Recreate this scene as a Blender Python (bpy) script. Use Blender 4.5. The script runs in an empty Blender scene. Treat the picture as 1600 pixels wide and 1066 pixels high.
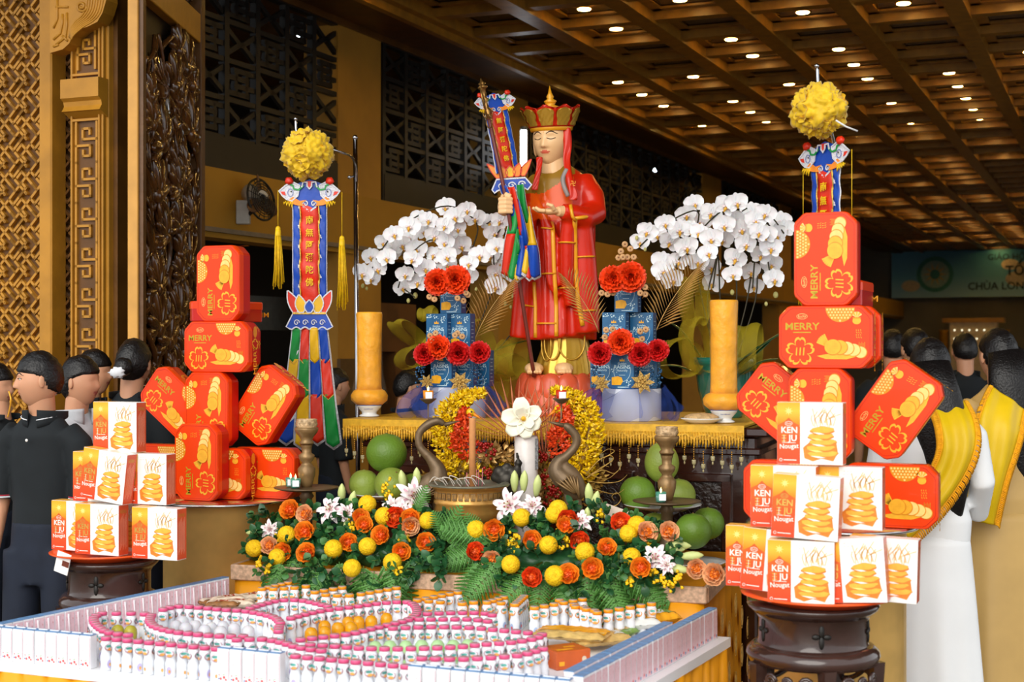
import bpy, bmesh, math, random
from mathutils import Vector, Matrix, Euler, noise
random.seed(7)
R = math.radians
PI = math.pi
SC = bpy.context.scene
COL = SC.collection
# ---------------------------------------------------------------- camera, sky, sun, exposure
FL = 2280.0; PCX = 800.0; HOR = 540.0; CH = 1.6
cd = bpy.data.cameras.new('camera'); cam = bpy.data.objects.new('camera', cd); COL.objects.link(cam)
cam.location = (0, 0, CH); cam.rotation_euler = (R(90), 0, 0)
cd.sensor_width = 36; cd.lens = FL / 1600 * 36; cd.shift_y = (HOR - 533) / 1600
cd.clip_end = 200
cd.dof.use_dof = True; cd.dof.focus_distance = 6.2; cd.dof.aperture_fstop = 4.2
SC.camera = cam
w = bpy.data.worlds.new('sky'); SC.world = w; w.use_nodes = True
bg = w.node_tree.nodes['Background']
bg.inputs[0].default_value = (0.93, 0.97, 1.0, 1); bg.inputs[1].default_value = 1.05
sd = bpy.data.lights.new('sun', 'SUN'); sun = bpy.data.objects.new('sun', sd); COL.objects.link(sun)
sd.energy = 2.0; sd.angle = R(50); sd.color = (1.0, 0.95, 0.87)
sun.rotation_euler = Vector((-0.28, -0.93, 0.50)).to_track_quat('Z', 'Y').to_euler()
SC.view_settings.view_transform = 'Standard'; SC.view_settings.look = 'None'
SC.view_settings.exposure = 0.27; SC.view_settings.gamma = 1
SC.view_settings.use_curve_mapping = False

# ---------------------------------------------------------------- frames of reference
def P(px, py, Y): return Vector(((px - PCX) / FL * Y, Y, CH - (py - HOR) / FL * Y))
def PZ(px, py, Z): return P(px, py, (CH - Z) * FL / (py - HOR))
TH = R(22.9); CT, ST = math.cos(TH), math.sin(TH)
def B(l, w, z): return Vector((l * CT + w * ST, -l * ST + w * CT, z))     # building axes: l across, w along the hall
YAW = -TH
def onW(px, W0):                                                            # l on the plane w=W0 seen at column px
    t = (px - PCX) / FL; Y = W0 / (t * ST + CT); return Y * (t * CT - ST), Y
def onL(px, L0):                                                            # w on the plane l=L0
    t = (px - PCX) / FL; Y = L0 / (t * CT - ST); return Y * (t * ST + CT), Y
BM = Matrix.Rotation(YAW, 4, 'Z')

# ---------------------------------------------------------------- materials
def lin(c):
    if max(c) > 1.0: c = [x / 255 for x in c]
    return [x / 12.92 if x <= .04045 else ((x + .055) / 1.055) ** 2.4 for x in c]
MATS = {}
def mat(name, col, rough=.5, metal=0, var=.1, scale=18, bump=0, bscale=60, spec=.5, emis=0, trans=0, alpha=1, coat=0, sss=0, sheen=0, ior=1.45):
    if name in MATS: return MATS[name]
    m = bpy.data.materials.new(name); m.use_nodes = True; MATS[name] = m
    nt = m.node_tree; bs = nt.nodes['Principled BSDF']
    c = lin(col)
    tc = nt.nodes.new('ShaderNodeTexCoord')
    nz = nt.nodes.new('ShaderNodeTexNoise'); nz.inputs['Scale'].default_value = scale; nz.inputs['Detail'].default_value = 3
    nt.links.new(tc.outputs['Object'], nz.inputs['Vector'])
    rp = nt.nodes.new('ShaderNodeValToRGB')
    rp.color_ramp.elements[0].position = .35; rp.color_ramp.elements[1].position = .65
    rp.color_ramp.elements[0].color = [max(0, x * (1 - var)) for x in c] + [1]
    rp.color_ramp.elements[1].color = [min(1, x * (1 + var)) for x in c] + [1]
    nt.links.new(nz.outputs[0], rp.inputs[0]); nt.links.new(rp.outputs[0], bs.inputs['Base Color'])
    bs.inputs['Roughness'].default_value = rough; bs.inputs['Metallic'].default_value = metal
    bs.inputs['Specular IOR Level'].default_value = spec; bs.inputs['Alpha'].default_value = alpha
    bs.inputs['Transmission Weight'].default_value = trans; bs.inputs['Coat Weight'].default_value = coat
    bs.inputs['Subsurface Weight'].default_value = sss; bs.inputs['Sheen Weight'].default_value = sheen
    bs.inputs['IOR'].default_value = ior
    if sss: bs.inputs['Subsurface Scale'].default_value = .01
    if emis:
        bs.inputs['Emission Color'].default_value = c + [1]; bs.inputs['Emission Strength'].default_value = emis
    if bump:
        b = nt.nodes.new('ShaderNodeBump'); b.inputs['Strength'].default_value = bump; b.inputs['Distance'].default_value = .01
        n2 = nt.nodes.new('ShaderNodeTexNoise'); n2.inputs['Scale'].default_value = bscale; n2.inputs['Detail'].default_value = 4
        nt.links.new(tc.outputs['Object'], n2.inputs['Vector']); nt.links.new(n2.outputs[0], b.inputs['Height'])
        nt.links.new(b.outputs[0], bs.inputs['Normal'])
    return m
def ramp_mat(name, stops, axis='Z', lo=0, hi=1, rough=.4, coat=0):
    """a printed or dyed colour run along one object axis"""
    if name in MATS: return MATS[name]
    m = mat(name, (128, 128, 128), rough=rough, coat=coat); nt = m.node_tree; bs = nt.nodes['Principled BSDF']
    tc = nt.nodes.new('ShaderNodeTexCoord'); sp = nt.nodes.new('ShaderNodeSeparateXYZ'); mr = nt.nodes.new('ShaderNodeMapRange')
    nt.links.new(tc.outputs['Object'], sp.inputs[0]); nt.links.new(sp.outputs[axis], mr.inputs[0])
    mr.inputs[1].default_value = lo; mr.inputs[2].default_value = hi
    rp = nt.nodes.new('ShaderNodeValToRGB'); el = rp.color_ramp.elements
    for i, (p, c) in enumerate(stops):
        e = el[i] if i < 2 else el.new(p)
        e.position = p; e.color = lin(c) + [1]
    nt.links.new(mr.outputs[0], rp.inputs[0]); nt.links.new(rp.outputs[0], bs.inputs['Base Color'])
    return m

# ---------------------------------------------------------------- mesh builder
ID4 = Matrix.Identity(4)
def T(x, y=None, z=None):
    return Matrix.Translation(x if y is None else (x, y, z))
def RX(a): return Matrix.Rotation(a, 4, 'X')
def RY(a): return Matrix.Rotation(a, 4, 'Y')
def RZ(a): return Matrix.Rotation(a, 4, 'Z')
def S(x, y=None, z=None):
    if y is None: y = z = x
    return Matrix.Diagonal((x, y, z, 1))
def aim(d, up='Z'):                                        # matrix turning +Z onto d
    return Vector(d).to_track_quat('Z', 'Y').to_matrix().to_4x4()
class MB:
    def __init__(s): s.v = []; s.f = []; s.fm = []; s.fs = []; s.mats = []
    def mi(s, m):
        if m not in s.mats: s.mats.append(m)
        return s.mats.index(m)
    def add(s, vs, fs, m, M=None, smooth=True):
        o = len(s.v); k = s.mi(m)
        if M is not None: s.v += [tuple(M @ Vector(p)) for p in vs]
        else: s.v += [tuple(p) for p in vs]
        for f in fs:
            s.f.append([i + o for i in f]); s.fm.append(k); s.fs.append(smooth)
        return s
    def bm(s, b, m, M=None, smooth=False):
        b.verts.ensure_lookup_table()
        for i, vv in enumerate(b.verts): vv.index = i
        s.add([vv.co[:] for vv in b.verts], [[vv.index for vv in f.verts] for f in b.faces], m, M, smooth); b.free(); return s
    def merge(s, other, M=None):
        for m in other.mats: s.mi(m)
        o = len(s.v); s.v += [tuple(M @ Vector(p)) if M is not None else p for p in other.v]
        for f, k, sm in zip(other.f, other.fm, other.fs):
            s.f.append([i + o for i in f]); s.fm.append(s.mi(other.mats[k])); s.fs.append(sm)
        return s
    def box(s, c, d, m, M=None, bev=0, seg=1):
        x, y, z = [k / 2 for k in d]
        if bev:
            b = bmesh.new(); bmesh.ops.create_cube(b, size=1)
            bmesh.ops.scale(b, vec=d, verts=b.verts)
            bmesh.ops.bevel(b, geom=b.edges[:], offset=bev, segments=seg, affect='EDGES', profile=.5)
            return s.bm(b, m, (M or ID4) @ T(c), seg > 1)
        vs = [(c[0] + a * x, c[1] + b * y, c[2] + e * z) for a in (-1, 1) for b in (-1, 1) for e in (-1, 1)]
        return s.add(vs, [(0, 1, 3, 2), (4, 6, 7, 5), (0, 4, 5, 1), (2, 3, 7, 6), (0, 2, 6, 4), (1, 5, 7, 3)], m, M, False)
    def lathe(s, prof, m, n=24, M=None, smooth=True, cap=True, fn=None):
        vs = []; fs = []
        for j, (r, z) in enumerate(prof):
            for i in range(n):
                a = 2 * PI * i / n; rr = r * (fn(a, z) if fn else 1)
                vs.append((rr * math.cos(a), rr * math.sin(a), z))
        for j in range(len(prof) - 1):
            for i in range(n):
                k = (i + 1) % n
                fs.append((j * n + i, j * n + k, (j + 1) * n + k, (j + 1) * n + i))
        if cap:
            if prof[0][0] > 1e-5: fs.append(tuple(reversed(range(n))))
            if prof[-1][0] > 1e-5: fs.append(tuple(range((len(prof) - 1) * n, len(prof) * n)))
        return s.add(vs, fs, m, M, smooth)
    def tube(s, pts, r, m, n=8, M=None, smooth=True, flat=1.0):
        pts = [Vector(p) for p in pts]; L = len(pts)
        if not hasattr(r, '__len__'): r = [r] * L
        vs = []; fs = []; up = None
        for i, p in enumerate(pts):
            t = (pts[min(i + 1, L - 1)] - pts[max(i - 1, 0)])
            if t.length < 1e-9: t = Vector((0, 0, 1))
            t.normalize()
            if up is None:
                up = Vector((0, 0, 1)) if abs(t.z) < .9 else Vector((0, 1, 0))
            a = t.cross(up)
            if a.length < 1e-6: a = t.orthogonal()
            a.normalize(); b = a.cross(t).normalized(); up = b
            for k in range(n):
                q = 2 * PI * k / n
                vs.append(p + a * math.cos(q) * r[i] + b * math.sin(q) * r[i] * flat)
        for j in range(L - 1):
            for i in range(n):
                k = (i + 1) % n
                fs.append((j * n + i, j * n + k, (j + 1) * n + k, (j + 1) * n + i))
        fs.append(tuple(reversed(range(n)))); fs.append(tuple(range((L - 1) * n, L * n)))
        return s.add(vs, fs, m, M, smooth)
    def ell(s, c, r, m, M=None, nu=14, nv=9, smooth=True, fn=None):
        if not hasattr(r, '__len__'): r = (r, r, r)
        vs = [(c[0], c[1], c[2] - r[2])]; fs = []
        for j in range(1, nv):
            ph = -PI / 2 + PI * j / nv
            for i in range(nu):
                a = 2 * PI * i / nu
                d = (math.cos(ph) * math.cos(a), math.cos(ph) * math.sin(a), math.sin(ph)); k = fn(*d) if fn else 1
                vs.append((c[0] + r[0] * d[0] * k, c[1] + r[1] * d[1] * k, c[2] + r[2] * d[2] * k))
        vs.append((c[0], c[1], c[2] + r[2])); top = len(vs) - 1
        for i in range(nu):
            k = (i + 1) % nu
            fs.append((0, 1 + k, 1 + i))
            for j in range(nv - 2): fs.append((1 + j * nu + i, 1 + j * nu + k, 1 + (j + 1) * nu + k, 1 + (j + 1) * nu + i))
            fs.append((1 + (nv - 2) * nu + i, 1 + (nv - 2) * nu + k, top))
        return s.add(vs, fs, m, M, smooth)
    def sheet(s, fn, nu, nv, m, M=None, th=0, smooth=True, closed=False):
        """fn(u,v) over [0,1]^2; th gives it a real thickness along the normal"""
        g = [[Vector(fn(i / nu, j / nv)) for j in range(nv + 1)] for i in range(nu + 1)]
        vs = []; fs = []; W = nv + 1
        def nrm(i, j):
            a = g[min(i + 1, nu)][j] - g[max(i - 1, 0)][j]; b = g[i][min(j + 1, nv)] - g[i][max(j - 1, 0)]
            q = a.cross(b); return q.normalized() if q.length > 1e-12 else Vector((0, 1, 0))
        for i in range(nu + 1):
            for j in range(nv + 1): vs.append(g[i][j])
        for i in range(nu):
            for j in range(nv): fs.append((i * W + j, (i + 1) * W + j, (i + 1) * W + j + 1, i * W + j + 1))
        if th:
            o = len(vs)
            for i in range(nu + 1):
                for j in range(nv + 1): vs.append(g[i][j] - nrm(i, j) * th)
            fs += [tuple(reversed([k + o for k in f])) for f in fs[:nu * nv]]
            for j in range(nv):
                fs.append((j, j + 1, j + 1 + o, j + o)); q = nu * W; fs.append((q + j + 1, q + j, q + j + o, q + j + 1 + o))
            for i in range(nu):
                a = i * W; b = (i + 1) * W; fs.append((b, a, a + o, b + o)); a += nv; b += nv; fs.append((a, b, b + o, a + o))
        return s.add(vs, fs, m, M, smooth)
    def poly(s, pts, m, M=None, y=0.0, th=0, flip=False):
        """2D outline in the XZ plane facing -Y, at depth y; th extrudes backwards"""
        n = len(pts); ar = sum(pts[i][0] * pts[(i + 1) % n][1] - pts[(i + 1) % n][0] * pts[i][1] for i in range(n))
        if ar < 0: pts = list(reversed(pts))
        vs = [(p[0], y, p[1]) for p in pts]; fs = [tuple(range(n))]
        if th:
            vs += [(p[0], y + th, p[1]) for p in pts]; fs.append(tuple(reversed(range(n, 2 * n))))
            fs += [(i, i + n, (i + 1) % n + n, (i + 1) % n) for i in range(n)]
        return s.add(vs, fs, m, M, False)
    def ring(s, a, b, m, M=None, y=0.0, th=0):
        """band between two outlines with the same number of points"""
        n = len(a); vs = [(p[0], y, p[1]) for p in a] + [(p[0], y, p[1]) for p in b]
        fs = [(i, (i + 1) % n, (i + 1) % n + n, i + n) for i in range(n)]
        if th:
            o = 2 * n; vs += [(v[0], y + th, v[2]) for v in vs]
            fs += [tuple(reversed([k + o for k in f])) for f in fs[:n]]
            fs += [(i, i + o, (i + 1) % n + o, (i + 1) % n) for i in range(n)] + [(i + n, (i + 1) % n + n, (i + 1) % n + n + o, i + n + o) for i in range(n)]
        return s.add(vs, fs, m, M, False)
    def line(s, pts, wd, m, M=None, y=0.0, th=0, closed=False):
        """stroke of width wd along a 2D polyline"""
        n = len(pts); L = []; Rr = []
        for i in range(n):
            if closed: a = pts[(i - 1) % n]; b = pts[(i + 1) % n]
            else: a = pts[max(i - 1, 0)]; b = pts[min(i + 1, n - 1)]
            dx, dz = b[0] - a[0], b[1] - a[1]; q = math.hypot(dx, dz) or 1
            L.append((pts[i][0] - dz / q * wd / 2, pts[i][1] + dx / q * wd / 2)); Rr.append((pts[i][0] + dz / q * wd / 2, pts[i][1] - dx / q * wd / 2))
        if closed: return s.ring(Rr, L, m, M, y, th)
        vs = [(p[0], y, p[1]) for p in Rr] + [(p[0], y, p[1]) for p in L]
        fs = [(i, i + 1, i + 1 + n, i + n) for i in range(n - 1)]
        if th:
            o = 2 * n; vs += [(v[0], y + th, v[2]) for v in vs]
            fs += [tuple(reversed([k + o for k in f])) for f in fs[:n - 1]]
            fs += [(i + 1, i, i + o, i + 1 + o) for i in range(n - 1)] + [(i + n, i + 1 + n, i + 1 + n + o, i + n + o) for i in range(n - 1)]
            fs += [(0, n, n + o, o), (n - 1, n - 1 + o, 2 * n - 1 + o, 2 * n - 1)]
        return s.add(vs, fs, m, M, False)
    def text(s, body, size, m, M=None, y=0.0, x=0.0, z=0.0, rot=0, sx=1.0, th=0, bold=0):
        vs, fs = glyphs(body, bold)
        c, q = math.cos(rot), math.sin(rot)
        out = []
        for (a, b) in vs:
            a, b = a * size * sx, b * size; out.append((x + a * c - b * q, y, z + a * q + b * c))
        fs = [tuple(f) for f in fs]
        if th:
            n = len(out); cnt = {}
            for f in fs:
                for i in range(len(f)):
                    e = (f[i], f[(i + 1) % len(f)]); cnt[e] = 1
            side = [(a, a + n, b + n, b) for (a, b) in cnt if (b, a) not in cnt]
            out += [(p[0], y + th, p[2]) for p in out]; fs = fs + [tuple(reversed([i + n for i in f])) for f in fs] + side
        return s.add(out, fs, m, M, False)
    def build(s, name, parent=None, loc=None, rot=None, M=None):
        me = bpy.data.meshes.new(name); me.from_pydata(s.v, [], s.f)
        for m in s.mats: me.materials.append(m)
        me.polygons.foreach_set('material_index', s.fm); me.polygons.foreach_set('use_smooth', s.fs); me.update()
        o = bpy.data.objects.new(name, me); COL.objects.link(o)
        if parent: o.parent = parent
        if loc is not None: o.location = loc
        if rot is not None: o.rotation_euler = rot
        if M is not None: o.matrix_local = M
        return o
_gl = {}
def glyphs(body, bold=0):
    k = (body, bold)
    if k in _gl: return _gl[k]
    cu = bpy.data.curves.new('t', 'FONT'); cu.body = body; cu.size = 1; cu.align_x = 'CENTER'; cu.align_y = 'CENTER'
    cu.resolution_u = 2; cu.offset = bold
    ob = bpy.data.objects.new('t', cu); COL.objects.link(ob)
    dg = bpy.context.evaluated_depsgraph_get(); me = bpy.data.meshes.new_from_object(ob.evaluated_get(dg))
    r = ([(v.co.x, v.co.y) for v in me.vertices], [tuple(p.vertices) for p in me.polygons])
    bpy.data.objects.remove(ob); bpy.data.curves.remove(cu); bpy.data.meshes.remove(me)
    _gl[k] = r; return r
def organic(mb, name, m, parent=None, voxel=.008, it=3, M=None, extra=None):
    """fuse overlapping volumes into one continuous surface"""
    o = mb.build('tmp'); md = o.modifiers.new('r', 'REMESH'); md.mode = 'VOXEL'; md.voxel_size = voxel; md.use_smooth_shade = True
    if it:
        sm = o.modifiers.new('s', 'SMOOTH'); sm.factor = .5; sm.iterations = it
    dg = bpy.context.evaluated_depsgraph_get(); me = bpy.data.meshes.new_from_object(o.evaluated_get(dg))
    old = o.data; bpy.data.objects.remove(o); bpy.data.meshes.remove(old)
    me.name = name; me.materials.clear(); me.materials.append(m)
    me.polygons.foreach_set('use_smooth', [True] * len(me.polygons)); me.polygons.foreach_set('material_index', [0] * len(me.polygons))
    if extra:
        for mm, test in extra:
            me.materials.append(mm); k = len(me.materials) - 1
            for p in me.polygons:
                if test(p.center, p.normal): p.material_index = k
    r = bpy.data.objects.new(name, me); COL.objects.link(r)
    if parent: r.parent = parent
    if M is not None: r.matrix_local = M
    return r

# ---------------------------------------------------------------- things
def thing(name, label, cat, loc=(0, 0, 0), rot=(0, 0, 0), group=None):
    o = bpy.data.objects.new(name, None); COL.objects.link(o); o.empty_display_size = .05
    o.location = loc; o.rotation_euler = rot
    return tag(o, label, cat, group)
def tag(o, label, cat, group=None, kind=None):
    o['label'] = label; o['category'] = cat
    if group: o['group'] = group
    if kind: o['kind'] = kind
    return o
def struct(mb, name, **k):
    o = mb.build(name, **k); o['kind'] = 'structure'; return o
def kids(root):
    return list(root.children)
def dup(root, loc=None, rot=None, label=None, group=None, scale=None, parent=None):
    r = root.copy(); COL.objects.link(r); r.parent = parent if parent else None
    for ch in KID.get(root.name, ()) or root_children(root):
        c = ch.copy(); COL.objects.link(c); c.parent = r
        for g in root_children(ch):
            d = g.copy(); COL.objects.link(d); d.parent = c
    if loc is not None: r.location = loc
    if rot is not None: r.rotation_euler = rot
    if scale is not None: r.scale = (scale,) * 3 if not hasattr(scale, '__len__') else scale
    if label: r['label'] = label
    if group: r['group'] = group
    return r
KID = {}
_rc = {}
def root_children(o):
    if o.name not in _rc: _rc[o.name] = list(o.children)
    return _rc[o.name]
def part(proto, parent, M):                    # one more copy of a part mesh
    c = proto.copy(); COL.objects.link(c); c.parent = parent; c.matrix_local = M; return c
def circ(cx, cz, r, n=24, a0=0, rz=None):
    rz = r if rz is None else rz
    return [(cx + r * math.cos(a0 + 2 * PI * i / n), cz + rz * math.sin(a0 + 2 * PI * i / n)) for i in range(n)]
def rnd(a, b): return random.uniform(a, b)
def lerp(a, b, t): return a + (b - a) * t
def pl(pts, t):                                  # point on a polyline at t in 0..1 (by length)
    pts = [Vector(p) for p in pts]; ds = [(pts[i + 1] - pts[i]).length for i in range(len(pts) - 1)]; L = sum(ds) * t
    for i, d in enumerate(ds):
        if L <= d or i == len(ds) - 1: return pts[i].lerp(pts[i + 1], min(1, L / max(d, 1e-9)))
        L -= d
def spline(pts, n=6):
    """Catmull-Rom through the points"""
    pts = [Vector(p) for p in pts]; out = []
    for i in range(len(pts) - 1):
        p0 = pts[max(i - 1, 0)]; p1 = pts[i]; p2 = pts[i + 1]; p3 = pts[min(i + 2, len(pts) - 1)]
        for k in range(n):
            t = k / n
            out.append(.5 * ((2 * p1) + (p2 - p0) * t + (2 * p0 - 5 * p1 + 4 * p2 - p3) * t * t + (3 * p1 - p0 - 3 * p2 + p3) * t ** 3))
    out.append(pts[-1]); return out
# ================================================================ THE SETTING
m_gold = mat('gold_painted_wood', (184, 128, 36), .42, 0, .12, 6, .15, 30)
m_goldd = mat('dark_gold_wood', (96, 60, 16), .45, 0, .2, 6, .2, 30)
m_dark = mat('dark_lacquer_wood', (44, 27, 12), .22, 0, .3, 8, .3, 20, coat=.5)
m_blk = mat('black_brown_screen_wood', (22, 19, 15), .5, 0, .2, 5)
m_wall = mat('ochre_painted_wall', (166, 120, 28), .8, 0, .08, 2)
m_pil = mat('ochre_pillar_paint', (166, 118, 32), .7, 0, .1, 3)
m_ceilw = mat('amber_ceiling_wood', (158, 110, 36), .35, 0, .2, 10, .15, 30)
m_ceilp = mat('dark_glossy_ceiling_panel', (52, 36, 22), .12, 0, .2, 6)
m_floor = mat('polished_brown_floor', (96, 82, 66), .35, 0, .12, 3)
m_lamp = mat('warm_downlight_glow', (255, 206, 112), .5, 0, 0, emis=70)
m_far = mat('dim_far_wall', (120, 112, 96), .8, 0, .15, 1)
WL = -5.53; CZ = 4.1; CELL = .76; L0 = -4.98; W00 = 10.13 - 5 * CELL; WEND = 40.0
mb = MB(); mb.box((0, 21, -.03), (44, 56, .06), m_floor); struct(mb, 'floor')
# coffered ceiling
mb = MB(); NL = 11; NR = int((WEND - W00) / CELL)
LE = L0 + NL * CELL; WE = W00 + NR * CELL
mb.box(((L0 + LE) / 2, (W00 + WE) / 2, CZ + .33), (LE - L0 + .2, WE - W00, .06), m_ceilp, T(0, 0, -.19))
for i in range(NL + 1): mb.box((L0 + i * CELL, (W00 + WE) / 2, CZ + .07), (.15, WE - W00, .14), m_ceilw)
for j in range(NR + 1): mb.box(((L0 + LE) / 2, W00 + j * CELL, CZ + .08), (LE - L0, .12, .12), m_ceilw)
for i in range(NL):
    for j in range(NR):
        x, y = L0 + (i + .5) * CELL, W00 + (j + .5) * CELL
        for sx in (-1, 1):
            mb.box((x + sx * .265, y, CZ + .095), (.08, CELL - .12, .02), m_ceilw)
            mb.box((x, y + sx * .285, CZ + .095), (CELL - .15, .08, .02), m_ceilw)
o = struct(mb, 'ceiling'); o.rotation_euler.z = YAW
mb = MB(); mb.box(((WL - .6 + L0) / 2, (W00 + WE) / 2, CZ + .2), (L0 - WL + .6, WE - W00, .4), m_goldd)
mb.box((L0 - .03, (W00 + WE) / 2, CZ - .03), (.06, WE - W00, .06), m_ceilw)
mb.box(((L0 + LE) / 2, W00 - .15, CZ + .1), (LE - L0 + 1.2, .3, .5), m_goldd)
mb.box(((WL - 3.6 + LE + .6) / 2, (W00 + WE) / 2 - 1, CZ + .5), (LE + .6 - WL + 3.6, WE - W00 + 2.6, .1), m_goldd)  # unseen roof slab, widened leftwards to keep daylight off wall and screens
o = struct(mb, 'trim_1'); o.rotation_euler.z = YAW
# downlights
rd = random.Random(3)
k = thing('downlight', 'round warm recessed spotlight glowing in a ceiling coffer', 'ceiling light', B(0, 0, 0), group='downlights in the coffered ceiling')
a = MB(); a.lathe([(.062, 0), (.066, -.012), (.05, -.014), (.048, 0)], mat('brass_lamp_rim', (190, 140, 60), .3, 1), 20, cap=False); a.build('rim', k)
a = MB(); a.lathe([(0, -.020), (.048, -.018), (.052, -.002)], m_lamp, 20); a.build('bulb', k)
first = True
for i in range(0, 9):
    for j in range(2, NR):
        wv = W00 + (j + .5) * CELL
        if rd.random() > (.56 if wv < 26 else .5): continue
        if i == 0 and rd.random() < .5: continue
        p = B(L0 + (i + .5) * CELL, wv, CZ + .09)
        px = PCX + FL * p.x / p.y
        if px > 1640 or px < 500 or p.y < 3: continue
        if first: k.location = p; first = False
        else: dup(k, p)
# left wall of the hall: pillars, ochre band, screens
def wallbox(mb, px0, px1, z0, z1, l, d, m):
    w0, _ = onL(px0, l); w1, _ = onL(px1, l); mb.box((l - d / 2, (w0 + w1) / 2, (z0 + z1) / 2), (d, abs(w1 - w0), z1 - z0), m)
wN = 7.2; wF = WEND
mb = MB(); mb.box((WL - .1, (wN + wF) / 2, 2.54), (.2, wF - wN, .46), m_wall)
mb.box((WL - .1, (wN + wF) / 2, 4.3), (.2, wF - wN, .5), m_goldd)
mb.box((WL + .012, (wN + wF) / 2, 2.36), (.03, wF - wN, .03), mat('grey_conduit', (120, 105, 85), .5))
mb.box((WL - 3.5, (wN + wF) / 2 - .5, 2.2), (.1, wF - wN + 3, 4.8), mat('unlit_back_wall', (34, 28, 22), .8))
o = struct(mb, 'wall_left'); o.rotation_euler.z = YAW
n = 2
for a0, a1 in ((528, 595), (779, 825), (1098, 1127), (1218, 1236)):
    mb = MB(); wallbox(mb, a0, a1, 0, CZ + .1, WL - .02, .3, m_pil)
    o = struct(mb, 'trim_%d' % n); o.rotation_euler.z = YAW; n += 1
def screen(w0, w1, z0, z1, m, th=.035):
    mb = MB(); n = max(2, round((w1 - w0) / .40)); s = (w1 - w0) / n
    def seg(a, b, t=.035):
        d = math.hypot(b[0] - a[0], b[1] - a[1]); ang = math.atan2(b[1] - a[1], b[0] - a[0])
        mb.box((0, 0, 0), (.03, d + t * .6, t), m, T(0, (a[0] + b[0]) / 2, (a[1] + b[1]) / 2) @ RX(ang))
    for i in range(n + 1): mb.box((0, w0 + i * s, (z0 + z1) / 2), (.05, .055, z1 - z0), m)
    for zz in (z0 + .11, z1 - .04): mb.box((0, (w0 + w1) / 2, zz), (.06, w1 - w0, .08 if zz > z0 + .2 else .22), m)
    rows = 4; hz = (z1 - .08 - z0 - .22) / rows
    for i in range(n):
        x = w0 + i * s + .03; X = s - .06
        for j in range(rows):
            z = z0 + .22 + j * hz
            mb.box((0, x + X / 2, z), (.04, X, .035), m)
            if (i + j) % 2:
                seg((x, z + hz * .2), (x + X * .45, z + hz * .5)); seg((x + X * .45, z + hz * .5), (x, z + hz * .8))
                seg((x + X, z + hz * .2), (x + X * .55, z + hz * .5)); seg((x + X * .55, z + hz * .5), (x + X, z + hz * .8)); seg((x + X * .45, z + hz * .5), (x + X * .55, z + hz * .5))
            else:
                for q, (f0, f1) in enumerate(((.0, .75), (.25, 1), (.0, .75), (.25, 1))): seg((x + X * f0, z + hz * (.2 + .2 * q)), (x + X * f1, z + hz * (.2 + .2 * q)))
                seg((x + X * .3, z + hz * .2), (x + X * .3, z + hz * .8)); seg((x + X * .7, z + hz * .2), (x + X * .7, z + hz * .8))
    return mb
n = 1
for a0, a1 in ((180, 527), (596, 778), (826, 1097), (1128, 1217), (1237, 1330)):
    w0, _ = onL(a0, WL - .05); w1, _ = onL(a1, WL - .05)
    mb = MB(); mb.merge(screen(w0, w1, 2.77, CZ + .02, m_blk))
    o = struct(mb, 'window_%d' % n, loc=B(WL - .05, 0, 0)); o.rotation_euler.z = YAW; n += 1
# lamps glimmering behind the screens, tube light on the second pillar
m_white_l = mat('cool_white_lamp', (225, 240, 255), .5, 0, 0, emis=9)
pr = None
for (x, y) in ((463, 8), (470, 50), (700, 118), (722, 126), (908, 203), (926, 210), (1024, 262), (1134, 298)):
    w_, Y = onL(x, WL - 1.6); q = P(x, y, Y)
    if pr is None:
        a = MB(); a.ell((0, 0, 0), (.05, .05, .07), m_white_l); a.lathe([(.03, .05), (.03, .11), (.012, .12)], m_blk, 10)
        pr = tag(a.build('pendant_lamp', loc=q), 'small white lamp glimmering behind the dark carved window screens', 'lamp', 'white lamps behind the screens')
    else: dup(pr, q)
w_, Y = onL(818, WL + .16); q0 = P(818, 236, Y)
k = thing('tube_light', 'vertical white fluorescent tube on the pillar beside the statue head', 'tube light', q0)
a = MB(); a.tube([(0, 0, -.2), (0, 0, .2)], .028, mat('fluorescent_glow', (235, 245, 255), .5, 0, 0, emis=7), 12); a.build('tube', k)
a = MB(); a.box((0, .04, 0), (.07, .03, .46), mat('grey_metal_case', (150, 150, 145), .4)); a.lathe([(.03, -.2), (.03, -.235)], MATS['grey_metal_case'], 10); a.lathe([(.03, .2), (.03, .235)], MATS['grey_metal_case'], 10); a.build('casing', k)
# the dark lower arcade: shelves and cabinets seen below the ochre band
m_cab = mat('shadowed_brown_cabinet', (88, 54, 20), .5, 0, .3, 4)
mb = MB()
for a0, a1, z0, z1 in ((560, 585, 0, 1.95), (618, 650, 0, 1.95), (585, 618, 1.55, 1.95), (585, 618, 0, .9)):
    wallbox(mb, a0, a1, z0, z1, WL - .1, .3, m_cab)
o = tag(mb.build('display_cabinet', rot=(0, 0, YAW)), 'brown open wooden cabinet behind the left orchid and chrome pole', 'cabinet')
mb = MB(); wallbox(mb, 382, 460, 1.72, 1.98, WL - .6, .1, mat('grey_glass_pane', (84, 86, 82), .3))
o = tag(mb.build('notice_board', rot=(0, 0, YAW)), 'dim grey board in the dark doorway behind the left banner', 'board')
mb = MB(); wallbox(mb, 532, 556, 1.0, 1.5, WL + .12, .03, mat('brown_sign_wood', (90, 62, 20), .6))
w_, Y = onL(543, WL + .1)
o = tag(mb.build('hanging_sign', rot=(0, 0, YAW)), 'brown board hanging on the yellow pillar left of the altar', 'sign')
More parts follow.
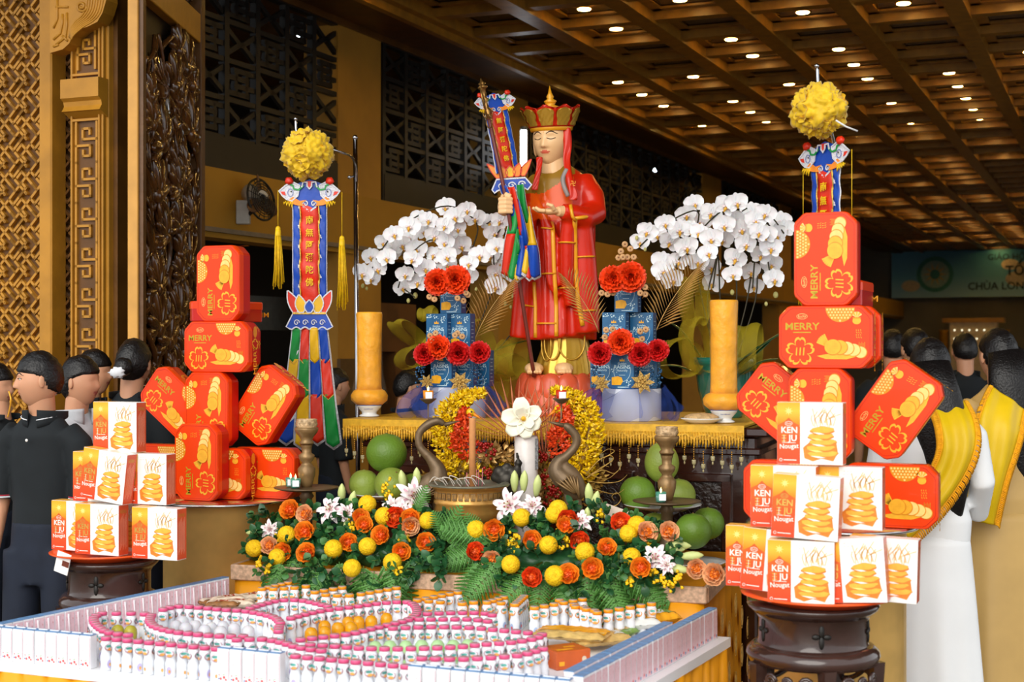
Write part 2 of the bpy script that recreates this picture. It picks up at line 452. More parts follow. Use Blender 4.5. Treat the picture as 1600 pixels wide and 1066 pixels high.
# far wall and right wall
mb = MB(); mb.box(((WL - 3.4 + 6) / 2, WEND + .1, 2.2), (14.8, .2, 4.8), m_far); o = struct(mb, 'wall_back'); o.rotation_euler.z = YAW
mb = MB(); mb.box((LE + .6, (W00 + WEND) / 2 + 4, 2.3), (.2, WEND - W00 - 8, 4.6), m_goldd); o = struct(mb, 'wall_right'); o.rotation_euler.z = YAW
# far banner with the temple's name
l0, Yb = onW(1393, WEND - .3); l1, Y1 = onW(1800, WEND - .3)
z0 = CH + (HOR - 466) / FL * Yb; z1 = CH + (HOR - 394) / FL * Yb; W = l1 - l0
k = thing('name_banner', 'wide teal cloth banner with dark lettering and round emblem on the far wall', 'banner', B(l0, WEND - .3, 0), (0, 0, YAW))
a = MB(); a.box((W / 2, 0, (z0 + z1) / 2), (W, .02, z1 - z0), ramp_mat('sky_print_cloth', [(0, (150, 190, 200)), (.45, (96, 160, 178)), (1, (64, 132, 160))], 'Z', z0, z1))
zc = (z0 + z1) / 2; m_cl = mat('printed_cloud', (200, 180, 150), .8); m_tx = mat('dark_print', (24, 40, 52), .8)
for cx, cz, r in ((1.0, .0, .16), (3.2, -.15, .2), (3.5, .1, .22), (3.0, .22, .14), (4.0, -.2, .25), (.5, -.3, .15)): a.poly(circ(cx, zc + cz, r * 1.6, 20, 0, r), m_cl, None, -.0125)
def lx(px): return onW(px, WEND - .3)[0] - l0
for px, s, tx, py, bo in ((1640, .22, 'GIÁO HỘI PHẬT GIÁO', 406, .012), (1640, .34, 'TỔ ĐÌNH', 427, .02), (1648, .27, 'CHÙA LONG THIỀN', 450, .016)):
    if 'CHÙA' in tx: a.text(tx, s, m_tx, None, -.016, lx(1505) + 1.35, CH + (HOR - py) / FL * Yb, bold=bo)
    elif 'TỔ' in tx: a.text(tx, s, m_tx, None, -.016, lx(1570) + .72, CH + (HOR - py) / FL * Yb, bold=bo)
    else: a.text(tx, s, m_tx, None, -.016, lx(1534) + 1.25, CH + (HOR - py) / FL * Yb, bold=bo)
cx = lx(1461); m_em = mat('printed_emblem_green', (70, 130, 120), .8); m_em2 = mat('printed_emblem_gold', (190, 160, 110), .8)
a.poly(circ(cx, zc, .47, 40), m_em, None, -.014); a.poly(circ(cx, zc, .36, 40), mat('printed_emblem_pale', (140, 170, 160), .8), None, -.015)
for i in range(10):
    A = 2 * PI * i / 10; a.poly([(cx + .12 * math.cos(A - .3), zc + .12 * math.sin(A - .3)), (cx + .32 * math.cos(A), zc + .32 * math.sin(A)), (cx + .12 * math.cos(A + .3), zc + .12 * math.sin(A + .3))], m_em2, None, -.016)
a.poly(circ(cx, zc, .13, 24), m_em, None, -.0165)
a.build('cloth', k)
# glittering altar cabinet far behind the women
l0, Yc = onW(1520, WEND - 1.5)
k = thing('glass_case', 'pale gold glass case with rows of lights on the far wall', 'display case', B(l0 - .9, WEND - 1.2, 0), (0, 0, YAW))
a = MB(); a.box((.9, 0, .95), (1.15, .4, 2.5), mat('self_lit_gold_case', (190, 160, 110), .4, emis=.03)); a.box((.9, -.02, 2.24), (1.5, .5, .12), m_gold); a.build('body', k)  # case body emits faintly itself, its lit look put into the material
for sx in (.16, 1.64): a = MB(); a.lathe([(.11, 0), (.11, 1.95), (.14, 2)], m_gold, 12, T(sx, 0, 0)); a.build('post', k)
a = MB(); a.ell((0, 0, 0), .016, mat('dim_white_bulb', (230, 225, 200), .5, 0, 0, emis=3), None, 8, 5); bb = a.build('light_bulb', k); bb.matrix_local = T(.45, -.23, 1.55)
for r_ in range(3):
    for q in range(6):
        if r_ + q: part(bb, k, T(.45 + q * .18, -.23, 1.55 + r_ * .22))
# ================================================================ carved golden screen, column and open door leaf at the left
WS = 6.14                                             # the plane of the entrance wall
def LS(px): return onW(px, WS)[0]
def LC(px, d=.19): return onW(px, WS - d)[0]
def ZS(px, py): return CH + (HOR - py) / FL * onW(px, WS)[1]
Z1 = 4.55
def fretgrid(mb, x0, x1, z0, z1, m, s=.034, t=.016, dep=.02, y=0):
    """interlocking diagonal key fret: bars on a lattice turned 45 degrees, clipped to the panel"""
    c, q = math.cos(PI / 4), math.sin(PI / 4); cx, cz = x0, z0
    N = int(((x1 - x0) + (z1 - z0)) / s) + 8
    def seg(a, b):
        # clip to the rectangle
        ax, az = cx + (a[0] * c - a[1] * q) * s, cz + (a[0] * q + a[1] * c) * s
        bx, bz = cx + (b[0] * c - b[1] * q) * s, cz + (b[0] * q + b[1] * c) * s
        t0, t1 = 0.0, 1.0; dx, dz = bx - ax, bz - az
        for p_, q_ in ((-dx, ax - x0), (dx, x1 - ax), (-dz, az - z0), (dz, z1 - az)):
            if abs(p_) < 1e-9:
                if q_ < 0: return
            else:
                r_ = q_ / p_
                if p_ < 0: t0 = max(t0, r_)
                else: t1 = min(t1, r_)
        if t0 >= t1: return
        A = (ax + dx * t0, az + dz * t0); Bq = (ax + dx * t1, az + dz * t1); d = math.hypot(Bq[0] - A[0], Bq[1] - A[1])
        mb.box((0, 0, 0), (d + t, dep, t), m, T((A[0] + Bq[0]) / 2, y - dep / 2, (A[1] + Bq[1]) / 2) @ RY(-math.atan2(dz, dx)))
    K = int(N / 10) + 2
    for i in range(-K, K + 1):
        for j in range(-K, K + 1):
            for (ox, oz) in ((0, 0), (5, 5)):
                X, Z = i * 10 + ox, j * 10 + oz
                # sayagata unit: long bars with hooked ends around a cross
                seg((X - 2, Z), (X + 5, Z)); seg((X + 5, Z), (X + 5, Z + 2)); seg((X, Z - 5), (X, Z + 2))
                seg((X, Z - 5), (X + 2, Z - 5)); seg((X - 2, Z), (X - 2, Z - 2)); seg((X, Z + 2), (X - 2, Z + 2))
                seg((X + 2, Z + 2), (X + 2, Z + 2)); seg((X + 2, Z - 2), (X + 2, Z + 0)); seg((X - 2, Z - 2), (X - 5, Z - 2)); seg((X + 2, Z - 2), (X + 7, Z - 2))
                seg((X + 2, Z + 2), (X + 2, Z + 7))
mbp = MB(); x0, x1 = LS(-120), LS(66)
mbp.box(((x0 + x1) / 2, .03, Z1 / 2), (x1 - x0, .04, Z1), m_goldd)
fretgrid(mbp, x0, x1, 0.9, Z1, m_gold, .0205, .0135, .022, 0.01)
o = struct(mbp, 'wall_front'); o.matrix_world = BM @ T(0, WS, 0)
mb = MB(); a, b = LC(60, .11), LC(80, .11); mb.box(((a + b) / 2, -.05, Z1 / 2), (b - a, .12, Z1), m_gold, None, .008)
a, b = LC(78, .05), LC(93, .03); mb.box(((a + b) / 2, .0, Z1 / 2), (b - a, .06, Z1), m_gold, None, .006)
a, b = LC(91, 0), LC(112, 0); mb.box(((a + b) / 2, .04, Z1 / 2), (b - a + .01, .04, Z1), m_dark); fretgrid(mb, a, b, .9, Z1, m_goldd, .0205, .013, .02, .02)
o = struct(mb, 'trim_6'); o.matrix_world = BM @ T(0, WS, 0)
# column with the key-fret ribbon
def keyribbon(mb, x0, x1, z0, z1, m, t, dep, y):
    W = x1 - x0; H = W * 1.55; n = max(1, round((z1 - z0) / H)); H = (z1 - z0) / n
    def st(pts):
        for i in range(len(pts) - 1):
            (ax, az), (bx, bz) = pts[i], pts[i + 1]
            ax, bx = x0 + ax * W, x0 + bx * W; az, bz = zz + az * H, zz + bz * H
            mb.box(((ax + bx) / 2, y - dep / 2, (az + bz) / 2), (abs(bx - ax) + t, dep, abs(bz - az) + t), m)
    for k in range(n):
        zz = z0 + k * H
        st([(0, 0), (0, .42), (.68, .42), (.68, .16), (.34, .16), (.34, .29)]); st([(1, 1), (1, .58), (.32, .58), (.32, .84), (.66, .84), (.66, .71)])
        st([(1, 0), (1, .58)]); st([(0, .42), (0, 1)])
kc = thing('fret_column', 'gold column with raised key fret panels and a smooth moulded capital', 'column', BM @ Vector((LC(135), WS - .14, 0)), (0, 0, YAW))
xa, xb = LC(107) - LC(135), LC(163) - LC(135); zcap0, zcap1 = ZS(133, 186) - .03, ZS(133, 127) - .035
a = MB(); a.box((0, .03, Z1 / 2), (xb - xa, .1, Z1), m_gold, None, .006)
for sx in (xa + .012, xb - .018, xb - .04): a.box((sx, -.03, Z1 / 2), (.012, .03, Z1), m_gold, None, .003)
a.box((xb + .012, .06, Z1 / 2), (.03, .08, Z1), m_goldd)
a.build('shaft', kc)
a = MB(); keyribbon(a, xa + .035, xb - .06, .9, zcap0 - .02, m_gold, .0125, .016, -.02); keyribbon(a, xa + .045, xb - .07, zcap1 + .06, Z1, m_gold, .0125, .016, -.02); a.box(((xa + xb) / 2 - .012, -.021, Z1 / 2), (xb - xa - .085, .004, Z1), m_goldd)
for z in (zcap0 - .008, zcap1 + .03): a.box(((xa + xb) / 2 - .012, -.03, z), (xb - xa - .05, .025, .012), m_gold)
a.build('fret_ribbon', kc)
a = MB(); h = zcap1 - zcap0; pr_ = [(-.02, 0), (-.075, .03 * h / .2), (-.088, h * .16), (-.07, h * .3), (-.075, h * .42), (-.098, h * .5), (-.098, h), (-.02, h)]
for sx in (0,):
    vs = [(xx, y, zcap0 + z) for xx in (xa - .012, xb + .0) for y, z in pr_]; n_ = len(pr_)
    a.add(vs, [tuple(range(n_)), tuple(reversed(range(n_, 2 * n_)))] + [(i, i + n_, (i + 1) % n_ + n_, (i + 1) % n_) for i in range(n_)], m_gold, None, False)
a.build('capital', kc)
# dark fret strip between the column and the door
mb = MB(); a_, b_ = LC(164, .02), LC(201, .02)
mb.box(((a_ + b_) / 2, .06, Z1 / 2), (b_ - a_ + .03, .04, Z1), m_dark); keyribbon(mb, a_ + .03, b_ - .01, .9, Z1, m_goldd, .014, .03, .04)
for xx in (a_ + .012, b_ + .0): mb.box((xx, .02, Z1 / 2), (.014, .06, Z1), m_goldd)
o = struct(mb, 'trim_7'); o.matrix_world = BM @ T(0, WS, 0)
# scrolled corbel on the stile
kq = thing('carved_corbel', 'gold scroll-carved bracket at the top left corner of the screen', 'bracket', BM @ Vector((LC(79, .25), WS - .22, 0)), (0, 0, YAW))
def cp(pts): return [(LC(x, .25) - LC(79, .25), CH + (HOR - y) / FL * onW(x, WS - .25)[1]) for x, y in pts]
a = MB(); a.poly(cp([(78, -60), (162, -60), (166, 0), (160, 20), (152, 34), (138, 41), (124, 46), (113, 56), (108, 68), (98, 77), (78, 83)]), m_gold, None, -.03, .09)
a.build('bracket_board', kq)
a = MB()
for k in range(7):
    f = k / 7.0
    pts = [(162 - 30 * f, -8 - 4 * f), (157 - 26 * f, 18 - 8 * f), (146 - 22 * f, 32 - 8 * f), (130 - 14 * f, 42 - 10 * f), (116 - 7 * f, 54 - 9 * f), (111 - 3 * f, 62 - 4 * f)]
    p3 = [(x, -.03, z) for x, z in [(v[0], v[1]) for v in cp(pts)]]
    a.tube(spline(p3, 4), .0055, m_gold, 6)
sp = [(128 + (9 - i * .33) * math.cos(i * .42), 10 + (9 - i * .33) * math.sin(i * .42)) for i in range(24)]
a.tube([(x, -.032, z) for x, z in cp(sp)], .007, m_gold, 6)
for pts in ([(84, 62), (95, 52), (98, 36), (98, 22)], [(88, 70), (103, 58), (105, 40), (105, 20)], [(98, 56), (106, 64)], [(84, 73), (92, 70)], [(90, -10), (90, 30), (84, 44)], [(88, 11), (107, 11)]):
    a.tube([(x, -.032, z) for x, z in cp(pts)], .006, m_gold, 6)
a.build('scroll_relief', kq)
# door leaf, swung inwards along the view: stile at x 195-215, carved panel, far stile at 305-320
Ya, Yb2 = 6.95, 8.1
pa, pb = P(214, 540, Ya), P(306, 540, Yb2); dv = (pb - pa); dv.z = 0; Ld = dv.length; ang = math.atan2(dv.y, dv.x)
DM = T(pa.x, pa.y, 0) @ RZ(ang)                         # local x runs along the leaf, -y faces the camera side (right)
kd = thing('carved_door_leaf', 'tall open door leaf with gold frame and dark pierced lotus carving', 'door', (pa.x, pa.y, 0), (0, 0, ang))
def zt(py, s): y = Ya + (Yb2 - Ya) * s; return CH + (HOR - py) / FL * y
m_st = mat('pale_gold_edge', (206, 150, 66), .5, 0, .1, 8, .1, 20)
a = MB(); a.box((.004, .015, 2.05), (.045, .05, 4.3), m_st, None, .004); a.box((.025, .0, 2.05), (.05, .06, 4.3), m_goldd); a.box((Ld + .03, .0, 2.05), (.09, .07, 4.3), m_goldd, None, .005)
zr = zt(-30, 0)
a.box((Ld / 2, 0, zr + .02), (Ld, .06, .16), m_gold, None, .004); a.box((Ld / 2, 0, .12), (Ld, .06, .24), m_gold); a.box((Ld / 2, 0, .9), (Ld, .06, .12), m_gold); a.box((Ld / 2, 0, 4.15), (Ld, .06, .12), m_gold)
a.build('door_frame', kd)
m_cv = mat('dark_varnished_carving', (84, 50, 20), .16, 0, .35, 12, .25, 30, coat=.8)
a = MB(); a.box((Ld / 2, .035, 2.05), (Ld, .012, 4.2), mat('carving_ground', (24, 16, 9), .4, 0, .3, 8))
rg = random.Random(11)
def lotus(cx, cz, r, tilt):
    for q in range(9):
        A = tilt + (q - 4) * .42; L = r * (1 - .04 * abs(q - 4))
        c_ = (cx + math.sin(A) * L * .55, -.012 - .01 * (q % 2), cz + math.cos(A) * L * .55)
        a.ell((0, 0, 0), (r * .17, .026, L * .55), m_cv, T(c_) @ RY(A), 10, 8)
    a.ell((cx, -.02, cz), (r * .28, .03, r * .22), m_cv)
def leafp(cx, cz, r, tilt):
    a.ell((0, 0, 0), (r * .45, .018, r), m_cv, T((cx, -.005, cz)) @ RY(tilt), 12, 8, fn=lambda x, y, z: 1 + .12 * math.sin(9 * math.atan2(z, x)))
    for q in (-.5, -.2, .1, .4): a.tube([(cx, -.022, cz), (cx + math.sin(tilt + q) * r * .7, -.025, cz + math.cos(tilt + q) * r * .7)], .006, m_cv, 5)
for (zb0, zb1, nn) in ((1.0, zr - .08, 62), (zr + .12, 4.1, 14)):
    for q in range(nn):
        cx, cz = rg.uniform(.12, Ld - .1), lerp(zb0 + .1, zb1 - .1, (q + .5) / nn)
        if q % 2: lotus(cx, cz, rg.uniform(.13, .22), rg.uniform(-.9, .9))
        else: leafp(cx, cz, rg.uniform(.12, .22), rg.uniform(-1.2, 1.2))
    for q in range(nn):
        x = rg.uniform(.08, Ld - .08); z = rg.uniform(zb0, zb1 - .4); pts = [(x, .0, z)]
        for s_ in range(5): x = min(Ld - .05, max(.06, x + rg.uniform(-.16, .16))); z += rg.uniform(.05, .13); pts.append((x, rg.uniform(-.03, .01), min(z, zb1)))
        a.tube(spline(pts, 4), rg.uniform(.008, .016), m_cv, 6)
a.build('carved_panel', kd)
# ================================================================ offering tables
m_ycl = mat('marigold_yellow_satin', (240, 160, 14), .42, 0, .06, 4, .1, 12)
m_ydk = mat('amber_altar_brocade', (206, 132, 16), .6, 0, .1, 4, spec=.2)
m_wht = mat('white_table_cover', (240, 240, 242), .5, 0, .02, 4)
m_motif = mat('woven_gold_motif', (226, 176, 88), .5, 0, .3, 60)
m_pink = mat('pinkish_gold_trim', (206, 170, 140), .45, .2, .25, 60)
m_mahog = mat('dark_mahogany', (52, 24, 16), .2, 0, .3, 6, .1, 20, coat=.6)
m_fringe = mat('gold_fringe_thread', (212, 160, 40), .5, .15, .3, 90)
def skirt(mb, a, b, z0, z1, m, n_, amp, out):
    """pleated cloth hanging between two ground points; out = outward unit normal"""
    a, b = Vector(a), Vector(b)
    def f(u, v):
        p = a.lerp(b, u); k = abs(((u * n_) % 1) - .5) * 2
        d = amp * (1 - k ** 3) * (1 - .6 * v) + .004 * math.sin(u * 37 + v * 4)
        return (p.x + out[0] * d, p.y + out[1] * d, lerp(z0, z1, v))
    mb.sheet(f, n_ * 6, 5, m, th=.003)
# --- milk table: four corners found where the photo shows them
KK = .896; CRH0 = .11; TZ = 1.6 - .96 * KK - CRH0 * KK; CRH = .11
tFL, tBL, tBR, tFR = [Vector((q.x, q.y, 0)) for q in (PZ(-14, 978, 1.6 - .96 * KK), PZ(363, 900, 1.6 - .96 * KK), PZ(1114, 950, 1.6 - .96 * KK), PZ(893, 1063, 1.6 - .96 * KK))]
cen = (tFL + tBL + tBR + tFR) / 4
def exp_(p, d): v = (p - cen).normalized(); return p + v * d
corners = [exp_(q, .06) for q in (tFL, tFR, tBR, tBL)]
kt = thing('offering_table', 'low table with white top and pleated yellow skirt holding milk cartons and bottles', 'table', (cen.x, cen.y, 0))
a = MB(); loc = [q - cen for q in corners]
a.add([(q.x, q.y, TZ) for q in loc] + [(q.x, q.y, TZ - .03) for q in loc], [(0, 1, 2, 3), (7, 6, 5, 4)] + [(i, i + 4, (i + 1) % 4 + 4, (i + 1) % 4) for i in range(4)], m_wht, None, False)
a.build('tabletop', kt)
a = MB()
for i in range(4):
    p, q = loc[i] * .985, loc[(i + 1) % 4] * .985; d = (q - p).normalized(); out = (d.y, -d.x)
    skirt(a, p, q, .02, TZ - .03, m_ycl, 22 if i % 2 == 0 else 14, .03, out)
a.build('pleated_skirt', kt)
a = MB()
for q in loc: a.box((q.x * .93, q.y * .93, TZ / 2 - .02), (.05, .05, TZ - .04), m_mahog)
a.build('leg_frame', kt)
# --- lower altar
LZ = 1.6 - .925 * KK
aL, aR = P(367, 540, 6.2 * KK), P(1100, 540, 5.62 * KK)
for q in (aL, aR): q.z = 0
ad = (aR - aL).normalized(); an = Vector((-ad.y, ad.x, 0))             # an points away from the camera
AANG = math.atan2(ad.y, ad.x); AW = (aR - aL).length; AD = .88
kl = thing('lower_altar', 'lower altar table wrapped in marigold yellow cloth with pinkish gold edging', 'altar table', (aL.x, aL.y, 0), (0, 0, AANG))
a = MB(); a.box((AW / 2, AD / 2, LZ - .025), (AW, AD, .04), m_ydk, None, .006); a.build('tabletop', kl)
a = MB(); a.box((AW / 2, -.006, LZ - .033), (AW + .024, .02, .058), m_pink, None, .004); a.box((AW + .006, AD / 2, LZ - .033), (.02, AD, .058), m_pink, None, .004); a.box((-.006, AD / 2, LZ - .033), (.02, AD, .058), m_pink, None, .004)
a.build('edge_trim', kl)
a = MB(); skirt(a, (0, 0, 0), (AW, 0, 0), .02, LZ - .06, m_ycl, 11, .022, (0, -1)); a.build('front_cloth', kl)
a = MB(); skirt(a, (AW, 0, 0), (AW, AD, 0), .02, LZ - .06, m_ydk, 5, .02, (1, 0)); b_ = MB(); skirt(b_, (0, AD, 0), (0, 0, 0), .02, LZ - .06, m_ydk, 5, .02, (-1, 0)); b_.build('side_cloth', kl)
rg = random.Random(5)
for u in range(6):
    for v in range(4):
        y = .08 + u * .17; z = .08 + v * .15 + (u % 2) * .075
        M_ = T(AW + .026, y, z) @ RZ(PI / 2)
        a.poly(circ(0, 0, .024, 16, 0, .034), m_motif, M_, 0, .001); a.line(circ(0, 0, .033, 16, 0, .044), .004, m_motif, M_, 0, .001, closed=True)
a.poly(circ(.0, 0, .05, 18), m_motif, T(AW - .17, -.026, LZ - .16), 0, .001)
a.build('side_cloth', kl)
# --- upper altar: mahogany cabinet
UZ = 1.6 - .37 * KK
uR = P(1192, 540, 6.56 * KK); uR.z = 0; uL = P(541, 540, 7.21 * KK); uL.z = 0
ud = (uR - uL).normalized(); UANG = math.atan2(ud.y, ud.x); UW = (uR - uL).length; UD = 1.15
ku = thing('upper_altar', 'dark mahogany altar cabinet with carved panels behind the incense burner', 'altar cabinet', (uL.x, uL.y, 0), (0, 0, UANG))
a = MB(); a.box((UW / 2 + .03, UD / 2, UZ / 2 - .01), (UW - .12, UD - .06, UZ - .06), m_mahog, None, .008)
a.box((UW / 2 + .03, UD / 2, UZ - .02), (UW - .02, UD, .035), m_mahog, None, .006); a.box((UW / 2 + .03, UD / 2, UZ - .1), (UW - .08, UD - .02, .03), m_mahog, None, .006)
a.build('carcass', ku)
m_cvp = mat('black_carved_panel', (34, 20, 16), .3, 0, .3, 30, .8, 45, coat=.3)
for i in range(4):
    x0 = .13 + i * (UW - .2) / 4; w_ = (UW - .2) / 4 - .06
    a = MB()
    for (cx, cz, sx, sz) in ((x0 + w_ / 2, 1.06, w_, .035), (x0 + w_ / 2, .70, w_, .04), (x0 + .02, .88, .04, .38), (x0 + w_ - .02, .88, .04, .38)): a.box((cx, .02, cz), (sx, .035, sz), m_mahog, None, .004)
    a.box((x0 + w_ / 2, .026, .88), (w_ - .06, .012, .32), m_cvp)
    r2 = random.Random(i)
    for q in range(10):
        cx, cz = x0 + r2.uniform(.09, w_ - .09), r2.uniform(.78, .99)
        a.tube(spline([(cx + .03 * math.cos(t_ * 1.2) * (1 - t_ / 8), .018, cz + .03 * math.sin(t_ * 1.2) * (1 - t_ / 8)) for t_ in range(7)], 3), .004, m_cvp, 5)
    a.build('door_panel', ku)
# runner cloth with fringe and beads
kf = thing('altar_cloth', 'gold altar cloth with bead fringe draped on the mahogany cabinet', 'altar cloth', (uL.x, uL.y, UZ), (0, 0, UANG))
m_run = mat('gold_yellow_runner', (216, 166, 40), .45, .1, .12, 40, .1, 100)
CW_ = UW - .07
a = MB(); a.box((CW_ / 2, UD / 2 - .03, .004), (CW_, UD, .008), m_run); a.box((CW_ / 2, -.034, -.022), (CW_, .004, .06), m_run)
a.build('cloth', kf)
a = MB(); n_ = int(CW_ / .012)
for i in range(n_):
    x = i * .012 + .006; L_ = .026 + .008 * math.sin(i * 1.7)
    a.tube([(x, -.038, -.02), (x + .002, -.041, -.05 - L_ * .5), (x, -.038, -.055 - L_)], [.004, .005, .002], m_fringe, 5)
a.line([(i * CW_ / 60, -.036 + .01 * math.sin(i * 2.1)) for i in range(61)], .007, m_fringe, None, -.042, .003)
a.build('fringe', kf)
bd = None; m_bead = mat('clear_glass_bead', (214, 200, 150), .08, 0, .1, 40, trans=.4)
m_beadg = mat('gold_bead', (200, 150, 60), .25, .8)
for i in range(46):
    x = .02 + i * (CW_ - .03) / 45
    if bd is None:
        a = MB()
        for q in range(6): a.ell((0, 0, -.012 - q * .009), (.003, .003, .004), m_beadg, None, 7, 5)
        a.ell((0, 0, -.072), (.009, .004, .011), m_bead, None, 10, 6); a.ell((-.0045, 0, -.066), (.005, .004, .005), m_bead, None, 8, 5); a.ell((.0045, 0, -.066), (.005, .004, .005), m_bead, None, 8, 5)
        a.ell((0, 0, -.09), (.004, .004, .007), m_bead, None, 8, 5)
        bd = a.build('bead_drop', kf, loc=(x, -.041, -.06))
    else:
        c = part(bd, kf, T(x, -.041, -.055 - .016 * ((i * 7) % 3)))
# ================================================================ milk cartons
m_ctw = mat('carton_white_print', (242, 242, 246), .35, 0, .02, 20)
m_ctp = mat('carton_pink_print', (232, 196, 205), .35, 0, .06, 60)
m_ctb = mat('carton_blue_edge', (96, 140, 186), .4, 0, .1, 60)
m_red = mat('strawberry_red_print', (214, 96, 96), .4, 0, .2, 80)
m_straw = mat('clear_straw_sleeve', (236, 228, 232), .3, 0, .03, 30)
m_grn = mat('leaf_green_print', (150, 190, 140), .5, 0, .2, 40)
CWd, CDp = .046, .034
def carton(front_only=False):
    k = thing('milk_carton', 'x', 'milk carton')
    a = MB(); a.box((0, 0, CRH / 2), (CWd - .0015, CDp - .001, CRH), m_ctw, None, .0015)
    y = -CDp / 2 - .0004
    for sgn in (1, -1):
        M_ = ID4 if sgn == 1 else RZ(PI)
        a.poly([(-.0215, .002), (.0215, .002), (.0215, .105), (-.0215, .105)], m_ctp if False else m_ctw, M_, y)
        a.line([(.0195, .004), (.0195, .103)], .0034, m_ctp, M_, y - .0002)
        for (cx, cz, r) in ((-.008, .014, .0045), (.004, .019, .005), (.011, .012, .004), (-.014, .026, .0025)): a.poly(circ(cx, cz, r, 8), m_red, M_, y - .0003)
        a.poly(circ(-.015, .014, .003, 8), m_ctb, M_, y - .0004); a.line([(-.002, .026), (.008, .03)], .002, m_grn, M_, y - .0004)
        a.poly(circ(-.008, .062, .0012, 6), m_red, M_, y - .0004); a.poly(circ(.006, .075, .0012, 6), m_red, M_, y - .0004); a.poly(circ(.0, .047, .001, 6), m_ctb, M_, y - .0004)
    a.build('carton_body', k)
    a = MB(); a.box((0, 0, CRH + .001), (CWd - .001, CDp, .003), m_ctb, None, .001); a.box((0, 0, CRH + .0035), (CWd * .8, .005, .003), m_ctw)
    a.build('top_seam', k)
    return k
ctn = carton()
ctn2 = thing('milk_carton', 'x', 'milk carton')         # turned cartons: pink back with the straw
a = MB(); a.box((0, 0, CRH / 2), (CWd - .0015, CDp - .001, CRH), m_ctw, None, .0015)
for sgn in (0, 1):
    M_ = RZ(PI * sgn); y = -CDp / 2 - .0004
    a.poly([(-.0215, .004), (.0215, .004), (.0215, .104), (-.0215, .104)], m_ctp, M_, y)
    r2 = random.Random(2)
    for q in range(16): a.poly(circ(r2.uniform(-.018, .018), r2.uniform(.01, .1), r2.uniform(.0008, .0016), 6), m_red, M_, y - .0003)
    a.poly(circ(.012, .012, .005, 10), m_ctb, M_, y - .0004); a.poly(circ(-.006, .016, .005, 10), m_red, M_, y - .0004)
a.build('carton_body', ctn2)
a = MB(); a.box((0, 0, CRH + .001), (CWd - .001, CDp, .003), m_ctb, None, .001); a.build('top_seam', ctn2)
a = MB(); a.tube([(-.010, -.0205, .1), (-.004, -.0205, .012)], .0032, m_straw, 8); a.tube([(-.0055, -.0205, .1), (-.009, -.0205, .075)], .0022, m_straw, 6); a.build('straw', ctn2)
class Once:
    def __init__(s, o, sc=1): s.o = o; s.n = 0; o.scale = (sc,) * 3
    def __call__(s, loc, rz, label, group, cat=None):
        if s.n == 0: s.n = 1; r = s.o; r.location = loc; r.rotation_euler = (0, 0, rz) if not hasattr(rz, '__len__') else rz; r['label'] = label; r['group'] = group
        else: r = dup(s.o, loc, (0, 0, rz) if not hasattr(rz, '__len__') else rz, label, group)
        return r
cA, cB = Once(ctn, KK), Once(ctn2, KK)
def row(p, q, step, once, label, group, rz=None, i0=0, i1=None, jit=.001):
    step *= KK
    d = (q - p); n_ = int(d.length / step); d = d.normalized(); ang = math.atan2(d.y, d.x) if rz is None else rz
    for i in range(i0, n_ if i1 is None else i1):
        c = p + d * step * (i + .5); once((c.x + rnd(-jit, jit), c.y + rnd(-jit, jit), TZ + .0005), ang + rnd(-.02, .02), label, group)
fd = (tFR - tFL).normalized(); fn_ = Vector((fd.y, -fd.x, 0))
# left edge and right edge stand on the table rim
ld = (tBL - tFL).normalized()
row(tFL + ld * .03 , tBL, .047, cB, 'small pink carton with straw in the left edge row of the milk table', 'cartons along the left edge', math.atan2(ld.y, ld.x))
rdv = (tBR - tFR).normalized()
row(tFR + rdv * .04, tBR, .0475, cB, 'small pink carton in the slanting right edge row of the milk table', 'cartons along the right edge', math.atan2(rdv.y, rdv.x) + PI)
inn = Vector((-rdv.y, rdv.x, 0))
row(tFR + rdv * .08 + inn * .045, tBR + inn * .045 - rdv * .3, .0475, cB, 'small pink carton in the second row inside the right edge of the milk table', 'cartons in the inner right row', math.atan2(rdv.y, rdv.x) + PI)
def front_px(px): # point on the front line seen at px
    t = (px - PCX) / FL; # tFL + fd*s -> X = t Y
    s_ = (t * tFL.y - tFL.x) / (fd.x - t * fd.y); return tFL + fd * s_
for a0, a1, lb, g in ((-60, 156, 'white carton in the group at the far left of the front row', 'front cartons at the left corner'), (343, 451, 'white carton in the middle group of the front row', 'front cartons in the middle'), (641, 896, 'white carton in the right group of the front row', 'front cartons at the right corner')):
    p, q = front_px(a0), front_px(a1)
    row(p, q, .047, cA, lb, g)
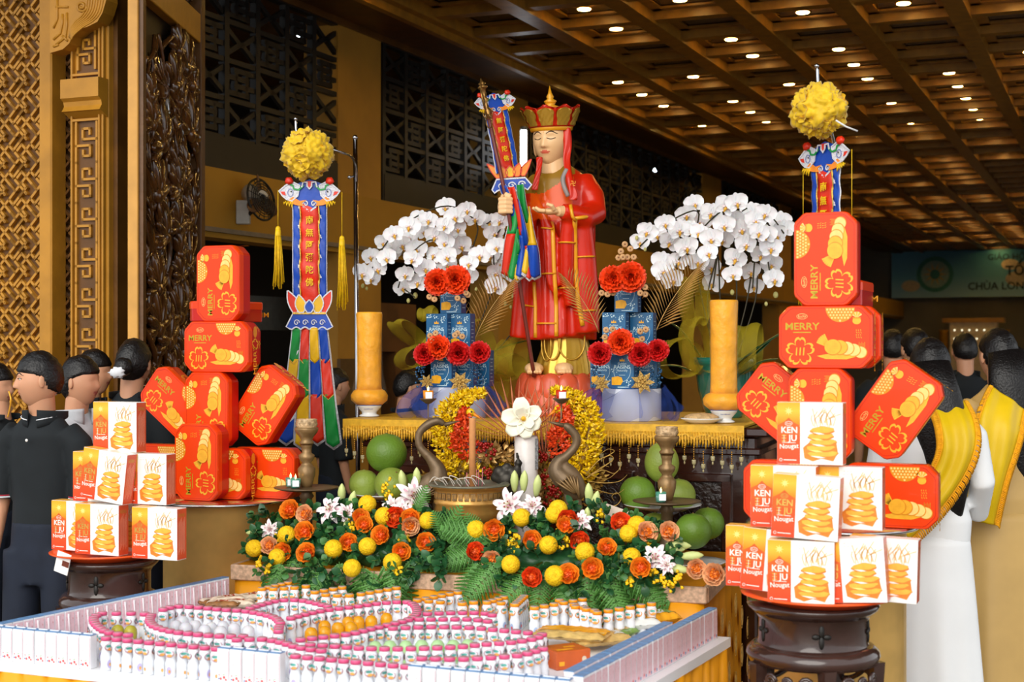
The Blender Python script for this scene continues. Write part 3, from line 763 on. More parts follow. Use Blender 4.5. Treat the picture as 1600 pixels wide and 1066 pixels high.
# ================================================================ drinking-yogurt bottles
BH = .112
m_bw = mat('bottle_white_plastic', (236, 240, 246), .25, 0, .02, 20)
m_bp = mat('bottle_lilac_sleeve', (196, 186, 232), .3, 0, .12, 60)
m_capp = mat('hot_pink_cap', (222, 84, 132), .35, 0, .06, 30)
m_capo = mat('orange_cap', (245, 150, 16), .35, 0, .06, 30)
m_teal = mat('teal_logo_print', (90, 170, 160), .4, 0, .3, 90)
m_orp = mat('orange_fruit_print', (240, 170, 90), .4, 0, .2, 90)
m_foil = mat('grey_pink_foil', (208, 150, 168), .35, .3, .05, 60)
def bottle(capm, foil, lower, label):
    k = thing('yogurt_bottle', label, 'yogurt bottle')
    a = MB(); a.lathe([(.0175, 0), (.0195, .003), (.0195, .045), (.0165, .056), (.0165, .062), (.0195, .072), (.019, .088), (.014, .099), (.013, .103)], m_bw, 16)
    for q in range(3):
        M_ = RZ(q * 2 * PI / 3)
        def band(cx, cz, rx, rz, r, m, e):
            pts = [(cx + rx * math.cos(t), cz + rz * math.sin(t)) for t in [2 * PI * i / 10 for i in range(10)]]
            a.add([(r * math.sin(x / r), -r * math.cos(x / r), z) for x, z in pts], [tuple(range(10))], m, M_, True)
        band(0, .077, .017, .0125, .0201, m_capo if capm is m_capo else m_foil, 0); band(0, .078, .0145, .0095, .0207, m_bw, 0); band(-.002, .081, .0105, .0042, .0213, m_teal, 0); band(.002, .071, .009, .0042, .0216, m_orp, 0)
        band(0, .022, .0085, .014, .0202, lower, 0); band(.002, .02, .004, .006, .0207, m_orp if capm is m_capp else m_red, 0)
    a.build('bottle_body', k)
    a = MB(); a.lathe([(.0155, .097), (.0168, .0975), (.0168, .107), (.0155, .109)], capm, 18, fn=lambda t, z: 1 + .03 * math.cos(18 * t)); a.lathe([(.0152, .1088), (.0142, .1102), (0, .1102)], foil, 18, cap=False)
    a.build('cap', k); return k
bP = Once(bottle(m_capp, m_foil, m_bw, 'x'), KK); bQ = Once(bottle(m_capp, m_foil, m_bp, 'x'), KK); bO = Once(bottle(m_capo, mat('grey_foil', (190, 184, 180), .35, .4), mat('bottle_blue_sleeve', (170, 190, 225), .3, 0, .1, 60), 'x'), KK)
CAPZ = TZ + .108 * KK; placed = []
def put(px, py, once, label, group, z=CAPZ, md=.030 * .9):
    q = PZ(px, py, z)
    for r_ in placed:
        if (r_ - q).length < md: return False
    placed.append(q); once((q.x, q.y, TZ + .0005), rnd(0, 6.28), label, group); return True
def curve(pts, label, group, once=None, step=.0405 * .896):
    W = [PZ(x, y, CAPZ) for x, y in pts]
    W = spline(W, 5); L_ = sum((W[i + 1] - W[i]).length for i in range(len(W) - 1)); n_ = max(1, int(L_ / step))
    for i in range(n_ + 1):
        q = pl(W, i / n_)
        if any((r_ - q).length < .0345 * KK for r_ in placed): continue
        placed.append(q); o = once or (bP if random.random() < .5 else bQ)
        o((q.x, q.y, TZ + .0005), rnd(0, 6.28), label, group)
# front line
for a0, a1 in ((166, 338), (462, 634)):
    p, q = front_px(a0), front_px(a1); n_ = int((q - p).length / .0415 / KK)
    for i in range(n_ + 1):
        c = p.lerp(q, i / n_); c.z = CAPZ; placed.append(c.copy()); (bP if i % 3 else bQ)((c.x, c.y, TZ + .0005), rnd(0, 6), 'pink-capped bottle in the front row between the white carton groups', 'bottles in the front row')
curve([(160, 957), (148, 962), (147, 970), (155, 979), (170, 987), (200, 991)], 'pink-capped bottle in the small leaf outline at the left end', 'bottles of the left leaf outline')
curve([(182, 957), (204, 957), (226, 958)], 'pink-capped bottle in the small leaf outline at the left end', 'bottles of the left leaf outline')
curve([(239, 957), (234, 966), (238, 975), (252, 981), (271, 985.5), (292, 988), (318, 990.5), (350, 992.5), (380, 993)], 'pink-capped bottle in the petal outline around the white jellies', 'bottles around the white jellies')
curve([(255, 951), (278, 946), (315, 948), (348, 951), (381, 953), (410, 958), (430, 964), (438, 972)], 'pink-capped bottle in the petal outline around the white jellies', 'bottles around the white jellies')
curve([(391, 949), (408, 943.5), (435, 937), (465, 936), (491, 940.5), (512, 946)], 'pink-capped bottle in the arch behind the middle of the pattern', 'bottles of the rear arch')
curve([(435, 985), (437, 976), (447, 967), (476, 958.6), (508, 952), (557, 946), (595, 941), (633, 939), (648, 945), (651, 957), (640, 966), (616, 973), (580, 981), (546, 989), (503, 994), (470, 998)], 'pink-capped bottle in the petal outline around the orange jellies', 'bottles around the orange jellies')
curve([(370, 998), (411, 997), (440, 1002), (467, 1010), (502, 1015)], 'pink-capped bottle in the line curving to the front of the pattern', 'bottles of the front curve')
curve([(485, 1006), (526, 1008), (565, 1011), (615, 1012), (663, 1011), (715, 1009), (755, 1005), (798, 1002), (835, 996), (847, 990)], 'pink-capped bottle in the row just in front of the green jellies', 'bottles before the green jellies')
curve([(614, 980), (661, 978), (704, 978), (744, 979.5), (786, 983.5), (825, 987)], 'pink-capped bottle in the row just behind the green jellies', 'bottles behind the green jellies')
curve([(659, 1027), (713, 1028), (760, 1026), (811, 1022), (835, 1016), (848, 1012)], 'pink-capped bottle in the row behind the right front cartons', 'bottles behind the right cartons')
curve([(655, 966), (690, 966), (735, 966), (762, 969)], 'pink-capped bottle in the second row left of the snack bags', 'bottles in the upper right rows')
curve([(668, 957.5), (708, 956), (751, 956), (769, 959.5)], 'pink-capped bottle in the second row left of the snack bags', 'bottles in the upper right rows')
for k_, (x, y) in enumerate(((409, 919), (427, 919), (444, 918), (460, 917), (478, 915), (492, 924), (509, 928), (527, 929), (546, 929), (564, 927), (652, 937), (670, 938), (688, 939.5), (722, 942), (740, 940), (761, 940), (783, 941), (804.6, 943.6), (835, 948.5), (899, 947), (916, 951), (933, 956))):
    put(x, y, bO, 'orange-capped bottle at the front of the rows below the altar cloth', 'orange-capped bottles, front ones')
def recede(px, py, n_, dx=0.0, rv=1):
    q = PZ(px, py, CAPZ)
    for i in range(n_):
        c = q + ld * (.041 * KK * i) * rv + Vector((dx * i, 0, 0))
        if any((r_ - c).length < .034 * KK for r_ in placed): continue
        placed.append(c); bO((c.x, c.y, TZ + .0005), rnd(0, 6.28), 'orange-capped bottle in the short rows running back under the flowers', 'orange-capped bottles, rear rows')
recede(409, 919, 5); recede(492, 924, 4, .01); recede(564, 927, 5, .01); recede(652, 937, 6, .008); recede(761, 940, 4); recede(804.6, 943.6, 6, -.012); recede(835, 948.5, 6, .015); recede(933, 956, 6, .02)
q0, q1 = PZ(874, 937, CAPZ), PZ(929, 953, CAPZ)
for i in range(8):
    c = q0.lerp(q1, i / 7)
    if any((r_ - c).length < .034 * KK for r_ in placed): continue
    placed.append(c); bO((c.x, c.y, TZ + .0005), rnd(0, 6.28), 'orange-capped bottle in the short rows running back under the flowers', 'orange-capped bottles, rear rows')
# ================================================================ jellies
def jelly(px, py, m, once_key, label, group, s=1.0):
    q = PZ(px, py, TZ + .06 * KK)
    if any((Vector((r_.x, r_.y, 0)) - Vector((q.x, q.y, 0))).length < .0365 * KK for r_ in placed): return
    if once_key not in JEL:
        a = MB(); a.lathe([(.0165, 0), (.018, .004), (.021, .03), (.0235, .047), (.022, .062), (.014, .073), (0, .077)], m, 16)
        a.lathe([(.0245, .0), (.0225, .001), (.0185, .004)], m, 16)
        JEL[once_key] = Once(tag(a.build('jelly_cup'), 'x', 'jelly cup'), KK)
    p_ = (q.x, q.y, TZ + .001)
    q2 = q.copy(); q2.z = CAPZ; placed.append(q2)
    JEL[once_key](p_, rnd(0, 6.28), label, group)
JEL = {}
m_jw = mat('milky_white_jelly', (232, 232, 238), .2, 0, .03, 20, trans=.25, sss=.3)
m_jo = mat('orange_jelly', (240, 166, 24), .15, 0, .08, 20, trans=.15)
m_jg = mat('pale_green_jelly', (182, 222, 160), .2, 0, .05, 20, trans=.1)
m_jy = mat('olive_yellow_jelly', (190, 178, 60), .2, 0, .1, 20, trans=.1)
for (x, y) in ((268, 972), (285, 970), (290, 980), (305, 977), (315, 968), (330, 980), (333, 970), (348, 978), (355, 970), (366, 981), (374, 973), (388, 985), (393, 977), (405, 983), (411, 975), (275, 977), (345, 986), (320, 984), (400, 968)): jelly(x, y, m_jw, 'w', 'milky white jelly cup inside the left petal of bottles', 'white jelly cups')
for (x, y) in ((465, 984), (478, 981), (490, 976), (507, 977), (523, 972), (528, 980), (544, 971), (560, 970), (580, 969), (604, 965), (622, 960), (486, 988), (507, 986), (548, 979), (462, 978)): jelly(x, y, m_jo, 'o', 'glossy orange jelly cup inside the middle petal of bottles', 'orange jelly cups')
for (x, y) in ((586, 1010), (609, 1009), (634, 1009), (659, 1008), (684, 1008), (708, 1008), (731, 1007), (755, 1005)): jelly(x, y, m_jg, 'g', 'pale green jelly cup between two rows of pink-capped bottles', 'green jelly cups')
for (x, y) in ((184, 984), (204, 985), (225, 986), (194, 977), (215, 978)): jelly(x, y, m_jy, 'y', 'olive yellow jelly cup in the leaf outline at the left end', 'olive jelly cups')
for (x, y) in ((443, 952), (452, 949), (460, 953), (437, 947)): jelly(x, y, m_jw, 'w', 'small white jelly cup inside the rear arch of bottles', 'white jelly cups in the arch')
# ================================================================ snack packets
def packet(name, px, py, wd, dp, th, rz, mats, label, cat, z=TZ, tilt=0, seed=0, group=None):
    wd *= KK; dp *= KK; th *= KK; q = PZ(px, py, z + th / 2); r2 = random.Random(seed)
    a = MB()
    for sgn in (1, -1):
        def f(u, v, sgn=sgn):
            x, y = (u - .5) * wd, (v - .5) * dp; e = (1 - abs(2 * u - 1) ** 4) * (1 - abs(2 * v - 1) ** 3)
            return (x, y * sgn, sgn * th / 2 * e ** .5 * (1 + .18 * noise.noise(Vector((x * 40 + seed, y * 40, sgn)))) + .004 * noise.noise(Vector((x * 60, y * 60, seed))))
        a.sheet(f, 16, 12, mats[0])
    if len(mats) > 1:
        for k_ in range(3):
            def g(u, v, k_=k_):
                x = (u - .5) * wd * .42 + (k_ - 1) * wd * .26; y = (v - .5) * dp * .5; uu, vv = x / wd + .5, y / dp + .5
                e = (1 - abs(2 * uu - 1) ** 4) * (1 - abs(2 * vv - 1) ** 3)
                return (x, y, th / 2 * e ** .5 * (1 + .18 * noise.noise(Vector((x * 40 + seed, y * 40, 1)))) + .004 * noise.noise(Vector((x * 60, y * 60, seed))) + .0012)
            a.sheet(g, 6, 5, mats[1 + k_ % (len(mats) - 1)])
    o = a.build(name, loc=(q.x, q.y, z + th / 2 + .004), rot=(tilt, 0, rz)); return tag(o, label, cat, group)
m_pk1 = mat('brown_wafer_wrapper', (150, 104, 62), .25, .1, .3, 40, .3, 60); m_pk2 = mat('cream_wrapper', (228, 210, 186), .3, 0, .15, 40)
m_pk3 = mat('red_wrapper', (170, 60, 40), .3, 0, .2, 40); m_clr = mat('clear_snack_film', (232, 196, 120), .12, 0, .2, 30, .4, 60, trans=.2)
m_pk4 = mat('golden_snack_print', (236, 166, 40), .25, 0, .2, 30); m_pk5 = mat('white_snack_print', (230, 234, 230), .3, 0, .05, 30); m_pk6 = mat('green_snack_print', (120, 160, 70), .3, 0, .2, 30)
for i, (x, y) in enumerate(((312, 944), (334, 941), (356, 938), (378, 938), (396, 934), (348, 946), (372, 944))):
    packet('wafer_packet', x, y, .13, .07, .028, rnd(-.5, .9), (m_pk1 if i % 2 else m_pk2, m_pk2, m_pk3), 'brown and cream wafer packet in the heap at the back left of the milk table', 'snack packet', seed=i, z=TZ + .012 * (i % 3) + .004 * i, group='wafer packets')
packet('snack_bag', 895, 992, .27, .17, .034, -.35, (m_clr, m_pk4, m_pk4), 'clear bag of golden snacks lying right of the pink-capped bottles', 'snack bag', seed=3, z=TZ + .03)
packet('snack_bag', 935, 1000, .22, .14, .04, .5, (m_clr, m_pk5, m_pk4), 'clear crumpled snack bag with white and green print beside the right cartons', 'snack bag', seed=9, z=TZ + .01)
packet('snack_bag', 988, 975, .2, .12, .045, .25, (m_pk5, m_pk4, m_pk6), 'white snack bag with blue dots behind the crumpled clear bag', 'snack bag', seed=14, z=TZ + .01)
packet('snack_bag', 1024, 968, .18, .11, .05, .6, (m_pk4, m_pk6, m_pk5), 'orange and yellow snack bag near the back right corner of the milk table', 'snack bag', seed=18, z=TZ + .01)
packet('snack_bag', 968, 990, .14, .1, .03, 1.0, (m_pk6, m_clr), 'small green snack bag under the white one', 'snack bag', seed=24, z=TZ)
q = PZ(884, 1018, TZ + .05); kx = thing('biscuit_box', 'flat orange cardboard box lying right of the pink-capped bottles', 'box', (q.x, q.y + .03, TZ + .001), (0, 0, R(28))); kx.scale = (KK,) * 3
m_ob = mat('orange_card', (204, 96, 44), .45, 0, .06, 20); m_ob2 = mat('dark_orange_card_top', (190, 92, 20), .4, 0, .1, 20)
a = MB(); a.box((0, 0, .03), (.13, .11, .06), m_ob, None, .002); a.box((0, 0, .0605), (.126, .106, .002), m_ob2)
for z_, w_ in ((-.02, .06), (.015, .04)): a.box((z_, -.01 + z_, .062), (w_, .014, .0008), m_pk4)
a.poly(circ(.04, .03, .009, 14), m_pk2, None, -.0556); a.box((-.045, -.0553, .02), (.02, .001, .014), m_pk4); a.build('box_body', kx)
a = MB(); a.box((0, -.054, .0), (.0, .0, .0), m_ob)
# blue-white mini boxes on the inside of the right row
# ================================================================ brass drums, stools, trays
m_brass = mat('brushed_brass', (236, 192, 112), .4, .25, .18, 5, .06, 20)
m_steel = mat('polished_steel', (200, 200, 200), .16, 1, .05, 10)
def drum(name, px, Y, r, z, label):
    q = P(px, 540, Y); k = thing(name, label, 'stand', (q.x, q.y, 0))
    a = MB(); a.lathe([(r * .97, 0), (r * .97, z - .012), (r, z - .01)], m_brass, 48, cap=False); a.build('drum_body', k)
    a = MB(); a.lathe([(r * 1.13, z - .012), (r * 1.15, z - .006), (r * 1.13, z), (0, z)], m_steel, 48); a.build('top_plate', k)
    return k
drum('brass_drum', 349, 6.02, .25, .972, 'brass cylinder drum carrying the left tower of red tins')
drum('brass_drum', 1300, 4.92, .25, 1.005, 'brass cylinder drum carrying the right tower of red tins')
m_ros = mat('dark_rosewood_lacquer', (58, 38, 32), .18, 0, .25, 8, .15, 20, coat=.6)
def stool(px, Y, z, r, label):
    q = P(px, 540, Y); k = thing('carved_stool', label, 'stool', (q.x, q.y, 0), (0, 0, YAW))
    def oct_(t, zz): return 1 + .025 * math.cos(10 * t)
    a = MB(); a.lathe([(0, z - .03), (r * .9, z - .034), (r, z - .016), (r * 1.02, z - .008), (r, z), (0, z)], m_ros, 40); a.build('seat_top', k)
    a = MB(); a.lathe([(r * .86, z - .125), (r * .84, z - .11), (r * .84, z - .05), (r * .9, z - .033)], m_ros, 40, cap=False)
    for i in range(5):
        M_ = RZ(2 * PI * i / 5 + .35)
        for A in range(4): a.ell((0, 0, 0), (.02 if A % 2 else .012, .004, .008), m_blk, M_ @ T(0, -r * .845, z - .078) @ RY(A * PI / 2) @ T(.016, 0, 0), 8, 6)
    a.build('neck', k)
    a = MB(); a.lathe([(r * .9, z - .178), (r * .98, z - .176), (r * 1.03, z - .155), (r * 1.01, z - .14), (r * .93, z - .126), (r * .86, z - .122)], m_ros, 40); a.build('shoulder_ring', k)
    for i in range(5):
        A0 = 2 * PI * i / 5 + .1
        def leg(t): # curved leg profile
            return Vector((math.cos(A0), math.sin(A0), 0)) * r * lerp(.95, 1.02, t) + Vector((0, 0, lerp(z - .17, .0, t)))
        a = MB(); a.tube([leg(0), leg(.1), leg(.5), leg(.9), leg(1)], [.028, .022, .019, .022, .028], m_ros, 4, smooth=False); a.build('leg', k)
        a = MB(); A1 = A0 + 2 * PI / 5; N_ = 14
        for j in range(N_):
            f0, f1 = (j + .5) / N_, (j + 1.5) / N_
        pts = []; 
        for j in range(N_ + 1):
            f = j / N_; A = lerp(A0 + .1, A1 - .1, f); pts.append((math.cos(A) * r * .96, math.sin(A) * r * .96, z - .19 - .05 * abs(math.cos(f * PI)) - .02))
        a.tube(pts, .009, m_ros, 6)
        for (fc, rr) in ((.22, .022), (.5, .017), (.78, .022)):
            for w_ in range(2):
                Lc = []
                for t_ in range(12):
                    ph = t_ * .62 + w_ * PI; rad = rr * (1 - t_ / 16); A = lerp(A0 + .1, A1 - .1, fc) + rad * math.cos(ph) / r
                    Lc.append((math.cos(A) * r * .97, math.sin(A) * r * .97, z - .212 + rad * math.sin(ph)))
                a.tube(Lc, .006, m_ros, 6)
        a.build('carved_apron', k)
    a = MB(); a.lathe([(r * .95, .1), (r * 1.0, .12), (r * .95, .14), (r * .8, .12), (r * .95, .1)], m_ros, 40, cap=False); a.build('foot_ring', k)
    return k
ZSR, ZSL = .845, .826
stool(1270, 4.32, ZSR, .19, 'dark rosewood carved plant stool at the right holding a red tray')
stool(171, 5.32, ZSL, .175, 'dark rosewood carved stool at the left holding a red tray')
m_tray = mat('orange_red_plastic', (244, 88, 26), .25, 0, .04, 6, sss=.05)
def tray(px, Y, z, r, label):
    q = P(px, 540, Y); k = tag(MB().lathe([(0, 0), (r * .72, 0), (r * .93, .018), (r * 1.06, .024), (r * 1.07, .028), (r * .93, .027), (r * .72, .008), (0, .006)], m_tray, 48).build('round_tray', loc=(q.x, q.y, z)), label, 'tray')
tray(1280, 4.30, ZSR + .001, .215, 'orange red plastic tray on the right rosewood stool')
tray(165, 5.30, ZSL + .001, .185, 'orange red plastic tray on the left rosewood stool')
# ================================================================ biscuit tins
m_tin = mat('vermilion_tin_enamel', (232, 62, 4), .3, 0, .04, 6, spec=.35, coat=.15)
m_tins = mat('crimson_tin_side', (190, 22, 10), .3, 0, .05, 6, spec=.35, coat=.15)
m_tg = mat('printed_gold', (244, 176, 48), .25, .1, .06, 40); m_tg2 = mat('printed_deep_gold', (226, 140, 30), .25, .1, .08, 40)
m_tc = mat('printed_biscuit_cream', (250, 206, 120), .25, 0, .06, 60); m_tgd = mat('printed_olive_gold', (196, 160, 40), .25, .2, .08, 40)
TW, THh, TD = .31, .208, .085
def chamf(w_, h_, c):
    e = .006; q = [(w_ / 2 - c - e, h_ / 2), (w_ / 2 - c + e * .7, h_ / 2 - e * .6), (w_ / 2 - e * .6, h_ / 2 - c + e * .7), (w_ / 2, h_ / 2 - c - e)]
    r_ = list(reversed(q)); return [(x, -z) for x, z in q] + r_ + [(-x, z) for x, z in q] + [(-x, -z) for x, z in r_]
def slab(mb, loops, m):                                    # loops: list of (outline, y)
    n = len(loops[0][0]); vs = []; fs = []
    for o_, y in loops: vs += [(p[0], y, p[1]) for p in o_]
    for j in range(len(loops) - 1): fs += [(j * n + i, j * n + (i + 1) % n, (j + 1) * n + (i + 1) % n, (j + 1) * n + i) for i in range(n)]
    fs.append(tuple(reversed(range(n)))); fs.append(tuple(range((len(loops) - 1) * n, len(loops) * n)))
    fs = [tuple(reversed(f)) for f in fs]
    mb.add(vs, fs, m, None, False)
def sakura(cx, cz, r, n=60):
    pts = []
    for i in range(n):
        t = 2 * PI * i / n + PI / 2; k = (t - PI / 2) * 5 / (2 * PI); f = abs((k % 1) - .5) * 2      # f=0 mid petal
        k2 = 1 - .42 * f ** 3.0 - .13 * max(0, 1 - abs((k % 1) - .5) / .09)
        pts.append((cx - r * k2 * math.cos(t + PI / 5), cz + r * k2 * math.sin(t + PI / 5)))
    return pts
def tin():
    k = thing('biscuit_tin', 'x', 'biscuit tin')
    a = MB(); c = .034
    slab(a, [(chamf(TW - .008, THh - .008, c), TD), (chamf(TW - .004, THh - .004, c), TD - .003), (chamf(TW - .004, THh - .004, c), .030)], m_tins)
    # prints on the long side and the short side
    a.line([(-.1, 0), (.1, 0)], .0, m_tg)
    for (x, y, z, rz) in ((TW / 2 - .0015, .055, -.04, 1), ):
        M_ = T(x, y, 0) @ RZ(PI / 2)
        a.text('MERRY', .03, m_tg, M_, -.0002, 0, -.055, PI / 2, 1.3, bold=.01); a.line(sakura(0, .01, .022), .004, m_tg, M_, -.0002, closed=True); a.poly(circ(0, .06, .014, 14, 0, .024), m_tg2, M_, -.0002)
    M_ = T(0, .055, THh / 2 - .0015) @ RX(-PI / 2)
    a.text('MERRY', .03, m_tg, M_, -.0004, .06, 0, 0, 1.3, bold=.01); a.line(sakura(-.04, 0, .022), .004, m_tg, M_, -.0004, closed=True)
    a.build('tin_base', k)
    a = MB()
    slab(a, [(chamf(TW, THh, c), .032), (chamf(TW, THh, c), .006), (chamf(TW - .005, THh - .005, c), .0)], m_tin)
    o1, o2 = chamf(TW - .016, THh - .016, c), chamf(TW - .0185, THh - .0185, c); a.ring(o1, o2, m_tins, None, -.0006)
    y0 = -.0008
    X = lambda u: (u - .5) * TW; Z = lambda v: (v - .5) * THh
    # logo
    a.poly(circ(X(.255), Z(.83), .0185, 20, 0, .0095), m_tc, None, y0); a.poly(circ(X(.255), Z(.83), .0172, 20, 0, .0082), m_tin, None, y0 - .0003); a.text('Richy', .0125, m_tc, None, y0 - .0006, X(.255), Z(.83), .08)
    a.text('MERRY', .033, m_tgd, None, y0, X(.255), Z(.665), 0, 1.12, bold=.018)
    a.line([(X(.16), Z(.575)), (X(.35), Z(.575))], .003, m_tgd, None, y0)
    # blossom
    a.ring(sakura(X(.235), Z(.27), .049), sakura(X(.235), Z(.27), .041), m_tg, None, y0)
    for dx in (-.012, 0, .012): a.line([(X(.235) + dx - .001, Z(.27) - .013), (X(.235) + dx + .001, Z(.27) + .013)], .004, m_tg, None, y0)
    # patterned fan medallion cut by the top edge
    pts = [(X(.66) + .048 * math.cos(t), Z(.965) + .048 * math.sin(t)) for t in [PI + PI * i / 20 for i in range(21)]]
    a.poly(pts, m_tg2, None, y0)
    for i in range(-4, 5):
        for j in range(0, 5):
            x, z = i * .0105 + (j % 2) * .005, -.006 - j * .0092
            if x * x + z * z < .044 ** 2: a.poly(circ(X(.66) + x, Z(.965) + z, .0037, 6), m_tc, None, y0 - .0003)
    # bow
    bx, bz = X(.835), Z(.80)
    for q in range(7): A = -.9 + q * .3; a.poly([(bx, bz + .0), (bx + .02 * math.sin(A - .14), bz + .021 * math.cos(A - .14)), (bx + .02 * math.sin(A + .14), bz + .021 * math.cos(A + .14))], m_tg if q % 2 else m_tc, None, y0)
    a.poly(circ(bx, bz - .009, .014, 14, 0, .012), m_tg, None, y0 - .0003); a.line([(bx - .013, bz), (bx + .013, bz)], .004, m_tg2, None, y0 - .0006)
    # small lines of script
    for q in range(3):
        for w_ in range(4): a.line([(X(.83) + q * .007, Z(.62) - w_ * .008), (X(.832) + q * .007 + .003 * (w_ % 2), Z(.62) - w_ * .008 - .005)], .0016, m_tg, None, y0)
    for q in range(5): a.line([(X(.86) + q * .0045, Z(.42) - .004 * (q % 2)), (X(.86) + q * .0045, Z(.33))], .0014, m_tgd, None, y0)
    # plate of biscuits
    bx, bz = X(.665), Z(.30)
    a.poly([(bx - .078, bz - .021), (bx - .05, bz - .031), (bx + .02, bz - .032), (bx + .085, bz - .013), (bx + .086, bz - .008), (bx - .04, bz - .014)], m_tg, None, y0)
    for q in range(6):
        A = 2.0 + q * .16; a.line([(bx - .035, bz + .008), (bx - .035 + .046 * math.cos(A), bz + .01 + .045 * math.sin(A))], .006, m_tg, None, y0)
    for q in range(4, -1, -1):
        cx, cz, r = bx - .024 + q * .0225, bz + .008 - q * .0018 * q * .6, .0285 - q * .0018
        a.poly(circ(cx, cz, r, 24, 0, r * .92), m_tg2, None, y0 - .0003 * (6 - q)); a.poly(circ(cx - .0015, cz + .001, r * .93, 24, 0, r * .86), m_tc if q > 1 else m_tg, None, y0 - .0003 * (6 - q) - .00015)
    for i in range(-3, 4):
        for j in range(-3, 4):
            if i * i + j * j < 11: a.poly(circ(bx - .0255 + i * .0055, bz + .009 + j * .0055, .0009, 5), m_tg2, None, y0 - .0024)
    a.build('lid', k)
    return k
tinO = Once(tin())
def place_tin(px, zc, wv, roll, label, lean=0, yaw=YAW):
    t = (px - PCX) / FL; Y = wv / (t * ST + CT)
    M_ = T(t * Y, Y, zc) @ RZ(yaw) @ RX(lean) @ RY(-roll)
    o = tinO((0, 0, 0), 0, label, None)
    if 'group' in o.keys(): del o['group']
    o.matrix_world = M_; return o
H2, W2 = THh / 2, TW / 2; z0 = .973; ext = W2 * math.sin(R(38)) + H2 * math.cos(R(38))
zL = z0
place_tin(306, zL + W2, 4.93, PI / 2, 'red biscuit tin standing upright in front at the foot of the left tower')
place_tin(334, zL + H2, 5.02, 0, 'half hidden red tin right behind the front tin of the left tower')
place_tin(246, zL + H2, 5.11, 0, 'red tin peeking out left behind the front tin of the left tower')
place_tin(409, zL + H2, 5.11, 0, 'red biscuit tin lying sideways at the right foot of the left tower')
place_tin(322, zL + THh + W2, 5.02, PI / 2, 'upright red tin in the middle of the left tower between two tilted tins')
place_tin(269, zL + THh + ext * .98, 5.11, R(-38), 'tilted red tin leaning out at the left of the left tower')
place_tin(411, zL + THh + ext * .98, 5.11, R(55), 'tilted red tin leaning out at the right of the left tower')
place_tin(337, zL + THh + TW + H2, 5.02, 0, 'sideways red tin below the topmost tin of the left tower')
place_tin(341, zL + THh + TW + H2, 5.11, 0, 'red tin behind the sideways one, second tier of the left tower')
place_tin(340, zL + 2 * THh + TW + W2, 5.02, PI / 2, 'topmost upright red tin of the left tower')
place_tin(354, zL + 2 * THh + TW + TD + .002, 5.265, PI / 2, 'red tin lying flat behind the topmost tin of the left tower', -PI / 2)
zR = 1.006
place_tin(1232, zR + H2, 4.86, 0, 'red tin at the left foot of the right tower behind the cracker cartons')
place_tin(1389, zR + H2, 4.85, 0, 'sideways red tin with biscuits print at the right foot of the right tower')
place_tin(1280, zR + THh + W2, 4.85, PI / 2, 'upright red tin in the middle of the right tower between two tilted tins')
place_tin(1224, zR + THh + ext * .98, 4.94, R(-38), 'tilted red tin leaning out at the left of the right tower')
place_tin(1398, zR + THh + ext * .98, 4.94, R(55), 'tilted red tin leaning out at the right of the right tower')
place_tin(1289, zR + THh + TW + H2, 4.85, 0, 'sideways red tin under the topmost tin of the right tower')
place_tin(1302, zR + THh + TW + H2, 4.94, 0, 'red tin behind the sideways one, second tier of the right tower')
place_tin(1289, zR + 2 * THh + TW + W2, 4.85, PI / 2, 'topmost upright red tin of the right tower')
place_tin(1309, zR + 2 * THh + TW + TD + .002, 5.095, PI / 2, 'red tin lying flat behind the topmost tin of the right tower', -PI / 2)
# ================================================================ cracker cartons
KW, KH, KD = .19, .18, .056
m_kw = mat('white_gloss_card', (246, 244, 240), .22, 0, .02, 8)
m_kp = ramp_mat('sunset_card_print', [(0, (222, 70, 36)), (.52, (226, 92, 36)), (.66, (240, 140, 30)), (.86, (250, 190, 60)), (1, (246, 170, 40))], 'Z', 0, KH, .25)
m_ks = mat('orange_red_card_side', (214, 82, 48), .28, 0, .05, 20); m_ktx = mat('white_print', (250, 246, 236), .3, 0, .02); m_kgd = mat('gold_foil_letters', (226, 188, 92), .22, .5, .05)
m_kmt = mat('printed_mountain', (214, 96, 32), .3, 0, .06, 20); m_ksun = mat('printed_sun', (255, 232, 130), .3, 0, .02)
m_kc1 = mat('printed_cracker_gold', (246, 178, 66), .3, 0, .08, 50); m_kc2 = mat('printed_cracker_amber', (228, 130, 44), .3, 0, .1, 50); m_kst = mat('printed_strand', (238, 190, 120), .3, 0, .1, 50)
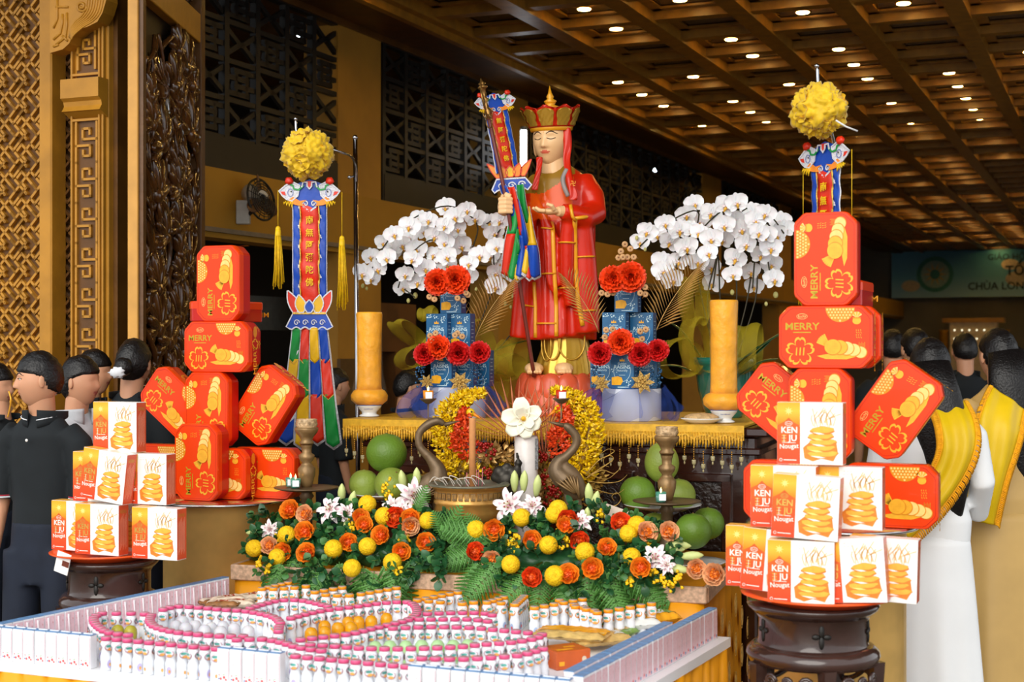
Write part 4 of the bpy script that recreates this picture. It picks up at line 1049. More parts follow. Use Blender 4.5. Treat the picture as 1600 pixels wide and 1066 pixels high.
def ken(gold):
    k = thing('cracker_carton', 'x', 'cracker box')
    a = MB(); a.box((0, KD / 2, KH / 2), (KW, KD, KH), m_kw, None, .0012)
    X = lambda u: (u - .5) * KW; Z = lambda v: v * KH; y0 = -.0004
    tx = m_kgd if gold else m_ktx
    a.poly([(X(.003), Z(.004)), (X(.355), Z(.004)), (X(.355), Z(.996)), (X(.003), Z(.996))], m_kp, None, y0)
    a.poly([(X(.003), Z(.46)), (X(.355), Z(.46)), (X(.355), Z(.62)), (X(.25), Z(.68)), (X(.18), Z(.75)), (X(.12), Z(.69)), (X(.003), Z(.62))], m_kmt, None, y0 - .0002)
    a.poly(circ(X(.18), Z(.855), .006, 12), m_ksun, None, y0 - .0004)
    for q in range(8): A = q * PI / 4; a.poly([(X(.18) + .004 * math.cos(A + .5), Z(.855) + .004 * math.sin(A + .5)), (X(.18) + .013 * math.cos(A), Z(.855) + .013 * math.sin(A)), (X(.18) + .004 * math.cos(A - .5), Z(.855) + .004 * math.sin(A - .5))], m_ksun, None, y0 - .0003)
    a.line(circ(X(.18), Z(.655), .0105, 18, 0, .006), .0012, tx, None, y0 - .0004, closed=True); a.text('Richy', .007, tx, None, y0 - .0004, X(.18), Z(.655))
    a.text('KEN', .0255, tx, None, y0 - .0006, X(.19), Z(.545), 0, 1.0, bold=.02); a.text('JU', .0255, tx, None, y0 - .0006, X(.245), Z(.415), 0, 1.0, bold=.02)
    for q in range(3):
        a.line([(X(.075), Z(.46 - q * .045)), (X(.14), Z(.46 - q * .045))], .0032, m_kgd, None, y0 - .0005); 
    a.line([(X(.08), Z(.345)), (X(.14), Z(.345))], .0012, m_ktx, None, y0 - .0005); a.line([(X(.108), Z(.345)), (X(.108), Z(.47))], .0012, m_ktx, None, y0 - .0006)
    a.text('Nougat', .0195, m_ktx, None, y0 - .0006, X(.185), Z(.285), .06, .95, bold=.012)
    a.line([(X(.14), Z(.345)), (X(.29), Z(.345))], .0016, m_ktx, None, y0 - .0005)
    a.line(circ(X(.06), Z(.065), .004, 8), .0012, m_ktx, None, y0 - .0005, closed=True); a.line([(X(.1), Z(.065)), (X(.3), Z(.065))], .0022, m_ktx, None, y0 - .0005)
    for q in range(6): a.line([(X(.42 + (q % 3) * .05), Z(.93 - (q // 3) * .05)), (X(.45 + (q % 3) * .05), Z(.93 - (q // 3) * .05))], .0014, mat('grey_print', (196, 190, 186), .4), None, y0 - .0004)
    # stack of filled crackers
    r2 = random.Random(4)
    a.poly([(X(.42), Z(.10)), (X(.55), Z(.05)), (X(.68), Z(.10)), (X(.86), Z(.06)), (X(.93), Z(.20)), (X(.9), Z(.4)), (X(.5), Z(.36)), (X(.40), Z(.27))], m_kc2, None, y0 - .0002)
    for q in range(5):
        cz = .17 + q * .095; cx = .68 + (.02, -.015, .02, -.01, .015)[q]; w_ = .235 - .012 * q; n_ = 26
        def lp(ww, hh, dz): return [(X(cx + ww * math.cos(t) * (1 + .06 * math.sin(7 * t + q))), Z(cz + dz + hh * math.sin(t) * (1 + .1 * math.sin(5 * t)) + .05 * ww * math.cos(t))) for t in [2 * PI * i / n_ for i in range(n_)]]
        a.poly(lp(w_, .068, 0), m_kc2, None, y0 - .0003 - q * .0003); a.poly(lp(w_ * .95, .052, .012), m_kc1, None, y0 - .00045 - q * .0003)
        a.poly([(X(cx - w_ * .8), Z(cz - .03)), (X(cx - w_ * .3), Z(cz - .062)), (X(cx + w_ * .2), Z(cz - .058)), (X(cx - w_ * .2), Z(cz - .036))], m_ksun if q % 2 else m_kw, None, y0 - .0005 - q * .0003)
    for q in range(16):
        x, z = .56 + .02 * q, .62 + r2.uniform(-.02, .06); pts = [(X(x), Z(z)), (X(x + r2.uniform(-.05, .06)), Z(z + .12)), (X(x + r2.uniform(-.14, .16)), Z(min(.95, z + r2.uniform(.16, .3))))]
        a.line(pts, .0022, m_kst, None, y0 - .0003)
    # side face and top
    a.poly([(-KD / 2 + .001, .002), (KD / 2 - .001, .002), (KD / 2 - .001, KH - .002), (-KD / 2 + .001, KH - .002)], m_ks, T(KW / 2, KD / 2, 0) @ RZ(PI / 2), -.0004)
    for q in range(8): a.line([(-.018 + q * .005, .02 + (q % 3) * .008), (-.018 + q * .005, .13 + (q % 4) * .006)], .0016, mat('pale_orange_print', (240, 170, 140), .4), T(KW / 2, KD / 2, 0) @ RZ(PI / 2), -.0008)
    a.text('KENJU', .016, m_kgd, T(KW / 2, KD / 2, 0) @ RZ(PI / 2), -.0009, 0, .155, 0, .8)
    a.poly([(X(.003), .001), (X(.355), .001), (X(.355), KD - .001), (X(.003), KD - .001)], m_kc1, T(0, 0, KH) @ RX(-PI / 2), -.0004)
    a.build('carton_body', k)
    return k
kenG, kenW = Once(ken(True)), Once(ken(False))
def place_ken(px, z, wv, label, roll=0, yaw=YAW, once=None, lean=0):
    t = (px - PCX) / FL; q = P(px, 540, wv / (t * ST + CT)); o = (once or kenW)((0, 0, 0), 0, label, None)
    if 'group' in o.keys(): del o['group']
    o.matrix_world = T(q.x, q.y, z + abs(math.sin(roll)) * KW / 2) @ RZ(yaw) @ RX(lean) @ RY(-roll); return o
tz = ZSL + .009
place_ken(113, tz + .018, 4.27, 'cracker carton at the far left of the bottom row on the left stool')
place_ken(151, tz + .02, 4.206, 'foremost cracker carton of the bottom row on the left stool', once=kenG)
place_ken(185, tz + .018, 4.335, 'cracker carton wedged behind the foremost one on the left stool', once=kenG)
place_ken(241, tz + .018, 4.206, 'cracker carton jutting out right on the bottom row of the left stool', once=kenG)
place_ken(147, tz + KH + .02, 4.27, 'cracker carton half hidden at the left of the middle row on the left stool', once=kenG)
place_ken(157, tz + KH + .021, 4.206, 'tilted cracker carton leaning in front of the middle row on the left stool', R(-7), once=kenG)
place_ken(225, tz + KH + .020, 4.27, 'cracker carton at the right of the middle row on the left stool', once=kenG)
place_ken(179, tz + 2 * KH + .022, 4.27, 'topmost cracker carton of the pile on the left stool', once=kenG)
tz = ZSR + .010
place_ken(1183, tz + .03, 4.255, 'cracker carton at the far left of the bottom row on the right stool')
place_ken(1206, tz + .022, 4.195, 'slightly tilted cracker carton second from left in the bottom row on the right stool', R(-4))
place_ken(1251, tz + .01, 4.132, 'foremost cracker carton in the middle of the bottom row on the right stool')
place_ken(1333, tz + .015, 4.15, 'leaning cracker carton right of the foremost one on the right stool', R(4), once=kenG)
place_ken(1378, tz + .018, 4.21, 'cracker carton at the far right of the bottom row on the right stool', R(-1.5), once=kenG)
place_ken(1223, tz + KH + .036, 4.20, 'cracker carton half hidden at the left of the middle row on the right stool')
place_ken(1256, tz + KH + .012, 4.132, 'tilted cracker carton with gold letters in front of the middle row on the right stool', R(-2.5), once=kenG)
place_ken(1326, tz + KH + .034, 4.26, 'cracker carton at the right of the middle row on the right stool', once=kenG)
place_ken(1265, tz + 2 * KH + .040, 4.23, 'topmost cracker carton of the pile on the right stool')
q = P(98, 880, 5.16); k = tag(MB().box((0, 0, 0), (.06, .003, .075), m_kw).box((.014, -.002, .0), (.03, .001, .02), mat('brown_print', (110, 50, 30), .5)).build('paper_tag', loc=(q.x, q.y, q.z), rot=(0, .25, YAW)), 'white paper tag hanging under the left red tray', 'tag')
# ================================================================ things on the altars
un = Vector((-ud.y, ud.x, 0))
def on_line(px, o_, d_):
    t = (px - PCX) / FL; s_ = (t * o_.y - o_.x) / (d_.x - t * d_.y); return o_ + d_ * s_
def U(px, dep): q = on_line(px, uL + un * dep, ud); q.z = UZ + .0085; return q          # on the upper altar
def Lw(px, dep): q = on_line(px, aL + an * dep, ad); q.z = LZ - .004; return q        # on the lower altar
def Zp(py, Y): return CH - (py - HOR) / FL * Y
m_wax = mat('amber_wrapped_wax', (240, 164, 12), .28, 0, .12, 14, .6, 30, spec=.35); m_porc = mat('white_porcelain', (226, 228, 226), .12, 0, .03, 10)
def wax(px, topy, hw, label):
    q = U(px, .16); s = q.y / FL; h = Zp(topy, q.y) - q.z; k = thing('altar_candle', label, 'candle', q)
    a = MB(); a.lathe([(0, 0), (.017 * 1, 0), (.046, .003), (.045, .008), (.033, .014), (.034, .022), (.054, .045), (.058, .056), (.054, .058), (.05, .05), (0, .05)], m_porc, 32)
    a.lathe([(.0585, .053), (.0588, .0555), (.058, .057)], mat('cobalt_rim_print', (70, 90, 150), .3), 32, cap=False)
    for q_ in range(7): a.box((-.018 + q_ * .006, -.0495 + .0015 * abs(q_ - 3), .038), (.004, .001, .003 + .001 * (q_ % 2)), MATS['cobalt_rim_print'])
    a.build('porcelain_cup', k)
    a = MB(); a.lathe([(0, .05), (.056, .055), (.078 * hw, .075), (.082 * hw, .098), (.07 * hw, .118), (.058, .125)], m_wax, 40, fn=lambda t, z: 1 + .05 * abs(math.cos(4 * t + (z > .09))))
    a.lathe([(.058, .12), (.056, .15), (.055, h * .5), (.056, h * .8), (.059, h - .01), (.056, h), (.04, h - .004), (0, h - .008)], m_wax, 36, fn=lambda t, z: 1 + .02 * noise.noise(Vector((math.cos(t) * 3, math.sin(t) * 3, z * 22))))
    a.build('candle_body', k)
    film = mat('crinkled_clear_film', (235, 225, 200), .08, 0, .05, 20, .9, 45, alpha=.05)
    a = MB(); a.lathe([(.084 * hw, .06), (.088 * hw, .09), (.075, .14), (.063, .2), (.060, h * .6), (.062, h)], film, 32, cap=False, fn=lambda t, z: 1 + .03 * noise.noise(Vector((math.cos(t) * 4, math.sin(t) * 4, z * 30)))); a.build('plastic_wrap', k)
wax(577, 488, 1.0, 'tall amber candle wrapped in film at the left end of the altar')
wax(1131, 469, 1.03, 'tall amber candle wrapped in film on a white cup, before the right orchid')
q = U(1096, .1); k = thing('covered_dish', 'low cream dish with woven lid beside the right amber candle', 'dish', q)
a = MB(); a.lathe([(0, 0), (.05, 0), (.062, .006), (.085, .018), (.088, .022), (0, .02)], m_porc, 32); a.build('dish', k)
a = MB(); a.lathe([(.074, .02), (.07, .03), (.045, .04), (0, .044)], mat('woven_straw_lid', (196, 160, 110), .7, 0, .2, 80, .6, 120), 28); a.build('lid', k)
# ---------------------------------------------------------------- artificial blooms
m_peo = mat('orange_silk_petal', (238, 66, 12), .5, 0, .12, 30, sss=.1); m_rpeo = mat('crimson_silk_petal', (204, 22, 20), .5, 0, .12, 30)
m_glit = mat('gold_glitter', (206, 168, 92), .35, .6, .4, 160, .8, 200); m_berry = mat('glossy_blue_berry', (24, 84, 128), .15, .3, .1, 10, coat=.6)
m_disc = mat('tan_wood_disc', (196, 150, 100), .6, 0, .12, 40); m_disc2 = mat('dark_wood_centre', (120, 74, 44), .6, 0, .1, 20)
m_palm = mat('gilded_palm_leaf', (196, 156, 92), .4, .5, .15, 20); m_stemg = mat('green_stem', (86, 110, 42), .5, 0, .15, 20)
def petalcup(mb, r, w_, h_, tilt, az, m, M, ruff=.12, rot=0):
    def f(u, v):
        x = (u - .5) * 2; y = v
        ww = w_ * math.sin(PI * (.12 + .62 * y)) ** .7
        z = h_ * (y ** 1.3) ; out = r * y
        return (x * ww, -(out) + .25 * w_ * x * x * (1 - .3 * y), z + ruff * w_ * math.sin(7 * x + az * 3) * y)
    mb.sheet(f, 5, 4, m, M @ RZ(az) @ RX(tilt))
def peony_mesh(mb, R_, m, M=ID4, seed=0, core=None):
    r2 = random.Random(seed)
    for ring, (n_, tl, sc) in enumerate(((10, .2, 1.0), (9, -.12, .95), (9, -.42, .86), (8, -.72, .74), (6, -1.0, .58), (5, -1.25, .4))):
        for i in range(n_):
            petalcup(mb, R_ * sc, R_ * .42 * sc, R_ * .3, tl + r2.uniform(-.12, .12), 2 * PI * (i + .5 * (ring % 2)) / n_ + r2.uniform(-.1, .1), m if ring < 4 or not core else core, M, .4)
def flower_child(kind, fn, parent, M, cache={}):
    """one more bloom of a kind as a part of parent"""
    if kind not in cache:
        a = MB(); fn(a); o = a.build(kind.split('|')[0], parent); o.matrix_local = M; cache[kind] = o; return o
    return part(cache[kind], parent, M)
def facing(q, d, spin=0, sc=1.0):
    return T(q) @ aim(d) @ RZ(spin) @ S(sc)
def palm(mb, L_, n_, w_, m, curve=.25, M=ID4, droop=0, fan=.9):
    pts = [(curve * L_ * (t_ / 10) ** 2, 0, L_ * t_ / 10) for t_ in range(11)]
    mb.tube(pts, [.003 * (1 - .07 * i) for i in range(11)], m, 5, M)
    for i in range(n_):
        f = .12 + .86 * i / n_; b = Vector((curve * L_ * f * f, 0, L_ * f)); l_ = w_ * math.sin(PI * (.18 + .72 * f)) ** .8
        for sx in (-1, 1):
            A = fan * (1 - .45 * f); tip = b + Vector((sx * math.sin(A) * l_, -.12 * l_, math.cos(A) * l_ - droop * l_))
            mid = b.lerp(tip, .5) + Vector((0, -.03 * l_, .06 * l_)); wv = .0035 + .012 * l_
            mb.add([b, mid + Vector((0, 0, wv)), tip, mid - Vector((0, 0, wv)), mid + Vector((0, -.004, 0))], [(0, 4, 1), (1, 4, 2), (2, 4, 3), (3, 4, 0)], m, M, False)
# ---------------------------------------------------------------- raisin box pyramids
m_rb = mat('teal_blue_card', (36, 96, 140), .25, 0, .12, 12, coat=.2); m_rbd = mat('deep_blue_card_side', (22, 70, 120), .28, 0, .08, 12)
m_rw = mat('pale_blue_print', (196, 224, 230), .35, 0, .04, 30); m_ry = mat('printed_yellow_bunch', (238, 172, 28), .35, 0, .1, 60)
RW, RH, RD = .105, .163, .05
def raisin():
    k = thing('raisin_box', 'x', 'raisin box'); a = MB(); a.box((0, RD / 2, RH / 2), (RW, RD, RH), m_rb, None, .001)
    a.box((RW / 2 + .0003, RD / 2, RH / 2), (.0006, RD - .003, RH - .003), m_rbd)
    y0 = -.0004; Z = lambda v: v * RH
    a.poly([(-.012, Z(.72)), (-.009, Z(.79)), (-.005, Z(.74)), (0, Z(.81)), (.005, Z(.74)), (.009, Z(.79)), (.012, Z(.72))], m_ry, None, y0)
    a.line([(.038 * math.cos(t_), Z(.48) + .047 * math.sin(t_)) for t_ in [R(-200) + R(220) * i / 24 for i in range(25)]], .0016, m_rw, None, y0)
    a.text('Golden', .013, m_rw, None, y0, 0, Z(.66)); a.text('RAISINS', .022, m_rw, None, y0, 0, Z(.57), 0, .95, bold=.01); a.text('Naturally', .013, m_rw, None, y0, 0, Z(.48)); a.line([(-.014, Z(.36)), (.014, Z(.36))], .0016, m_rw, None, y0)
    r2 = random.Random(1)
    for (cx, cz, n_) in ((-.036, Z(.45), 9), (.035, Z(.84), 14), (-.038, Z(.9), 12), (.03, Z(.16), 10), (-.0, Z(.95), 8)):
        for q in range(n_):
            x, z = cx + r2.uniform(-.014, .014), cz + r2.uniform(-.014, .014)
            if abs(x) < RW / 2 - .004 and z < RH - .004: a.poly(circ(x, z, r2.uniform(.0015, .0036), 7), m_rw, None, y0 - .0001 * q)
    a.poly([(-RW / 2 + .006, Z(.1)), (-.006, Z(.1)), (.004, Z(.2)), (-.002, Z(.3)), (-.02, Z(.33)), (-RW / 2 + .006, Z(.3))], m_ry, None, y0 - .0002)
    a.line([(-.02, Z(.045)), (.03, Z(.045))], .003, m_rw, None, y0)
    for q in range(7): a.line([(-.014 + (q % 2) * .003, Z(.16 + q * .1)), (.014 - (q % 3) * .004, Z(.16 + q * .1))], .0018, m_rw, T(RW / 2 + .0007, RD / 2, 0) @ RZ(PI / 2), 0)
    a.build('box_body', k); return k
raO = Once(raisin())
def pyramid(cx, base_l, side):
    """cx: centre column; everything in the altar frame"""
    W_ = 'left' if side < 0 else 'right'
    q = U(cx, .26); Y = q.y; s = Y / FL
    ps = thing('round_gift_drum', 'white drum base wrapped in blue tulle under the %s raisin boxes' % W_, 'drum', q)
    r = .128; h = .137
    a = MB(); a.lathe([(r - .003, 0), (r, .003), (r, h - .003), (r - .003, h), (0, h)], mat('white_satin_card', (216, 222, 236), .5, 0, .03, 6), 40); a.build('drum_body', ps)
    m_tul = mat('royal_blue_tulle', (28, 64, 150), .7, 0, .2, 20, alpha=.3)
    for (az, w_, d_) in ((-2.2, .17, .20), (.15, .13, .12), (-.7, .1, .06), (-2.9, .09, .1)):
        a = MB(); ph = az * 3
        a.sheet(lambda u, v: ((r + .006 + d_ * (.4 + .6 * math.sin(PI * v)) * (.25 + .75 * v)) * math.cos(az + (u - .5) * 1.5) * (1 + .05 * math.sin(u * 20 + ph)), (r + .006 + d_ * .3 * v) * math.sin(az + (u - .5) * 1.5) * (1 + .05 * math.sin(u * 20 + ph)), h * (1.0 - v) + .02 * math.sin(u * 9 + v * 5)), 18, 10, m_tul)
        a.build('tulle', ps)
    yaw = UANG - .12 if side < 0 else UANG - .08
    def bx(px, py, lab, dy=0.0, yw=0, sc=1):
        t = (px - PCX) / FL; Yb = Y - .10 + dy; p = Vector((t * Yb, Yb, 0)); p.z = Zp(py, Yb)
        o = raO((0, 0, 0), 0, lab, None)
        if 'group' in o.keys(): del o['group']
        o.matrix_world = T(p) @ RZ(yaw + yw) @ S(sc); return p
    zb = Y - .1
    z0 = q.z + h + .001
    def bz(px, z, lab, dy=0.0, yw=0):
        t = (px - PCX) / FL; Yb = Y - .10 + dy; o = raO((0, 0, 0), 0, lab, None)
        if 'group' in o.keys(): del o['group']
        o.matrix_world = T(t * Yb, Yb, z) @ RZ(yaw + yw)
    if side < 0: c = (689, 723, 748, 682, 718, 704)
    else: c = (972, 1008, 940, 959, 1002, 978)
    bz(c[0], z0, 'front blue raisin box standing at the foot of the %s pyramid' % W_, 0)
    bz(c[1], z0, 'blue raisin box behind right at the foot of the %s pyramid' % W_, .06)
    bz(c[2], z0, 'blue raisin box at the outer edge of the %s pyramid foot' % W_, .13)
    bz(c[3], z0 + RH + .001, 'left blue raisin box of the middle tier, %s pyramid' % W_, .045)
    bz(c[4], z0 + RH + .001, 'right blue raisin box of the middle tier, %s pyramid' % W_, .075 if side > 0 else .04)
    if side < 0: pass
    bz(c[5], z0 + 2 * RH + .002, 'topmost blue raisin box of the %s pyramid' % W_, .055)
    # blooms fixed in front
    kf_ = thing('bloom_garland', 'silk blooms, wooden discs and gilded palm leaves dressing the %s raisin pyramid' % W_, 'flower decoration', q)
    inv = Matrix.Translation(-q)
    def at_(px, py, dy=-.17): 
        Yb = Y + dy; return P(px, py, Yb) - q
    if side < 0:
        bl = [(684, 441, 'o', 20), (713, 438, 'o', 22), (684, 543, 'o', 19), (664, 554, 'r', 17), (716, 552, 'r', 18), (749, 551, 'r', 17)]
        discs = [(671, 464), (679, 468), (715, 466), (724, 470), (731, 461), (728, 458), (672, 525), (681, 521), (676, 533), (715, 521), (722, 526), (711, 524)]
        pal = [(738, 540, .34, -.35, 18), (732, 520, .2, .4, 12)]; po = [(719, 598, 18), (667, 597, 12)]; ber = (657, 592); ber2 = (744, 590)
    else:
        bl = [(958, 437, 'o', 21), (985, 433, 'o', 23), (970, 535, 'o', 20), (937, 553, 'r', 18), (1000, 554, 'r', 18), (1028, 548, 'r', 17)]
        discs = [(976, 382), (985, 389), (970, 393), (980, 402), (966, 403), (973, 402), (990, 402), (940, 458), (949, 460), (958, 458), (943, 447), (1000, 458), (1008, 460), (1008, 449), (947, 516), (957, 515), (945, 527), (1000, 518), (1003, 530), (1009, 515)]
        pal = [(936, 520, .28, .35, 16), (1020, 530, .36, -.35, 20)]; po = [(1004, 598, 19), (940, 600, 14)]; ber = (932, 592); ber2 = (1024, 590)
    for i, (x, y, kd_, rr) in enumerate(bl):
        R_ = rr * s * 1.02
        flower_child('silk_peony|' + kd_, lambda mb: peony_mesh(mb, .058, m_peo if kd_ == 'o' else m_rpeo, seed=3), kf_, facing(at_(x, y, -.16), (rnd(-.2, .1), -1, rnd(.0, .3)), rnd(0, 6), R_ / .058))
    for i, (x, y) in enumerate(discs):
        def dm(mb):
            mb.lathe([(0, 0), (.0125, 0), (.0135, .003), (.0125, .006), (.005, .0065), (.003, .005), (0, .005)], m_disc, 18); mb.lathe([(.0035, .0066), (0, .0067)], m_disc2, 10, cap=False); mb.tube([(0, 0, 0), (.004, -.02, -.004)], .001, m_palm, 4)
        flower_child('wooden_disc', dm, kf_, facing(at_(x, y, -.15 - .01 * (i % 3)), (rnd(-.2, .2), -1, rnd(-.1, .2)), rnd(0, 6)))
    for i, (x, y, L_, cv, n_) in enumerate(pal):
        a = MB(); palm(a, L_, n_, L_ * .42, m_palm, -cv * .6); o = a.build('palm_leaf', kf_); o.matrix_local = T(at_(x, y, .02)) @ RY(-cv)
    for (x, y, rr) in po:
        def pm(mb):
            for ring, (n_, tl, sc) in enumerate(((7, .1, 1), (6, -.35, .75), (5, -.8, .45))):
                for i in range(n_):
                    A = 2 * PI * i / n_ + ring * .4; L_ = .055 * sc
                    mb.add([(0, 0, 0), (L_ * .55, -L_ * .22, .004), (L_, 0, -.004), (L_ * .55, L_ * .22, .004), (L_ * .5, 0, .01)], [(0, 1, 4), (1, 2, 4), (2, 3, 4), (3, 0, 4)], m_glit, RZ(A) @ RY(-(.2 + .45 * ring)), False)
            for i in range(9): mb.ell((.007 * math.cos(i * 2.4) * (i / 9) ** .5, .007 * math.sin(i * 2.4) * (i / 9) ** .5, .018), .003, m_glit, None, 6, 4)
        flower_child('glitter_poinsettia', pm, kf_, facing(at_(x, y, -.17), (-.1, -1, .15), rnd(0, 6), rr * s / .055))
    for (bx_, by_, w_, n_) in ((ber[0], ber[1], 8, 34), (ber2[0], ber2[1], 11, 44)):
        a = MB(); r2 = random.Random(int(bx_))
        for i in range(n_): p = at_(bx_ + r2.uniform(-w_, w_), by_ + r2.uniform(-20, 14), -.125 + r2.uniform(-.01, .01)); a.ell(p, .0048, m_berry, None, 8, 6)
        a.build('berry_spray', kf_)
pyramid(714, 0, -1); pyramid(987, 0, 1)
# ---------------------------------------------------------------- orchids
m_orw = mat('white_orchid_petal', (240, 238, 240), .5, 0, .02, 30, sss=.15); m_orc = mat('orchid_lip_yellow', (232, 176, 60), .5, 0, .2, 90); m_orl = mat('orchid_lip_white', (236, 216, 214), .5, 0, .05, 60)
m_ost = mat('dark_orchid_stem', (52, 46, 26), .5); m_olf = mat('orchid_leaf_green', (28, 66, 30), .3, 0, .2, 8, coat=.2); m_bud = mat('green_cream_bud', (186, 180, 110), .5, 0, .1, 30)
def orchid_mesh(mb):
    def pet(L_, w_, az, lift, m, cup=.15):
        def f(u, v):
            x = (u - .5) * 2; k = math.sin(PI * min(.985, v * .9 + .08)) ** .55
            return (x * w_ * k, L_ * v, lift * L_ * v + cup * w_ * (x * x) * .8)
        mb.sheet(f, 6, 6, m, RZ(az))
    for az, L_, w_ in ((0, .046, .017), (2.3, .044, .016), (-2.3, .044, .016)): pet(L_, w_, az, .12, m_orw)
    for az in (1.18, -1.18): pet(.052, .031, az, .02, m_orw, .18)
    mb.ell((0, .002, .008), (.005, .005, .009), m_orl, None, 8, 6)
    mb.ell((0, -.010, .012), (.007, .010, .006), m_orc, None, 8, 6); mb.ell((.009, -.004, .011), (.006, .006, .008), m_orl, None, 8, 5); mb.ell((-.009, -.004, .011), (.006, .006, .008), m_orl, None, 8, 5)
    mb.ell((0, -.019, .010), (.004, .007, .003), m_orc, None, 6, 5)
def leafblade(mb, pts, w_, m, fold=.25, n_=8):
    C_ = spline(pts, 4); L_ = len(C_) - 1
    def f(u, v):
        i = min(L_ - 1, int(v * L_)); p = C_[i].lerp(C_[i + 1], v * L_ - i); t = (C_[min(L_, i + 1)] - C_[max(0, i - 1)]).normalized()
        a_ = t.cross(Vector((0, 0, 1)));
        if a_.length < .01: a_ = Vector((1, 0, 0))
        a_.normalize(); x = (u - .5) * 2; k = w_ * (math.sin(PI * min(1, .12 + .86 * v)) ** .6)
        return p + a_ * x * k + a_.cross(t) * (abs(x) * fold * k) * -1
    mb.sheet(f, 4, n_ * 2, m, th=.0015)
ORC = {}
def orchid_plant(name_label, base, flist, stems, buds, leaves, pot):
    k = thing('potted_orchid', name_label, 'orchid', base)
    a = MB()
    if pot:
        R_ = .125; a.lathe([(0, 0), (R_ * .62, 0), (R_ * .66, .01), (R_ * .8, .06), (R_ * .93, .12), (R_, .19), (R_ * 1.03, .235), (R_ * 1.1, .24), (R_ * 1.12, .255), (R_ * 1.1, .27), (R_ * 1.0, .268), (R_ * .96, .25), (0, .24)], mat('teal_glazed_ceramic', (24, 104, 88), .15, 0, .25, 8, coat=.6), 44, fn=lambda t, z: 1 + .012 * math.cos(z * 260) * (z < .23))
        a.build('glazed_pot', k)
    else:
        a.lathe([(0, 0), (.07, 0), (.1, .1), (.11, .2), (.1, .2), (0, .19)], mat('brown_pot', (90, 66, 46), .4), 32); a.build('glazed_pot', k)
    rr = random.Random(len(flist))
    for i, (x, y, dy) in enumerate(flist):
        p = P(x, y, base.y + dy) - base; sc = rr.uniform(.92, 1.12)
        d = Vector((rr.uniform(-.45, .35), -1, rr.uniform(-.35, .15)))
        M_ = T(p) @ aim(d) @ RZ(rr.uniform(-.25, .25)) @ S(sc)
        # keep the dorsal sepal upward
        z_ = d.normalized(); x_ = Vector((0, 0, 1)).cross(z_).normalized(); y_ = z_.cross(x_); M3 = Matrix((x_, y_, z_)).transposed().to_4x4()
        M_ = T(p) @ M3 @ RZ(rr.uniform(-.35, .35)) @ S(sc)
        if 'o' not in ORC:
            b = MB(); orchid_mesh(b); ORC['o'] = b.build('orchid_flower', k); ORC['o'].matrix_local = M_
        else: part(ORC['o'], k, M_)
    for pts in stems:
        b = MB(); C_ = [P(x, y, base.y + dy) - base for x, y, dy in pts]; b.tube(spline(C_, 5), .0035, m_ost, 6); b.build('flower_stem', k)
    for (x, y, r_) in buds:
        p = P(x, y, base.y - .02) - base
        if 'b' not in ORC: b = MB(); b.ell((0, 0, 0), (.009, .009, .012), m_bud, None, 10, 7); ORC['b'] = b.build('bud', k); ORC['b'].matrix_local = T(p) @ S(r_)
        else: part(ORC['b'], k, T(p) @ S(r_))
    for pts, w_ in leaves:
        b = MB(); leafblade(b, [P(x, y, base.y + dy) - base for x, y, dy in pts], w_, m_olf); b.build('orchid_leaf', k)
FLL = [(640, 354), (656, 343), (615, 367), (627, 384), (605, 403), (591, 420), (581, 435), (568, 427), (580, 401), (600, 379), (651, 390), (679, 399), (699, 401), (737, 396), (733, 412), (664, 420), (645, 405), (632, 429), (652, 442), (630, 450), (669, 345), (694, 354), (711, 339), (697, 324), (729, 328), (742, 341), (679, 369), (664, 362), (696, 379), (712, 375), (699, 414), (731, 431), (765, 349), (772, 364), (781, 345), (776, 386), (767, 399), (774, 427), (774, 448), (784, 412), (720, 384), (684, 432), (612, 395), (750, 400), (714, 357), (640, 372)]
FLR = [(1011, 362), (1027, 367), (1039, 349), (999, 379), (1071, 336), (1095, 347), (1084, 319), (1110, 334), (1133, 322), (1151, 317), (1146, 343), (1174, 332), (1196, 334), (1219, 347), (1226, 358), (1046, 379), (1072, 386), (1112, 373), (1106, 396), (1059, 409), (1050, 437), (1035, 409), (1037, 424), (1110, 418), (1114, 444), (1144, 429), (1148, 405), (1164, 382), (1172, 424), (1178, 448), (1204, 388), (1206, 414), (1208, 437), (1185, 364), (1129, 375), (1093, 364), (1197, 367), (1080, 360), (1132, 352), (1188, 400), (1062, 360), (1212, 368), (1090, 410), (1158, 358), (1180, 345)]
rq = random.Random(8)
bL = U(716, .66); bR = U(1132, .62)
orchid_plant('white moth orchid arching over the left blue raisin boxes', bL, [(x, y, rq.uniform(-.22, .1)) for x, y in FLL],
    [[(705, 600, 0), (712, 500, .02), (735, 400, 0), (745, 350, -.02), (700, 322, -.05), (640, 345, -.1), (600, 385, -.12), (572, 440, -.14)], [(708, 600, 0), (700, 500, 0), (705, 420, -.02), (680, 375, -.1), (640, 400, -.12), (622, 450, -.14)], [(712, 600, 0), (760, 480, .03), (790, 390, 0), (778, 345, -.04), (760, 350, -.05)], [(712, 600, 0), (800, 520, .03), (806, 440, 0), (790, 360, -.02), (772, 380, -.05), (774, 450, -.06)], [(632, 452, -.1), (645, 462, -.1), (648, 465, -.1)]],
    [(567, 447, 1), (573, 451, .8), (649, 462, 1.3), (638, 470, 1), (803, 463, 1.4), (790, 475, 1), (798, 480, .8), (744, 452, .8), (660, 380, 1)],
    [([(716, 590, -.02), (775, 545, -.03), (830, 530, 0)], .03), ([(716, 590, -.02), (660, 560, 0), (640, 560, 0)], .028), ([(716, 590, -.02), (770, 580, .1), (800, 590, .1)], .03)], False)
